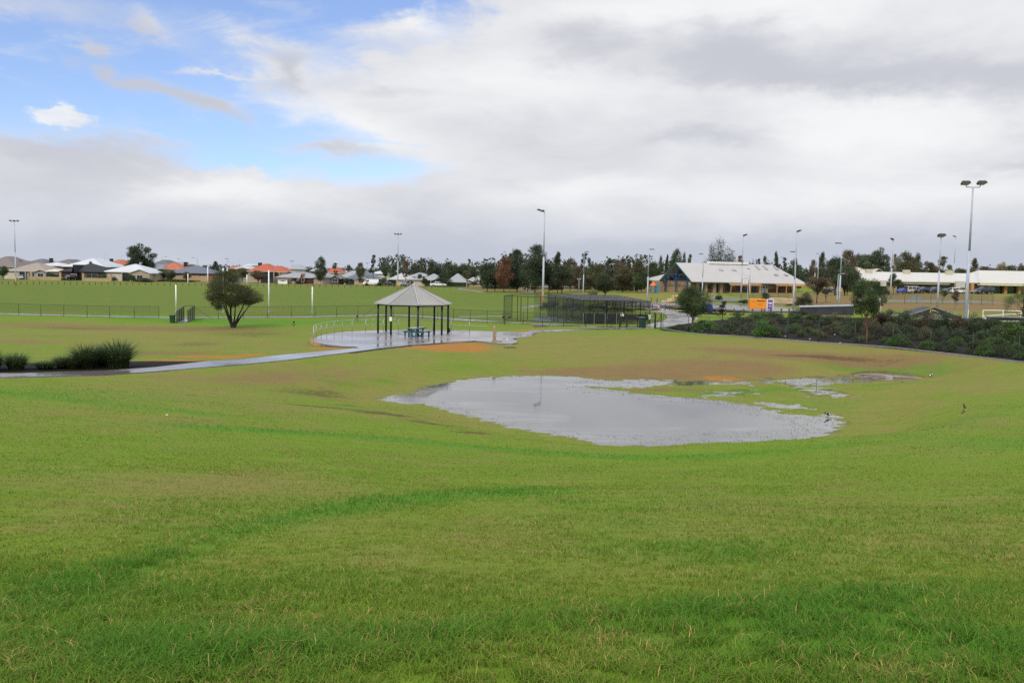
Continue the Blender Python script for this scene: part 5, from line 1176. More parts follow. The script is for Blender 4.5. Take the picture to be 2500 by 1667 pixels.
H('pale house with roof vents behind the solar roof', 992, 1050, 318, 675, 665, 'zinc', 'red', (('c', .4),), 14)
H('small white building glimpsed between the dark trees right of centre', 1158, 1175, 380, 664, 658, 'white', 'white', (), 8)
H('yellow cream house glimpsed behind the dark trees', 1262, 1300, 262, 693, 680, 'brown', 'yellow', (('w', .3, 2, 1.2),), 10)
H('cream house glimpsed under the dark trees behind the light pole', 1300, 1345, 262, 700, 688, 'brown', 'yellow', (), 10)
H('cream walled house behind the dark trees, above the nets', 1370, 1428, 262, 700, 688, 'brown', 'cream', (), 10)
# front row along the oval
D0 = 286
H('house with a broad beige tiled roof and grey garage at the left', 10, 116, 287, 661.5, 640.5, 'beige', 'grey', (('g', .17, 5.0), ('s', .42, 2), ('w', .62, 1.6, 1.3), ('w', .78, 1.4, 1.3), ('p', .90, 3.6, .5, 'beige', 'grey')), 15)
H('small cream roofed wing between beige and black roofs', 106, 143, 286, 662, 656.5, 'cream', 'grey', (('w', .5, 1.6, 1.2),), 8)
H('house with a black tiled roof and dark brick garage', 141, 254, 287, 663, 642, 'black', 'darkred', (('G', .22, 5.6), ('s', .48, 1.8), ('w', .72, 3.6, 1.4), ('p', .40, .01, 2.2, 'black', 'darkred')), 15)
H('cream house with a white roof and arched front gable', 248, 368, 288, 664, 644, 'white', 'cream', (('g', .25, 5.2), ('s', .50, 2.6), ('p', .82, 6.2, 1.0, 'white', 'cream')), 15)
H('house with a long dark grey-blue roof behind the yellow brick wall', 402, 522, 312, 667, 648.5, 'blue', 'red', (('w', .3, 2.5, 1.0, 1.2), ('w', .75, 2.5, 1.0, 1.2)), 15)
H('house with the tall red tiled roof at the side street corner', 602, 672, 305, 662, 643.5, 'red', 'cream', (('s', .72, 4.5), ('c', .28)), 16)
H('right wing of the red tiled corner house', 640, 702, 306, 663.5, 649, 'red', 'cream', (('s', .5, 3),), 14)
H('house with a wide light grey roof topped by a small pagoda', 672, 775, 300, 677, 660.5, 'zinc', 'cream', (('w', .42, 2.2, 1.3), ('s', .62, 1.6), ('G', .82, 5.2), ('l', .42), ('p', .65, .01, 1.3, 'orange', 'red')), 15)
H('cream garage house with grey roof, left of the dark gable', 762, 816, 299, 677, 667, 'zinc', 'cream', (('g', .62, 4.4),), 12)
H('narrow house with a dark gable front', 806, 834, 299, 678.5, 672, 'grey', 'dark', (('p', .5, 2.6, .9, 'grey', 'dark'),), 10)
H('house with a dark tiled roof and cream arched porch gable', 836, 928, 296, 681, 661, 'blue', 'cream', (('s', .22, 3.5), ('p', .52, 4.6, .7, 'cream', 'cream'), ('w', .82, 2.4, 1.3)), 15)
H('house with a pale roof carrying solar panels', 946, 1007, 294, 682, 666, 'pale', 'cream', (('s', .18, 3), ('g', .72, 5.4), ('o', .22)), 13)
H('cream garage house with grey roof right of the solar house', 1003, 1046, 293, 682.5, 672, 'zinc', 'cream', (('g', .5, 4.8),), 12)
H('grey roofed house with dark gable end behind the white sedan', 1028, 1082, 292, 683, 668, 'zinc', 'cream', (('s', .30, 2), ('p', .80, 4, .6, 'zinc', 'dark')), 13)
H('house with a grey hip roof and open carport', 1088, 1140, 288, 688, 667.5, 'zinc', 'cream', (('s', .55, 6),), 14)
H('low cream wing right of the open carport', 1128, 1178, 290, 690, 676, 'zinc', 'cream', (('w', .3, 1.6, 1.3), ('w', .7, 1.6, 1.3)), 11)

def wallrun(px0, px1, D, h, wm, label, pillars=0, name='garden_wall', ph=1.9):
    a, b = base_at(px0, D), base_at(px1, D); rt = thing(name, label, 'wall', tuple(a)); L = b[0]-a[0]; dz = b[2]-a[2]
    MB().box(0, L, 0, .22, -.2, h).build('wall_panel', WM[wm], rt); MB().box(-.03, L+.03, -.04, .26, h, h+.08).build('coping', M['fascia'], rt)
    for i in range(pillars): x = L*i/max(1, pillars-1); MB().box(x-.3, x+.3, -.1, .34, -.2, ph).box(x-.36, x+.36, -.16, .4, ph, ph+.12).build('pillar', WM[wm], rt)
wallrun(76, 147, 281, .95, 'yellow', 'low yellow brick front wall with pillars before the beige-roofed house', 2, ph=2.4)
wallrun(203, 270, 281, .9, 'yellow', 'low yellow brick front wall before the black-roofed house', 2, ph=2.3)
wallrun(382, 506, 303, 1.75, 'yellow', 'long plain yellow brick boundary wall along the oval', 0)
wallrun(668, 712, 297, 1.6, 'olive', 'grey timber fence left of the pagoda-topped house', 0, 'timber_fence')
# goal net white on grass
p = G(690, 693); tag(MB().path([(-1.5, 0, 0), (-1.5, 0, 1.2), (1.5, 0, 1.2), (1.5, 0, 0)], .08).add([(-1.45, .05, 0), (1.45, .05, 0), (1.45, .05, 1.1), (0, .1, .7), (-1.45, .05, 1.1)], [(0, 1, 2, 3, 4)]).add([(-1.45, .05, 0), (1.45, .05, 0), (1.3, 1.0, 0), (-1.3, 1.0, 0)], [(0, 1, 2, 3)]).build('banner', M['white'], None, tuple(p)), 'white sagging banner staked at the far edge of the oval', 'banner')

# ------------------------------------------------------------------ club building
def club():
    ang = R(-25); D = 233; bp = atD(1688, 687, D); z0 = T1(bp[0], D)
    a = np.array([math.cos(ang), -math.sin(ang)]); b = np.array([-a[1], a[0]])    # along the ridge; across, away from the camera
    zE = bp[2]; W = 14.4; 
    rt = thing('club_building', 'cream and brick club building with a huge pale roof and open blue-framed gable', 'building', (bp[0], D, 0), -ang)
    # local frame: x along ridge, y across; front eave line y=0
    roofm = mat('club_roof_sheet', (.40, .39, .38), .45, .04, .3); L = 34.0; zR = 9.1; e = zE
    th = .18
    def slope(name, q, m=roofm):
        q = [Vector(v) for v in q]; mb = MB(); n = len(q); lo = [v-Vector((0, 0, th)) for v in q]
        mb.add(lo+q, [tuple(range(n))[::-1], tuple(range(n, 2*n))]+[(i, (i+1) % n, n+(i+1) % n, n+i) for i in range(n)]); return mb.build(name, m, rt)
    rf = slope('roof', [(0, 0, e), (L+5, 0, e-.3), (L-1.5, W/2, zR), (0, W/2, zR)])
    slope('roof', [(0, W/2, zR), (L-1.5, W/2, zR), (L+5, W, e-.3), (0, W, e)]); slope('roof', [(L+5, 0, e-.3), (L+5, W, e-.3), (L-1.5, W/2, zR)])
    # left rear wing hip
    slope('wing_roof', [(0.2, W+.0, e), (-1.0, W+9, e), (9, W+9, e), (4, W*.5+1.5, zR-1.6)])
    MB().box(L*.31, L*.70, W/2-.5, W/2+.5, zR-.1, zR+.5).build('ridge_vent', M['white'], rt)
    for x, y in ((L*.36, .42), (L*.49, .42), (L*.88, .62), (L*.985, .62)):
        zz = e+(zR-e)*(1-y)+.12; yy = W/2*(1-y); MB().add([(x, yy, zz), (x+1.3, yy, zz), (x+1.3, yy+.7, zz+.5), (x, yy+.7, zz+.5)], [(0, 1, 2, 3)]).build('skylight', mat('skylight_panel', (.28, .28, .30), .3), rt)
    for x in (L*.76, L*.84, L*.95):
        zz = e+(zR-e)*.70+.12; yy = W/2*.70; zt = e+(zR-e)*.93+.12; yt = W/2*.93; MB().add([(x, yy, zz), (x+.9, yy, zz), (x+.9, yt, zt), (x, yt, zt)], [(0, 1, 2, 3)]).build('skylight', mat('skylight_panel', (.28, .28, .30), .3), rt)
    # walls: set back under the eaves; brick base
    ye = WM['yellow']; crm = mat('club_cream_brick', (.37, .25, .16), .85, .2, 3); rbr = mat('club_red_brick', (.20, .07, .05), .85, .2, 3); bl = mat('blue_steel', (.03, .07, .18), .5, .1); orr = mat('club_orange_trim', (.62, .30, .10), .55)
    zf = z0
    MB().box(1.5, L+1.5, 2.2, W-1, zf-1.0, e).build('wall', crm, rt); MB().box(1.45, L+1.5, 2.12, 2.19, zf-1, zf+1.1).build('brick_base', rbr, rt)
    for x in (2.6, 5.2, 8.0, 10.2): MB().box(x, x+.9, 1.2, 2.1, zf-.3, e-.25).build('brick_pier', crm, rt)
    for x, w, h0, h1 in ((3.8, 1.0, 0, 2.3), (6.6, 1.1, .9, 2.2), (9.2, .9, 0, 2.3), (12.4, 2.2, .4, 2.3), (16.0, 2.6, .5, 2.3), (20.6, 2.4, 0, 2.3), (30.0, 3.2, .3, 2.5)):
        fr = MB().box(x-.08, x+w+.08, 2.05, 2.11, zf+h0-.08, zf+h1+.08).build('window', M['frame'], rt); MB().box(x, x+w, 2.0, 2.04, zf+h0, zf+h1).build('pane', mat('dark_blue_glass', (.012, .025, .045), .1), fr)
    for x in (23.8, 24.9, 26.0): 
        d = MB().box(x, x+.95, 2.05, 2.11, zf-.2, zf+2.2).build('door', M['white'], rt); MB().box(x+.22, x+.73, 2.0, 2.04, zf+1.3, zf+1.9).build('door_pane', M['glass'], d)
    # veranda: two dropped roofs with orange fascia and posts
    for x0, x1 in ((12.0, 22.5), (27.5, 38.0)):
        slope('veranda_roof', [(x0, -.6, e-.55), (x1, -.6, e-.55), (x1, 1.2, e+.1), (x0, 1.2, e+.1)], mat('veranda_roof_sheet', (.30, .20, .16), .6)); MB().box(x0, x1, -.68, -.61, e-.95, e-.5).build('fascia', orr, rt)
        for k in range(4):
            x = x0+.4+(x1-x0-.8)*k/3; MB().box(x-.09, x+.09, -.55, -.37, zf-1.2, e-.75).build('veranda_post', orr, rt); MB().bar((x, -.46, e-1.5), (x+.6, -.46, e-.85), .08, .08).build('bracket', orr, rt)
    MB().box(11.5, 40, -1.0, -.8, zf-2.0, zf+.15).build('planter_wall', mat('club_tan_wall', (.34, .21, .115), .85, .15), rt); MB().box(11.5, 40, -.79, 2.1, zf-2.0, zf-.25).build('veranda_floor', M['concrete'], rt)
    MB().box(31, 34.5, 1.6, 2.04, zf-.3, zf+3).build('brick_panel', rbr, rt)
    # open gable end: plane x=0, frames in blue, recessed wall
    MB().add([(3.0, 2, zf), (3.0, W-1.5, zf), (3.0, W-1.5, e), (3.0, W/2, zR-.4), (3.0, 2, e)], [(0, 1, 2, 3, 4)]).build('gable_cladding', stripes('gable_slats', (.10, .09, .085), .35, 'Z', .4, .8), rt)
    MB().box(2.0, 2.95, 2.3, W-1.7, zf-.3, zf+2.6).build('entry_wall', crm, rt); MB().box(1.95, 1.99, 2.3, W-1.7, zf-.3, zf+1.0).build('brick_base', rbr, rt)
    for y in (4.5, 7.2, 9.9):
        MB().box(1.9, 1.94, y, y+1.0, zf-.2, zf+2.2).build('door', mat('dark_door', (.03, .03, .04), .4), rt)
    mb = MB()
    for y in (2.2, W/2, W-2.2): 
        zt = e+(zR-e)*(1-abs(y-W/2)/(W/2))-.3; mb.bar((.3, y, zf), (.3, y, zt), .26, .26)
    mb.bar((.3, 1.0, e+.05), (.3, W-1, e+.05), .2, .25); mb.bar((.3, 3.8, e+1.7), (.3, W-3.8, e+1.7), .16, .2); mb.bar((.3, W/2, e+.1), (.3, W/2-2.5, e+1.9), .14, .14); mb.bar((.3, W/2, e+.1), (.3, W/2+2.5, e+1.9), .14, .14); mb.bar((.3, 3.8, e+.1), (.3, 3.8, e+1.9), .14, .14); mb.bar((.3, W-3.8, e+.1), (.3, W-3.8, e+1.9), .14, .14)
    mb.build('blue_frame', bl, rt)
    mb = MB().bar((-.05, 0, e-.1), (-.05, W/2, zR-.1), .1, .3).bar((-.05, W, e-.1), (-.05, W/2, zR-.1), .1, .3); mb.build('barge_board', mat('green_barge', (.02, .12, .13), .5), rt)
    MB().box(.1, .5, .9, 1.3, zf-.3, e-.2).build('column', mat('pale_column', (.40, .40, .38), .7), rt)
    MB().box(-2, 6, W-.6, W+7.5, zf-.6, e-.25).build('wing_wall', mat('wing_wall_cream', (.36, .26, .17), .85, .2), rt)
    MB().box(-3, 40, -1.5, W+10, zf-2.4, zf-.28).build('plinth', M['concrete'], rt)
club()

# ------------------------------------------------------------------ long white building
def longb():
    D = 268; z0 = 1.9; rt = thing('sports_pavilion', 'long low building with a very long white roof along the right side', 'building', (0, D, 0))
    X = lambda px, y=690, d=D: atD(px, y, d)[0]
    wr = mat('long_roof_white', (.50, .49, .45), .4, .03, .3)
    def rf(px0, px1, ye, yr, dp, hipL, d=D, nm='roof'):
        x0, x1 = X(px0), X(px1); e = atD(px1 if px1 < 2500 else 2480, ye, d)[2]; r = atD((px0+min(px1, 2500))/2, yr, d+dp/2)[2]; dy = d-D
        mb = MB(); mb.add([(x0, dy, e), (x1, dy, e), (x1, dy+dp, e), (x0, dy+dp, e), (x0+hipL, dy+dp/2, r), (x1, dy+dp/2, r)], [(0, 1, 5, 4), (1, 2, 5), (2, 3, 4, 5), (3, 0, 4), (0, 3, 2, 1)])
        mb.build(nm, wr, rt); MB().box(x0, x1, dy-.08, dy-.005, e-.3, e+.02).build('gutter', M['fascia'], rt)
        return x0, x1, e, r
    x0, x1, e, r = rf(2066, 2430, 690.5, 665.5, 20, 8.0); MB().box(x0+1, x1-.5, 1.6, 19, z0-1.5, e-.02).build('wall', WM['yellow'], rt)
    a0, a1, e2, r2 = rf(2386, 2760, 692, 661, 24, 5.5, D-1.5, 'wing_roof'); MB().box(a0+1.5, a1-1, .8, 20, z0-1.5, e2-.02).build('wing_wall', WM['yellow'], rt)
    for px in (2130, 2148, 2243, 2350):
        x = X(px); fx_ = mat('cooler_beige', (.48, .43, .33), .6)
        if px == 2130: continue
        MB().box(x-.9, x+.9, 8.0, 9.6, r-1.0, r+.75).build('air_cooler', fx_, rt, bevel=.05)
    mb = MB()
    for px0, px1 in ((2092, 2120), (2136, 2170), (2196, 2260), (2262, 2330)): MB().box(X(px0), X(px1), 1.54, 1.59, z0-.3, z0+2.2).build('window', M['glass'], rt)
    for px0, px1 in ((2378, 2416), (2420, 2452), (2462, 2486)): MB().box(X(px0), X(px1), .70, .79, z0-.6, z0+2.3).build('shopfront', M['glass'], rt)
    for px in (2373, 2415, 2454, 2488): MB().box(X(px)-.4, X(px)+.4, -.6, .69, z0-.8, e2-.3).build('brick_column', mat('orange_column', (.50, .24, .09), .8, .1), rt)
    MB().box(X(2386), X(2490), -2.2, .0, e2-.75, e2-.32).build('awning', mat('cream_awning', (.62, .55, .38), .6), rt)
    MB().box(X(2205), X(2312), -1.8, -.1, e-.75, e-.6).build('awning', wr, rt); MB().box(X(2330), X(2352), -1.2, -.1, e-1.6, e+.3).build('entry_panel', wr, rt); MB().box(X(2148), X(2162), -.6, -.1, e-1.6, e+.1).build('entry_panel', wr, rt)
    mb = MB().box(X(2458), X(2463), .6, .69, z0+.3, z0+1.9).build('notice', M['white'], rt)
    # canopy at the left
    c = MB().box(X(2026), X(2084), -3, 1, e-.35, e-.12).build('canopy', M['white'], rt)
    for px in (2024, 2047): MB().box(X(px)-.25, X(px)+.25, -2.8, -2.4, z0-1.5, e-.36).build('canopy_post', WM['yellow'], rt)
longb()
H('cream tiled roof house with blue gable behind the long white roof', 2062, 2150, 300, 667, 651, 'cream', 'cream', (('p', .86, 5, 1.6, 'cream', 'dark'),), 16)

# ------------------------------------------------------------------ cars
CP_ = {}
def paint(n, c):
    if n not in CP_: CP_[n] = mat('car_paint_'+n, c, .28, .03, 1, .1, coat=.6, spec=.5)
    return CP_[n]
M['tyre'] = mat('tyre', (.012, .012, .012), .8); M['hubcap'] = mat('hubcap', (.35, .35, .36), .35, metal=.5); M['headlight'] = mat('headlight_glass', (.55, .57, .6), .1); M['taillight'] = mat('taillight', (.35, .01, .01), .2)
PROF = {
 'sedan': dict(L=4.6, H=1.44, W=1.78, body=[(-2.3, .35), (-2.28, .72), (-2.1, .86), (-1.15, .92), (1.45, .93), (2.2, .90), (2.3, .7), (2.28, .35)], cab=[(-1.15, .91), (-.35, 1.40), (.75, 1.44), (1.6, .92)], r=.31),
 'suv': dict(L=4.6, H=1.75, W=1.88, body=[(-2.3, .42), (-2.3, .85), (-2.15, 1.02), (-1.15, 1.08), (2.2, 1.08), (2.28, .8), (2.28, .42)], cab=[(-1.15, 1.07), (-.5, 1.65), (.4, 1.75), (1.9, 1.70), (2.2, 1.07)], r=.37),
 'van': dict(L=5.0, H=2.0, W=1.85, body=[(-2.5, .42), (-2.5, .8), (-2.25, 1.05), (-1.6, 1.15), (2.5, 1.15), (2.5, .42)], cab=[(-2.2, 1.14), (-1.45, 1.9), (-1.0, 2.0), (2.4, 2.0), (2.5, 1.14)], r=.34),
 'panel': dict(L=4.8, H=1.95, W=1.8, body=[(-2.4, .42), (-2.4, .8), (-2.2, 1.0), (-1.5, 1.1), (2.4, 1.1), (2.4, .42)], cab=[(-1.9, 1.09), (-1.2, 1.8), (-.9, 1.95), (2.35, 1.95), (2.4, 1.09)], r=.33, blank=True),
}
def car(px, D, rz, kind, pc, label, name='parked_car', group=None, s=1.0, gz=None):
    p = base_at(px, D); z = p[2] if gz is None else gz; d = PROF[kind]; W = d['W']/2; rt = thing(name, label, 'van' if kind in ('van', 'panel') else 'car', (p[0], p[1], z+.03), rz, group); rt.scale = (s, s, s)
    mb = MB(); mb.side(d['body'], -W, W); body = mb.build('body', pc, rt, bevel=.06)
    # cabin, narrower at the top
    c = d['cab']; zt = max(q[1] for q in c); zb = c[0][1]; n = len(c); tap = lambda z_: W*.96-(z_-zb)/(zt-zb)*.16
    mb = MB(); mb.add([(x, -tap(z_), z_) for x, z_ in c]+[(x, tap(z_), z_) for x, z_ in c], [tuple(range(n)), tuple(range(n, 2*n))[::-1]]+[(i, n+i, n+(i+1) % n, (i+1) % n) for i in range(n)]); mb.build('cabin', pc, rt, bevel=.05)
    # windows
    ins = [(x*.93+.02, zb+.05+(z_-zb)*.80) for x, z_ in c]
    for s_ in (-1, 1):
        segs = [(0, 1)] if d.get('blank') else [(0, .33), (.36, .66), (.69, 1)]
        xs_ = [q[0] for q in ins]; lo, hi = min(xs_), max(xs_)
        if d.get('blank'): hi = lo+(hi-lo)*.3; segs = [(0, 1)]
        top = lambda x: np.interp(x, sorted(xs_), [q[1] for q in sorted(ins)])
        for a, b in segs:
            xa, xb = lo+(hi-lo)*a, lo+(hi-lo)*b; pts = [(xa, zb+.06), (xb, zb+.06), (xb, max(zb+.08, top(xb)-.03))]+[(q[0], q[1]-.03) for q in sorted(ins, reverse=True) if xa < q[0] < xb]+[(xa, max(zb+.08, top(xa)-.03))]
            MB().add([(x, s_*(tap(z_)+.012), z_) for x, z_ in pts], [tuple(range(len(pts)))]).build('side_window', M['glass'], rt)
    f0, f1 = c[0], c[1]; wy = lambda z_: tap(z_)-.08
    for nm, (p0, p1) in (('windscreen', (c[0], c[1])), ('rear_window', (c[-1], c[-2]))):
        o_ = -.02 if nm == 'windscreen' else .02; q0 = (p0[0]+(p1[0]-p0[0])*.12+o_, p0[1]+(p1[1]-p0[1])*.12+.01); q1 = (p0[0]+(p1[0]-p0[0])*.92+o_, p0[1]+(p1[1]-p0[1])*.92+.01)
        MB().add([(q0[0], -wy(q0[1]), q0[1]), (q0[0], wy(q0[1]), q0[1]), (q1[0], wy(q1[1]), q1[1]), (q1[0], -wy(q1[1]), q1[1])], [(0, 1, 2, 3)]).build(nm, M['glass'], rt)
    for x in (-d['L']*.30, d['L']*.29):
        for y in (-1, 1):
            w = MB().tube((x, y*(W-.18), d['r']), (x, y*(W+.015), d['r']), d['r'], n=18).build('wheel', M['tyre'], rt); MB().tube((x, y*(W+.016), d['r']), (x, y*(W+.03), d['r']), d['r']*.6, n=14).build('rim', M['hubcap'], w)
    X0 = d['body'][0][0]; X1 = d['body'][-1][0]; zl = d['body'][1][1]
    for y in (-1, 1):
        MB().box(X0-.01, X0+.12, y*(W-.2)-.18, y*(W-.2)+.18, zl-.14, zl+.02).build('headlight', M['headlight'], rt); MB().box(X1-.1, X1+.02, y*(W-.15)-.12, y*(W-.15)+.12, zl-.1, zl+.12).build('taillight', M['taillight'], rt)
    MB().box(X0-.03, X0+.05, -W*.9, W*.9, .3, .5).build('bumper', M['black'], rt)
sil, wht, blk, blu, gry, navy = paint('silver', (.45, .46, .48)), paint('white', (.75, .75, .74)), paint('black', (.015, .015, .018)), paint('blue', (.02, .07, .42)), paint('grey', (.15, .16, .17)), paint('navy', (.015, .02, .04))
car(49, 283, R(-60), 'sedan', sil, 'silver hatchback on the driveway of the beige-roofed house')
car(170, 283, R(75), 'suv', blk, 'black four-wheel drive facing out before the dark brick garage')
car(906, 289, R(0), 'panel', wht, 'white panel van parked by the cream arched porch', s=1.05)
car(949, 288, R(180), 'sedan', blk, 'dark sedan parked beneath the sparse tree right of the white van')
car(989, 289, R(80), 'suv', gry, 'grey hatchback nose-on at the solar house garage')
car(1070, 286, R(180), 'sedan', wht, 'white sedan parked on the road behind the shelter roof', s=1.12)
CG = 'cars parked before the long white building'
car(2030, 240, R(150), 'suv', gry, 'grey car glimpsed under the canopy left of the white building', gz=None)
for px, D, rz, kd, pc, lb in [(2205, 252, 215, 'sedan', blu, 'bright blue car, leftmost in the row before the long white building'), (2228, 253, 200, 'van', paint('beige', (.55, .50, .40)), 'beige minivan beside the bright blue car'),
                              (2252, 252, 25, 'suv', navy, 'dark navy car immediately right of the beige minivan'), (2280, 252, 28, 'suv', navy, 'dark car in front of which the boxy-headed floodlight pole stands'),
                              (2310, 252, 25, 'sedan', gry, 'dark grey sedan partly behind a small tree in the car row'), (2336, 252, 190, 'suv', wht, 'white wagon at the right end of the long car row'),
                              (2388, 253, 20, 'sedan', gry, 'low grey car under the cream awning'), (2405, 250, 15, 'van', navy, 'dark people mover parked right of the largest floodlight pole')]:
    car(px, D, R(rz), kd, pc, lb, group=CG)
for px in (2226, 2243, 2256, 2271, 2288, 2322): 
    p = base_at(px, 247); tag(obj('bollard', BOL['pale'], None, tuple(p)), 'tiny pale bollard in front of the row of parked cars', 'bollard', 'bollards in front of the parked cars')

# ------------------------------------------------------------------ trees and shrubs
def leaf_mat(name, c, var=.35):
    m = bpy.data.materials.new(name); m.use_nodes = True; g = NT(m.node_tree); b = g.n['Principled BSDF']
    at = g.new('ShaderNodeVertexColor', layer_name='tint'); oi = g.new('ShaderNodeObjectInfo')
    h = g.new('ShaderNodeHueSaturation'); h.inputs['Color'].default_value = c4(c); g.l.new(g.m('ADD', .485, g.m('MULTIPLY', oi.outputs['Random'], .03)), h.inputs['Hue']); g.l.new(g.m('ADD', .85, g.m('MULTIPLY', oi.outputs['Random'], .35)), h.inputs['Value'])
    mx = g.new('ShaderNodeMix', data_type='RGBA', blend_type='MULTIPLY'); mx.inputs[0].default_value = 1; g.l.new(h.outputs[0], mx.inputs[6]); g.l.new(at.outputs[0], mx.inputs[7]); g.l.new(mx.outputs[2], b.inputs['Base Color'])
    b.inputs['Roughness'].default_value = .6; b.inputs['Specular IOR Level'].default_value = .25
    tl = g.new('ShaderNodeBsdfTranslucent'); g.l.new(mx.outputs[2], tl.inputs[0]); ms = g.new('ShaderNodeMixShader'); ms.inputs[0].default_value = .25
    g.l.new(b.outputs[0], ms.inputs[1]); g.l.new(tl.outputs[0], ms.inputs[2]); g.l.new(ms.outputs[0], g.n['Material Output'].inputs[0])
    return m
LC = dict(dark=(.060, .080, .045), green=(.058, .088, .034), olive=(.100, .100, .050), rust=(.165, .085, .055), greyg=(.070, .088, .052), light=(.095, .14, .040), brown=(.135, .105, .068), bright=(.068, .128, .026), pale=(.24, .20, .12), redtip=(.085, .068, .046), bushy=(.078, .088, .038))
LM = {k: leaf_mat('leaf_'+k, v) for k, v in LC.items()}
BK = dict(grey=mat('bark_grey', (.13, .105, .085), .9, .3, 8), dark=mat('bark_dark', (.022, .018, .016), .9, .3, 8), orange=mat('bark_orange', (.20, .095, .055), .85, .25, 6), pale=mat('bark_pale', (.40, .35, .29), .85, .2, 6))
def leaves(clusters, n, size, rg, aspect=.55, up=0.0, tip=None):
    """clusters: (x,y,z,r,rz). leaf quads spread mostly near each clump's surface"""
    cl = np.array(clusters); wt = cl[:, 3]**2; wt = wt/wt.sum(); idx = rg.choice(len(cl), n, p=wt); c = cl[idx]
    d = rg.normal(size=(n, 3)); d /= np.linalg.norm(d, axis=1)[:, None]; rr = (.35+.65*rg.random(n)**.6)*(1+.18*rg.normal(size=n))
    P = c[:, :3]+d*rr[:, None]*np.c_[c[:, 3], c[:, 3], c[:, 4]]*1.12
    a = d*.6+rg.normal(size=(n, 3))*.8; a[:, 2] += up; a /= np.linalg.norm(a, axis=1)[:, None]
    b = np.cross(a, rg.normal(size=(n, 3))); b /= np.linalg.norm(b, axis=1)[:, None]
    s = size*(.6+.8*rg.random(n))[:, None]; a = a*s; b = b*s*aspect
    V = np.stack([P-a, P+b*.8, P+a, P-b*.8], 1).reshape(-1, 3)
    tone = .55+.9*rg.random(len(cl)); t = tone[idx]*(.7+.6*rg.random(n)); C = np.repeat(np.c_[t, t, t*.95], 4, 0)
    return V, np.arange(4*n).reshape(-1, 4), C
def make_clusters(kind, rg):
    cl = []
    r = rg.random
    if kind == 'round':
        for i in range(34):
            a = r()*2*PI; u = r()**.5; zz = r()*2-1; rad = math.sqrt(max(0, 1-zz*zz))*.36*(.75+.35*r()); cl.append((rad*math.cos(a), rad*math.sin(a), .62+zz*.27, .14+.06*r(), .11+.03*r()))
    elif kind == 'high':
        for i in range(40):
            a = r()*2*PI; zz = r()*2-1; rad = math.sqrt(max(0, 1-zz*zz))*.42*(.3+.8*r()); cl.append((rad*math.cos(a), rad*math.sin(a), .70+zz*.24+.03*rg.normal(), .08+.07*r(), .045+.035*r()))
    elif kind == 'dense':
        for i in range(44):
            t = r(); a = r()*2*PI; w = (.42*math.sin(PI*min(1, .12+t*.80))**.8)*(.45+.5*r()); cl.append((w*math.cos(a), w*math.sin(a), .17+.76*t, .17-.05*t+.04*r(), .085))
        for i in range(5): cl.append((rg.normal()*.07, rg.normal()*.07, .88+.09*r(), .07, .05))
    elif kind == 'cone':
        for i in range(38):
            t = r(); a = r()*2*PI; w = .40*(1-t)**.6*(.5+.5*r()); cl.append((w*math.cos(a), w*math.sin(a), .12+.82*t, .18-.09*t, .07))
    elif kind == 'gum':
        for i in range(15):
            a = r()*2*PI; t = r(); w = .34*(.4+.6*r())*math.sin(PI*(.2+.7*t)); cl.append((w*math.cos(a), w*math.sin(a), .42+.52*t, .11+.07*r(), .06+.03*r()))
    elif kind == 'sparse':
        for i in range(15):
            t = r(); a = r()*2*PI; w = .36*(1-.65*t)*(.4+.6*r()); cl.append((w*math.cos(a), w*math.sin(a), .33+.63*t, .10+.05*r(), .035+.02*r()))
    elif kind == 'she':     # feathery, rising plumes
        for i in range(30):
            a = r()*2*PI; u = r()**.7; x = .40*u*math.cos(a); y = .40*u*math.sin(a); top = 1-.45*u**1.6-.10*r()
            for k in range(5): t = k/4; cl.append((x*(.45+.55*t), y*(.45+.55*t), .15+(top-.18)*t, .145*(1-.45*t), .11))
    elif kind == 'bush':
        for i in range(30):
            a = r()*2*PI; u = r()**.5; cl.append((.38*u*math.cos(a), .38*u*math.sin(a), .18+.62*r()*(1-u*u*.6), .14+.05*r(), .13))
    elif kind == 'multi':   # wide, leaning crown of the multi-stemmed tree
        for (x, z, rx) in [(-.34, .60, .13), (-.30, .72, .15), (-.22, .84, .16), (-.10, .90, .15), (.02, .86, .13), (-.16, .70, .16), (0, .72, .16), (.10, .66, .14), (.20, .62, .14), (.30, .60, .13), (.40, .55, .11), (.43, .50, .08), (-.20, .54, .14), (-.08, .52, .15), (.06, .50, .15), (.18, .50, .13), (.28, .48, .10), (-.30, .50, .10), (-.02, .95, .08), (-.20, .94, .09), (.22, .70, .08), (.10, .44, .10), (-.12, .43, .11), (-.27, .42, .10), (-.20, .36, .08), (.24, .44, .09), (.36, .46, .08), (-.36, .52, .09), (0, .40, .09)]:
            for k in range(2): cl.append((x+rg.normal()*.015, rg.normal()*.13, z+rg.normal()*.01, rx*.8, rx*.50))
    elif kind == 'droop':
        for i in range(26):
            a = r()*2*PI; u = r(); x, y = .42*u*math.cos(a), .42*u*math.sin(a); cl.append((x, y, .80-.42*u*u+.08*rg.normal(), .11, .07)); cl.append((x*1.05, y*1.05, .68-.45*u*u+.08*rg.normal(), .06, .10))
    elif kind == 'lowbush':
        for i in range(26):
            a = r()*2*PI; u = r()**.5; cl.append((.40*u*math.cos(a), .40*u*math.sin(a), .15+.55*(1-u*u)*(.5+.5*r()), .15, .16))
    return cl
TC = {}
LEAFN = dict(high=(5600, .022), round=(9000, .021), dense=(9500, .022), cone=(6500, .021), gum=(5200, .022), sparse=(2400, .022), she=(15000, .022), bush=(5200, .026), multi=(34000, .0150), droop=(6500, .017), lowbush=(3200, .03))
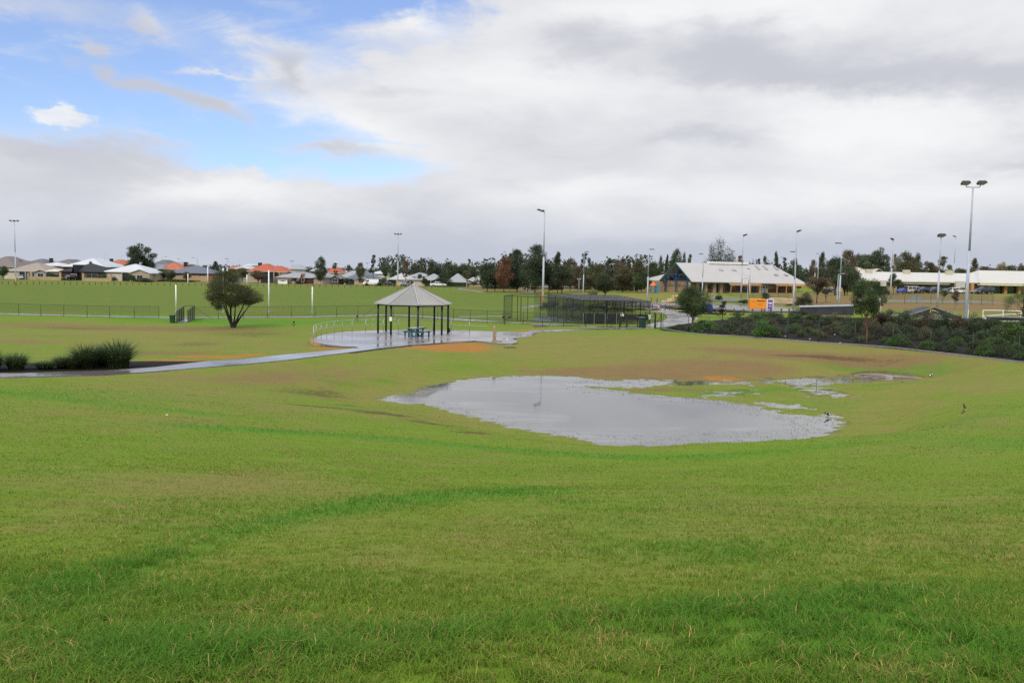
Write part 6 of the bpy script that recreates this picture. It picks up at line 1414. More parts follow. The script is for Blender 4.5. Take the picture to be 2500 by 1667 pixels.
def tree_meshes(kind, leaf, bark, var, big=False):
    key = (kind, leaf, bark, var, big)
    if key in TC: return TC[key]
    rg = np.random.default_rng(abs(hash(kind)) % 1000*0+sum(map(ord, kind))*7+var*31); cl = make_clusters(kind, rg); n, s = LEAFN[kind]
    if big: n = int(n*2.6); s *= .62
    cl = [(q[0], q[1], q[2], q[3]*1.2, q[4]*1.15) if kind == 'multi' else q for q in cl]; V, Q, C = leaves(cl, n, s, rg, .5 if kind not in ('she', 'multi', 'droop') else .22, up=.5 if kind in ('she', 'multi') else (-.9 if kind == 'droop' else 0))
    cm = nmesh('crown', V, Q, LM[leaf], C)
    mb = MB(); 
    if kind == 'multi':
        stems = []
        for (x, z, lx) in [(-.26, .62, .0), (-.14, .75, 0), (0, .72, 0), (.12, .62, 0), (.24, .55, 0), (.36, .53, 0), (-.05, .50, 0), (.30, .60, 0)]:
            y = rg.normal()*.08; p0 = Vector((.015*rg.normal()+(.02 if x > 0 else -.01), 0, 0)); p1 = Vector((x*.28+(.015 if x > 0 else -.02), y*.3, z*.32)); p2 = Vector((x*.62, y*.7, z*.62)); p3 = Vector((x, y, z)); r0 = .018
            mb.tube(p0, p1, r0, r0*.75, 8).tube(p1, p2, r0*.75, r0*.45, 7).tube(p2, p3, r0*.45, r0*.15, 5)
            for k in range(3): q = p2+(p3-p2)*rg.random(); mb.tube(q, q+Vector((rg.normal()*.08, rg.normal()*.08, .10)), r0*.25, r0*.08, 4)
    elif kind not in ('lowbush',):
        top = .80 if kind in ('gum', 'sparse', 'cone', 'dense') else .6; r0 = .020 if kind not in ('round',) else .026
        p = Vector((0, 0, -.02)); n_ = 6; pts = [p]
        for k in range(n_): pts.append(Vector((rg.normal()*.012*(k+1)/2, rg.normal()*.012*(k+1)/2, top*(k+1)/n_)))
        for k in range(n_): mb.tube(pts[k], pts[k+1], r0*(1-.75*k/n_), r0*(1-.75*(k+1)/n_), 8, caps=False)
        for c in (cl if len(cl) < 40 else cl[::3]):
            b0 = min(n_-1, max(1, int((c[2]-.15)/top*n_*.8))); a = pts[b0]; q = Vector(c[:3]); mid = a+(q-a)*.5+Vector((0, 0, -.02)); mb.tube(a, mid, r0*.42, r0*.28, 5, caps=False).tube(mid, q, r0*.28, r0*.1, 5, caps=False)
    tm = mb.mesh('trunk', BK[bark]) if mb.v else None
    TC[key] = (cm, tm); return TC[key]
def tree(px, D, ytop, wpx, kind, leaf, label, bark='grey', var=0, rz=None, big=False, name='tree', cat='tree', group=None, h=None, pos=None, sink=0, sy=None):
    p = base_at(px, D) if pos is None else pos; D = p[1]; wpx = wpx*(1.32 if (D > 180 and kind in ('dense', 'cone', 'gum', 'sparse', 'she')) else 1.15 if kind == 'round' else 1.0); hh = (ztop(px, ytop, D)-p[2]+sink) if h is None else h; w = wpx*D/F
    cm, tm = tree_meshes(kind, leaf, bark, var, big)
    rt = thing(name, label, cat, (p[0], p[1], p[2]-sink), (px*1.7) % 6.28 if rz is None else rz, group); rt.scale = (w, w if sy is None else sy, hh)
    obj('crown', cm, rt)
    if tm: obj('trunk', tm, rt)
    return rt
T_ = tree
# left housing side
T_(8, 276, 649, 24, 'round', 'green', 'small leafy tree at the left edge before the beige-roofed house', var=1)
T_(335, 318, 592, 52, 'gum', 'dark', 'big dark gum towering over the white-roofed cream house, stems showing', 'pale', var=1, group=None)
T_(362, 322, 604, 40, 'gum', 'dark', 'right-hand crown leaning out from the big gum', 'pale', var=2)
T_(322, 316, 640, 34, 'round', 'green', 'low bushy tree at the left foot of the big gum', var=0)
T_(222, 300, 637, 20, 'cone', 'dark', 'small dark conifer between big white roof and black roof')
T_(48, 330, 634, 18, 'gum', 'green', 'small tree top by the dark grey roof at the left', var=1)
T_(248, 286, 664, 28, 'bush', 'green', 'dark bush at the right corner of the black-roofed house', name='bush', cat='bush')
T_(276, 284, 670, 22, 'bush', 'dark', 'dark spiky bush before the white garage', name='bush', cat='bush', var=1)
T_(128, 285, 662, 34, 'bush', 'green', 'green shrubs behind the pillared yellow wall', name='bush', cat='bush', var=2)
T_(100, 284, 674, 50, 'bush', 'dark', 'dark clipped hedge behind the pillared yellow wall', name='hedge', cat='hedge')
T_(230, 284, 675, 40, 'bush', 'dark', 'dark hedge behind the wall of the black-roofed house', name='hedge', cat='hedge', var=1)
T_(320, 284, 664, 22, 'bush', 'green', 'shrub beside the porch of the cream white-roofed house', name='bush', cat='bush', var=2)
T_(350, 284, 675, 60, 'lowbush', 'dark', 'low dark hedge before the arched cream gable', name='hedge', cat='hedge')
T_(395, 300, 656, 36, 'round', 'green', 'rounded tree at the left end of the yellow boundary wall', var=2)
T_(418, 298, 661, 23, 'round', 'green', 'small round street tree before the yellow wall, left one', var=1)
T_(455, 298, 664, 20, 'round', 'olive', 'small round street tree before the yellow wall, right one', var=0)
T_(430, 299, 681, 120, 'lowbush', 'dark', 'strip of low shrubs at the foot of the yellow wall', name='shrub_strip', cat='shrubs')
T_(502, 350, 647, 23, 'round', 'dark', 'dark round tree behind the right end of the dark blue roof', var=1)
T_(527, 330, 638, 17, 'dense', 'green', 'upright green tree left of the side street', var=1)
T_(459, 380, 640, 10, 'sparse', 'greyg', 'tiny tree top above the dark blue roof')
T_(566, 345, 655, 20, 'round', 'olive', 'small tree at the side street, furthest back', var=2)
T_(592, 315, 654, 32, 'round', 'olive', 'wide olive street tree right of the side street', var=0)
T_(576, 325, 660, 22, 'round', 'green', 'green street tree nearest the side street', var=1)
T_(630, 300, 660, 36, 'round', 'brown', 'brownish spreading tree in front of the red-roofed corner house', var=1)
T_(563, 306, 682, 34, 'lowbush', 'green', 'low green bushes at the side street corner', name='bush', cat='bush')
T_(728, 296, 680, 18, 'bush', 'dark', 'dark shrub in the pagoda house garden', name='bush', cat='bush')
T_(745, 330, 653, 26, 'round', 'dark', 'dark tree behind the grey pagoda roof', var=2)
T_(764, 330, 661, 22, 'round', 'brown', 'brown-green tree just behind the dense narrow tree', var=1)
T_(783, 296, 624, 25, 'dense', 'dark', 'dense narrow dark tree, tallest left of the shelter', var=0)
T_(818, 325, 642, 18, 'sparse', 'green', 'thin tree before the red roof', var=1)
T_(851, 325, 647, 17, 'gum', 'greyg', 'small round-topped tree behind the zinc roof', var=2)
T_(880, 295, 641, 19, 'dense', 'olive', 'upright olive tree in front of the dark tiled roof', var=2)
T_(911.5, 297, 621, 20, 'sparse', 'dark', 'tall sparse gum with layered foliage near the white van', var=0)
T_(943, 296, 636, 27, 'gum', 'dark', 'dark tree left of the solar-panelled roof', var=0)
T_(962, 310, 649, 24, 'gum', 'green', 'loose branching tree behind the solar-panelled roof', var=2)
T_(846, 290, 679, 14, 'round', 'green', 'small green street tree before the dark tiled house', var=1)
T_(938, 289, 677, 15, 'round', 'light', 'small light green street tree right of the white van', var=2)
T_(990, 292, 637, 20, 'sparse', 'rust', 'thin reddish gum at the cream garage', var=1)
T_(1027, 294, 636, 20, 'sparse', 'olive', 'tall thin gum with bare lower stem by the grey roofs', var=2)
T_(1052, 310, 632, 18, 'gum', 'dark', 'leaning gum behind the grey roof', var=1)
T_(1036, 288, 679, 15, 'round', 'green', 'small street tree directly above the shelter roof', var=0)
T_(1064, 315, 650, 40, 'round', 'dark', 'broad dark tree behind the white sedan house', var=1)
T_(1084, 287, 664, 28, 'dense', 'dark', 'dark rounded tree right of the white sedan', var=1)
T_(1006, 287, 687, 8, 'round', 'dark', 'tiny clipped bush between the cream garages', name='bush', cat='bush')
T_(1105, 340, 645, 36, 'round', 'dark', 'dark pine mass behind the carport house, left', var=2)
T_(1131, 340, 645, 32, 'round', 'dark', 'dark pine mass behind the carport house, middle', var=0)
T_(1156, 335, 651, 28, 'round', 'dark', 'dark pine mass behind the carport house, right', var=1)
T_(1094, 345, 639, 17, 'sparse', 'greyg', 'thin grey gum poking out left of the dark pines', var=1)
T_(1146, 300, 631, 14, 'sparse', 'olive', 'tall thin gum rising out of the dark pines', var=2)
T_(1134, 315, 658, 20, 'gum', 'olive', 'olive young tree before the dark pines', var=1)
T_(1155, 282, 684, 22, 'gum', 'greyg', 'small white-stemmed tree beside the low cream wing', 'pale', var=0)
T_(895, 285, 686, 10, 'lowbush', 'dark', 'dark shrub by the porch of the cream gable', name='bush', cat='bush')
T_(927, 288, 686, 18, 'bush', 'dark', 'dark shrub right of the white van', name='bush', cat='bush')
# central dark group
T_(1189, 236, 643, 42, 'round', 'dark', 'dark round-headed tree left of the rust brown tree', 'dark', var=0)
T_(1208, 240, 652, 30, 'round', 'green', 'green tree touching the left of the rust brown tree', 'dark', var=2)
T_(1230, 232, 622, 35, 'dense', 'rust', 'rust brown dying tree', 'dark', var=0)
T_(1245, 242, 618, 16, 'sparse', 'rust', 'bare brown top right behind the rust brown tree', 'dark', var=1)
T_(1262, 236, 609, 46, 'dense', 'dark', 'big dark tree immediately right of the rust brown tree', 'dark', var=1)
T_(1288, 230, 640, 40, 'round', 'dark', 'dark crown filling between the two biggest dark trees', 'dark', var=2)
T_(1306, 221, 597, 48, 'dense', 'dark', 'tallest dark tree, left of the middle floodlight pole', 'dark', var=2)
T_(1340, 225, 640, 40, 'round', 'dark', 'dark tree with leaning stem right of the middle floodlight pole', 'dark', var=1)
T_(1361, 222, 616, 38, 'cone', 'dark', 'pointed dark tree right of the middle floodlight pole', 'dark', var=1)
T_(1372, 220, 650, 50, 'round', 'dark', 'low broad dark tree under the pointed one', 'dark', var=0)
T_(1392, 245, 627, 32, 'dense', 'olive', 'olive tree behind the pointed dark tree', var=0)
T_(1411, 240, 650, 34, 'dense', 'brown', 'brownish tree behind the slim light pole above the nets', var=1)
T_(1424, 260, 616, 28, 'sparse', 'greyg', 'sparse pale gum directly behind the slim light pole above the nets', var=0)
T_(1437, 250, 630, 20, 'gum', 'dark', 'dark leaning gum right of the sparse pale gum', var=2)
T_(1428, 235, 660, 36, 'dense', 'olive', 'olive tree low between the light pole and the round dark tree', var=2)
T_(1459, 240, 646, 36, 'dense', 'olive', 'olive bushy tree behind the dark round tree above the nets', var=1)
T_(1483, 262, 632, 26, 'sparse', 'greyg', 'open-branched pale gum above the dark round tree', var=2)
T_(1477, 195, 668, 44, 'round', 'dark', 'dark round tree in front, above the roof of the nets', 'dark', var=1)
T_(1446, 192, 696, 26, 'bush', 'pale', 'pale straw-coloured bush left of the dark round tree', name='bush', cat='bush', var=1)
T_(1512, 250, 632, 26, 'dense', 'brown', 'reddish brown tree top, left one of a pair', var=0)
T_(1534, 252, 632, 22, 'cone', 'brown', 'reddish brown tree top, right one of a pair', var=1)
T_(1520, 235, 655, 50, 'dense', 'olive', 'wide olive tree below the reddish brown tops', var=2)
T_(1556, 240, 636, 36, 'dense', 'olive', 'rounded olive tree left of the club light pole', var=1)
T_(1566, 230, 660, 40, 'dense', 'green', 'green tree behind the foot of the club light pole', var=0)
T_(1593, 255, 640, 30, 'dense', 'green', 'green tree behind the left wing of the club roof', var=2)
T_(1611, 262, 622, 20, 'cone', 'green', 'pointed green tree behind the club wing, left', var=0)
T_(1627, 262, 622, 17, 'cone', 'dark', 'pointed dark tree behind the club wing, middle', var=1)
T_(1648, 270, 604, 29, 'dense', 'green', 'tallest green tree behind the club gable', var=0)
T_(1668, 275, 614, 18, 'cone', 'green', 'pointed tree right of the club gable peak', var=0)
T_(1682, 280, 621, 15, 'sparse', 'greyg', 'wispy tree above the club roof, left part', var=1)
T_(1756, 275, 584, 78, 'she', 'greyg', 'huge feathery tree rising behind the middle of the club roof', var=0)
T_(1805, 300, 624, 24, 'sparse', 'pale', 'nearly bare pale tree behind the club roof', 'pale', var=1)
T_(1850, 290, 630, 14, 'sparse', 'dark', 'small dark tree top above the club skylights, left', var=2)
T_(1865, 290, 626, 17, 'gum', 'dark', 'small dark tree top above the club skylights, right', var=2)
T_(1891, 285, 615, 22, 'cone', 'greyg', 'pointed grey-green tree behind the right of the club roof', var=1)
T_(1913, 290, 627, 17, 'sparse', 'greyg', 'sparse grey tree beside the far light pole', var=0)
T_(1935, 280, 628, 26, 'gum', 'green', 'green tree at the right end of the club roof', var=1)
T_(1948, 270, 645, 26, 'dense', 'dark', 'dark tree sloping down past the end of the club roof', var=0)
# right side
T_(1984, 265, 634, 18, 'dense', 'brown', 'narrow brown-green tree, shorter of two columns', var=2)
T_(2003, 268, 616, 18, 'dense', 'greyg', 'narrow brown-green tree, taller of two columns', var=1)
T_(1994, 165, 662, 66, 'gum', 'brown', 'brown thin-leaved tree between club building and long white building', 'dark', var=0)
T_(2016, 172, 668, 50, 'sparse', 'redtip', 'thin reddish shrubby tree beside the brown thin-leaved tree', var=2)
T_(1962, 152, 706, 44, 'bush', 'greyg', 'grey-green rounded bush before the brown thin-leaved tree', name='bush', cat='bush', var=0)
T_(1878, 172, 716, 44, 'bush', 'olive', 'olive bush directly behind the orange clothing bin', name='bush', cat='bush', var=1)
T_(1868, 178, 705, 22, 'bush', 'greyg', 'upright grey shrub above the clothing bin', name='bush', cat='bush', var=2)
T_(1755, 188, 712, 20, 'bush', 'green', 'round green shrub at the top of the ramp', name='bush', cat='bush', var=1)
T_(1815, 172, 728, 34, 'bush', 'green', 'green shrubs at the bottom of the ramp', name='bush', cat='bush', var=2)
T_(1935, 158, 740, 40, 'lowbush', 'green', 'low shrubs right of the yellow stone block wall', name='bush', cat='bush')
T_(2038, 225, 628, 54, 'round', 'dark', 'broad dark tree left in the group behind the long white roof', 'dark', var=0)
T_(2068, 232, 611, 40, 'dense', 'brown', 'tall brownish tree behind the wide-headed light pole', 'dark', var=1)
T_(2062, 220, 650, 60, 'round', 'dark', 'low spreading dark tree at the left end of the long white roof', 'dark', var=1)
T_(2092, 310, 617, 34, 'dense', 'dark', 'dark tree just right of the wide-headed light pole', var=0)
T_(2117, 305, 603, 46, 'gum', 'dark', 'tallest dark tree over the cream tiled roof', var=0)
T_(2112, 312, 622, 40, 'dense', 'dark', 'dense dark tree filling behind the cream tiled roof', var=1)
T_(2141, 305, 601, 38, 'gum', 'dark', 'tall dark gum right of the cream tiled roof', var=1)
T_(2158, 305, 622, 32, 'gum', 'dark', 'dark gum at the right of the tall group', var=2)
T_(2182, 320, 620, 16, 'sparse', 'pale', 'pale nearly bare tree at the tennis floodlight pole', 'pale', var=1)
for i, (px, yt, w, kd, lf, lb) in enumerate([(2205, 611, 36, 'dense', 'olive', 'broad tall tree behind the white roof, first right of the tennis floodlight'), (2220, 628, 24, 'dense', 'brown', 'brownish tree filling behind the second air cooler'),
        (2236, 616, 28, 'cone', 'olive', 'pointed olive tree above the second air cooler'), (2267, 624, 25, 'gum', 'brown', 'brownish tree left of the boxy-headed floodlight'), (2299, 626, 24, 'sparse', 'olive', 'thin tree right of the boxy-headed floodlight'),
        (2316, 647, 24, 'gum', 'light', 'pale green low tree left of the far floodlight pole'), (2348, 644, 32, 'gum', 'olive', 'olive tree left of the largest floodlight pole'), (2376, 631, 27, 'cone', 'olive', 'pointed tree right of the largest floodlight pole'),
        (2400, 650, 28, 'dense', 'olive', 'low round tree behind the raised white roof'), (2424, 641, 28, 'gum', 'brown', 'brownish crown above the raised white roof, left'), (2441, 638, 24, 'gum', 'pale', 'pale brown crown above the raised white roof, centre'),
        (2461, 648, 22, 'dense', 'olive', 'small olive crown above the raised white roof'), (2478, 643, 20, 'gum', 'olive', 'narrow crown near the right edge of the view'), (2494, 641, 20, 'gum', 'brown', 'rightmost tree crown at the edge of the view'), (2282, 650, 24, 'dense', 'olive', 'low crown behind the foot of the boxy-headed floodlight')]):
    T_(px, 330, yt, w*1.25, kd, lf, lb, var=i % 3)
T_(2181, 245, 665, 28, 'gum', 'green', 'small green tree in front of the long white wall', 'dark', var=1)
T_(2158, 235, 697, 30, 'bush', 'dark', 'dark bushes at the foot of the long white building', name='bush', cat='bush', var=0)
T_(2304, 175, 702, 26, 'gum', 'light', 'small light tree in front of the dark parked cars', var=0)
T_(2331, 128, 704, 24, 'gum', 'brown', 'brownish sapling with twin stems behind the gabled hut', var=1)
T_(2497, 98, 690, 90, 'droop', 'green', 'drooping gum at the right edge of the view', 'dark', var=0, big=True)
# distant wood closing the view
def far_wood():
    rg = np.random.default_rng(11); cl = []
    for px in np.arange(930, 2750, 6):
        D = (262 if 1190 < px < 1580 else 420)+rg.random()*60; p = base_at(px, D); top = (7.5 if 1190 < px < 1580 else 8.5)+3*rg.random()+1.5*math.sin(px*.021)
        for k in range(4): cl.append((p[0]+rg.normal()*1.5, D+rg.normal()*3, p[2]+1+(top-2.5)*k/3.3, 3.2-.5*k, 1.6))
    for px in np.arange(-250, 930, 9):
        D = 520+rg.random()*80; p = base_at(px, D); top = 5.0+2.5*rg.random()
        for k in range(2): cl.append((p[0]+rg.normal()*1.5, D, p[2]+.6+(top-2)*k/1.5, 2.6, 1.5))
    V, Q, C = leaves(cl, 110000, .55, rg, .6); m = nmesh('distant_trees', V, Q, leaf_mat('leaf_far', (.060, .075, .048)), C); tag(obj('distant_trees', m), 'far-off belt of trees along the horizon', kind='stuff')
far_wood()
# the two near park trees and the multi-stemmed tree
gp = G(1690, 797); T_(1690, 0, 697, 84, 'round', 'green', 'round leafy tree in front of the club building, thick reddish stem', 'orange', var=1, big=True, pos=gp)
gp = G(1764, 792); T_(1764, 0, 734, 40, 'sparse', 'greyg', 'small thin tree with dark lower clump, right of the round leafy tree', 'dark', var=0, big=True, pos=gp)
gp = G(2115, 836); T_(2111, 0, 680, 104, 'high', 'green', 'leafy tree with a tall orange trunk rising from the mulch bank', 'orange', var=2, big=True, pos=gp)
gp = G(568, 800); T_(568, 0, 660, 142, 'multi', 'bushy', 'bushy dark tree with many stems standing alone left of the shelter', 'dark', pos=gp, rz=0, big=False)
for px, py, yt, w, lb in [(872, 791, 770, 12, 'tiny sapling behind the curved handrail'), (717, 802, 784, 12, 'bare tiny sapling in the grass left of the handrail'), (2352, 1024, 986, 15, 'bare twiggy sapling on the lawn at the right')]:
    gp = G(px, py); T_(px, 0, yt, w, 'sparse', 'greyg' if px < 2000 else 'pale', lb, 'pale', var=1, pos=gp, name='sapling', cat='sapling')

# strap-leaved clumps in the left bed and grassy tufts on the bank
def strappy(name, n, rg, wd=.012, arch=.9, leaf='dark', spread=.25, flower=False):
    V, Q, C = [], [], []
    for i in range(n):
        a = rg.random()*2*PI; b = rg.random()**.5*spread; x0, y0 = b*math.cos(a), b*math.sin(a); aa = a+rg.normal()*.5; L = .6+.5*rg.random(); ar = arch*(.3+.9*rg.random())*(.4+b/spread)
        dx_, dy_ = math.cos(aa), math.sin(aa); px_, py_ = -dy_, dx_; o = len(V); t = .75+.9*rg.random()
        for k in range(5):
            s = k/4; r = L*(ar*.55*s*s+.08*s); z = L*(s-.42*ar*s*s); w = wd*(1-s)**.6+.0015
            V += [(x0+dx_*r-px_*w, y0+dy_*r-py_*w, z), (x0+dx_*r+px_*w, y0+dy_*r+py_*w, z)]; C += [(t*(.6+.5*s),)*3]*2
            if k: Q.append((o+2*k-2, o+2*k-1, o+2*k+1, o+2*k))
    return nmesh(name, np.array(V), np.array(Q), LM[leaf], np.array(C))
SG = [strappy('leaf_blades', 900, np.random.default_rng(s), .0085, leaf='green') for s in range(3)]
for i, (px, py, yt, w, lb) in enumerate([(22, 906, 858, 66, 'strap-leaved clump at the left edge of the dark bed'), (-40, 908, 852, 70, 'strap-leaved clump cut off by the left edge of the view'), (95, 903, 878, 62, 'low sparse clump between the left edge clump and the taller ones'), (140, 899, 866, 60, 'pale-tipped low clump, third from the left edge'), (196, 900, 836, 80, 'tall strap-leaved clump, second from the right end of the bed'),
                                   (236, 894, 840, 60, 'strap-leaved clump filling between the two tallest'), (274, 899, 827, 98, 'tallest and widest strap-leaved clump at the right end'), (165, 902, 868, 60, 'short arching clump before the taller ones')]):
    p = onz(px, py, .58); p[1] += .7; h = ztop(px, yt, p[1])-.55; w_ = w*p[1]/F
    rt = obj('grass_clump', SG[i % 3], None, (p[0], p[1], .55), i*1.3); rt.scale = (w_*.95, w_*.95, h*1.1); tag(rt, lb, 'plant', 'strap-leaved clumps in the dark bed')
TG = [strappy('tuft', 160, np.random.default_rng(20+s), .012, leaf=l) for s, l in enumerate(('olive', 'light'))]
# bank shrubs (px, py base, height m, width px, kind, leaf)
SHR = [(1660, 803, .5, 50, 'lowbush', 'green'), (1700, 808, .75, 60, 'lowbush', 'green'), (1735, 806, .85, 66, 'lowbush', 'bright'), (1775, 808, .8, 60, 'lowbush', 'green'), (1720, 795, .6, 60, 'lowbush', 'bright'), (1790, 796, .6, 50, 'lowbush', 'green'),
       (1700, 812, .5, 40, 'lowbush', 'bright'), (1760, 815, .6, 50, 'lowbush', 'greyg'), (1800, 818, .5, 40, 'lowbush', 'olive'), (1830, 812, 1.0, 60, 'lowbush', 'greyg'), (1870, 823, 1.45, 78, 'bush', 'bright'), (1858, 802, .9, 60, 'lowbush', 'bright'), (1845, 786, .8, 80, 'lowbush', 'bright'), (1880, 782, .9, 70, 'lowbush', 'green'),
       (1825, 790, .8, 50, 'lowbush', 'olive'), (1800, 783, .7, 50, 'lowbush', 'green'), (1905, 790, .9, 46, 'lowbush', 'greyg'), (1880, 797, .8, 50, 'lowbush', 'redtip'), (1940, 788, 1.0, 46, 'bush', 'green'), (1948, 774, 1.0, 46, 'bush', 'greyg'), (1988, 788, 1.0, 48, 'bush', 'green'), (1970, 800, .7, 40, 'bush', 'redtip'), (1943, 812, .9, 50, 'bush', 'bright'), (1976, 812, .6, 30, 'bush', 'light'),
       (2020, 800, 1.2, 54, 'bush', 'dark'), (2040, 792, 1.2, 50, 'bush', 'olive'), (2018, 815, .9, 36, 'bush', 'olive'), (2045, 815, 1.1, 44, 'bush', 'olive'), (2070, 800, 1.3, 50, 'bush', 'dark'), (2092, 808, 1.3, 50, 'bush', 'green'), (2070, 820, 1.0, 46, 'bush', 'dark'), (2130, 815, 1.5, 50, 'bush', 'olive'), (2150, 800, 1.7, 54, 'bush', 'redtip'), (2178, 798, 1.7, 54, 'bush', 'dark'),
       (2140, 825, 1.2, 46, 'bush', 'redtip'), (2175, 820, 1.3, 50, 'bush', 'olive'), (2205, 806, 1.9, 56, 'bush', 'dark'), (2235, 812, 1.8, 60, 'bush', 'olive'), (2215, 826, 1.3, 50, 'bush', 'dark'), (2262, 808, 1.9, 50, 'bush', 'redtip'), (2290, 816, 2.0, 50, 'bush', 'dark'), (2255, 830, 1.2, 46, 'bush', 'olive'), (2315, 815, 2.0, 60, 'bush', 'dark'), (2300, 832, 1.3, 46, 'bush', 'greyg'),
       (2345, 820, 2.0, 52, 'bush', 'redtip'), (2335, 834, 1.2, 50, 'bush', 'dark'), (2372, 822, 1.9, 54, 'bush', 'dark'), (2395, 812, 1.5, 50, 'bush', 'green'), (2415, 818, 1.4, 50, 'bush', 'dark'), (2380, 800, 1.4, 46, 'bush', 'redtip'), (2430, 802, 1.1, 44, 'bush', 'green'),
       (2190, 846, 1.0, 60, 'lowbush', 'bright'), (2215, 840, .9, 44, 'lowbush', 'green'), (2264, 852, .75, 60, 'lowbush', 'bright'), (2310, 856, .85, 60, 'lowbush', 'green'), (2335, 842, .7, 50, 'lowbush', 'bright'), (2385, 862, 1.1, 60, 'lowbush', 'green'), (2405, 868, .8, 60, 'lowbush', 'bright'), (2450, 868, .9, 70, 'lowbush', 'green'), (2480, 862, .8, 60, 'lowbush', 'bright'),
       (2400, 836, 1.0, 80, 'lowbush', 'green'), (2440, 832, 1.2, 100, 'lowbush', 'green'), (2480, 836, 1.4, 100, 'lowbush', 'bright'), (2505, 842, 1.2, 80, 'lowbush', 'green'), (2470, 818, 1.2, 90, 'lowbush', 'green'), (2500, 812, 1.2, 60, 'lowbush', 'dark'), (2495, 876, .5, 50, 'lowbush', 'bright'), (2430, 846, .8, 80, 'lowbush', 'bright'), (2550, 870, 1.0, 90, 'lowbush', 'green'), (2560, 845, 1.3, 100, 'lowbush', 'bright'), (2600, 860, 1.1, 90, 'lowbush', 'green'), (2570, 815, 1.4, 90, 'bush', 'dark')]
names = {'bright': 'bright green', 'green': 'mid green', 'greyg': 'grey-green', 'olive': 'olive', 'dark': 'dark green', 'redtip': 'reddish-tipped', 'brown': 'brown scraggly', 'light': 'light green'}
def bankword(px):
    for lim, w in [(1700, 'near the left tip of the bank'), (1790, 'on the bank right of the round tree'), (1845, 'on the bank below the small thin tree'), (1900, 'on the bank below the clothing bin'), (1960, 'below the left end of the long dark wall'), (2020, 'below the middle of the long dark wall'), (2080, 'on the bank left of the orange trunk'),
                   (2150, 'on the bank beside the orange trunk'), (2220, 'on the bank left of the gabled hut'), (2300, 'on the bank before the gabled hut'), (2360, 'on the bank before the largest floodlight pole'), (2420, 'on the bank right of the largest floodlight pole'), (2460, 'on the bank before the black low wall'), (2600, 'at the right edge of the view')]:
        if px < lim: return w
seen = {}
for i, (px, py, h, w, kd, lf) in enumerate(SHR):
    p = G(px, py)
    if h >= 1.6: h *= 1.05
    if kd == 'bush' and h < 1.5: h *= 1.1
    lvl = 'low' if h < .8 else ('tall' if h > 1.45 else 'rounded'); lb = '%s %s shrub %s' % (lvl, names[lf], bankword(px))
    seen[lb] = seen.get(lb, 0)+1
    if seen[lb] > 1: lb = '%s %s shrub %s, %s' % (lvl, names[lf], bankword(px), ('by fence' if py > 815 else 'higher up')+(' again' if seen[lb] > 2 else ''))
    if w*p[1]/F < .9*h: w = .9*h*F/p[1]
    T_(px, 0, 0, w*.95, kd, lf, lb, 'dark', var=i % 3, pos=p, h=h*(1.15 if kd == 'bush' else 1.3), name='shrub', cat='shrub', sink=.05, group='shrubs on the mulch bank')
for i, (px, py) in enumerate([(1955, 822), (1988, 818), (2068, 826), (2098, 836), (1905, 815), (2120, 832), (2060, 812), (2160, 838), (2010, 826)]):
    p = G(px, py); o = obj('grass_tuft', TG[i % 2], None, tuple(p), i); o.scale = (1.0, 1.0, .75); tag(o, 'small yellowish grass tuft low on the black mulch bank', 'plant', 'yellowish grass tufts on the mulch')
# dark mound behind the nets
for px, D, yt, w, lb in [(1345, 140, 728, 60, 'dark clipped hedge left behind the nets'), (1400, 138, 733, 70, 'dark low hedge in the middle behind the nets'), (1455, 136, 738, 70, 'dark low hedge right behind the nets'), (1510, 135, 746, 80, 'low dark ground shrubs by the bollards behind the nets')]:
    T_(px, D, yt, w, 'lowbush', 'dark', lb, name='hedge', cat='hedge', var=1)
for px, py, w in [(1560, 757, 40), (1600, 758, 30), (1670, 764, 40), (1740, 768, 50), (1800, 770, 40), (1850, 772, 50), (1895, 772, 50)]:
    p = G(px, py); T_(px, 0, 0, w, 'lowbush', 'dark', 'low dark garden strip plant along the car park edge', pos=p, h=.4, name='shrub', cat='shrub', group='low plants along the car park edge')
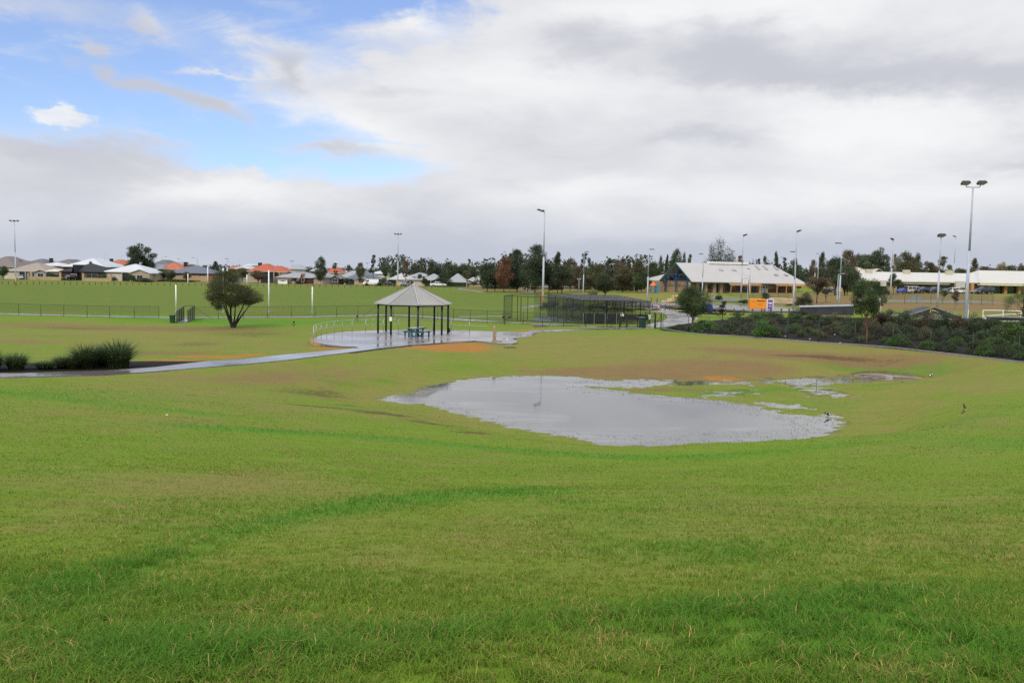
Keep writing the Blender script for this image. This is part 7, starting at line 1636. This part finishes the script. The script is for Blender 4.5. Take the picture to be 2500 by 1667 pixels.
# reed tufts standing in the water margins
rg_ = np.random.default_rng(5); V, Q, C = [], [], []
def margin():
    n = 90000; x = rg_.uniform(bx[0], bx[1], n); y = rg_.uniform(bx[2], bx[3], n); s = ponddist(x, y); dz_ = T(x, y)-WL; k = (dz_ > -.045-.03*(x > 4)) & (dz_ < .015) & (fbm(x*1.7+5, y*2.3, 4) > .05-.15*(x > 6))
    x, y = x[k], y[k]; n = len(x); z = np.maximum(T(x, y), WL-.01); h = .02+.05*rg_.random(n); a = rg_.random(n)*PI; w = .009
    V = np.stack([np.c_[x-np.cos(a)*w, y-np.sin(a)*w, z], np.c_[x+np.cos(a)*w, y+np.sin(a)*w, z], np.c_[x+rg_.normal(size=n)*.03, y+rg_.normal(size=n)*.03, z+h]], 1).reshape(-1, 3)
    t = .7+.7*rg_.random(n); c = np.c_[t, t, t*.7]; me = nmesh('shore_grass', V, np.arange(3*n).reshape(-1, 3), LM['light'], np.repeat(c, 3, 0)); tag(obj('shore_grass', me), 'thin drowned grass along the puddle margin', kind='stuff')
margin()
# low leaf litter tufts to roughen the mid lawn
def midtufts():
    n = 90000; u = rg_.random(n); d = 16/(1-u*(1-16/75)); a = (rg_.random(n)-.5)*2*.64; x = d*np.tan(a); y = d.copy()
    k = (ponddist(x, y) > .5) & (near(DECK, x, y) > .1) & (near(PATH1, x, y) > .1) & (near(MULCH_POLY, x, y) > .2) & (near(BED_POLY, x, y) > 0) & (rg_.random(n) < np.clip(.5+1.4*fbm(x*.6, y*.6, 4), 0, 1)); x, y = x[k], y[k]; n = len(x)
    z = T(x, y); c, _ = masks(x, y); h = (.018+.02*rg_.random(n))*(1+.4*np.clip(c[:, 2], 0, 1)); w = .005+.0003*y; an = rg_.random(n)*PI
    V = np.stack([np.c_[x-np.cos(an)*w, y-np.sin(an)*w, z-.01], np.c_[x+np.cos(an)*w, y+np.sin(an)*w, z-.01], np.c_[x+rg_.normal(size=n)*.03, y+rg_.normal(size=n)*.03, z+h]], 1).reshape(-1, 3)
    A_, B_, Lc, Dc = map(np.array, (GRASS_A, GRASS_B, LUSH, BROWN)); t = rg_.random(n)[:, None]; col_ = A_*(1-t)+B_*t; l = np.clip(c[:, 2], 0, 1)[:, None]*.8; col_ = col_*(1-l)+Lc*l; b = np.clip(c[:, 0]+c[:, 3], 0, 1)[:, None]*.8; col_ = col_*(1-b)+Dc*b; col_ = col_*(1.05+.4*rg_.random(n))[:, None]
    me = nmesh('lawn_tufts', V, np.arange(3*n).reshape(-1, 3), bpy.data.materials['grass_blade'], np.repeat(col_, 3, 0)); tag(obj('lawn_tufts', me), 'short uneven lawn tufts over the basin slopes', kind='stuff')
midtufts()
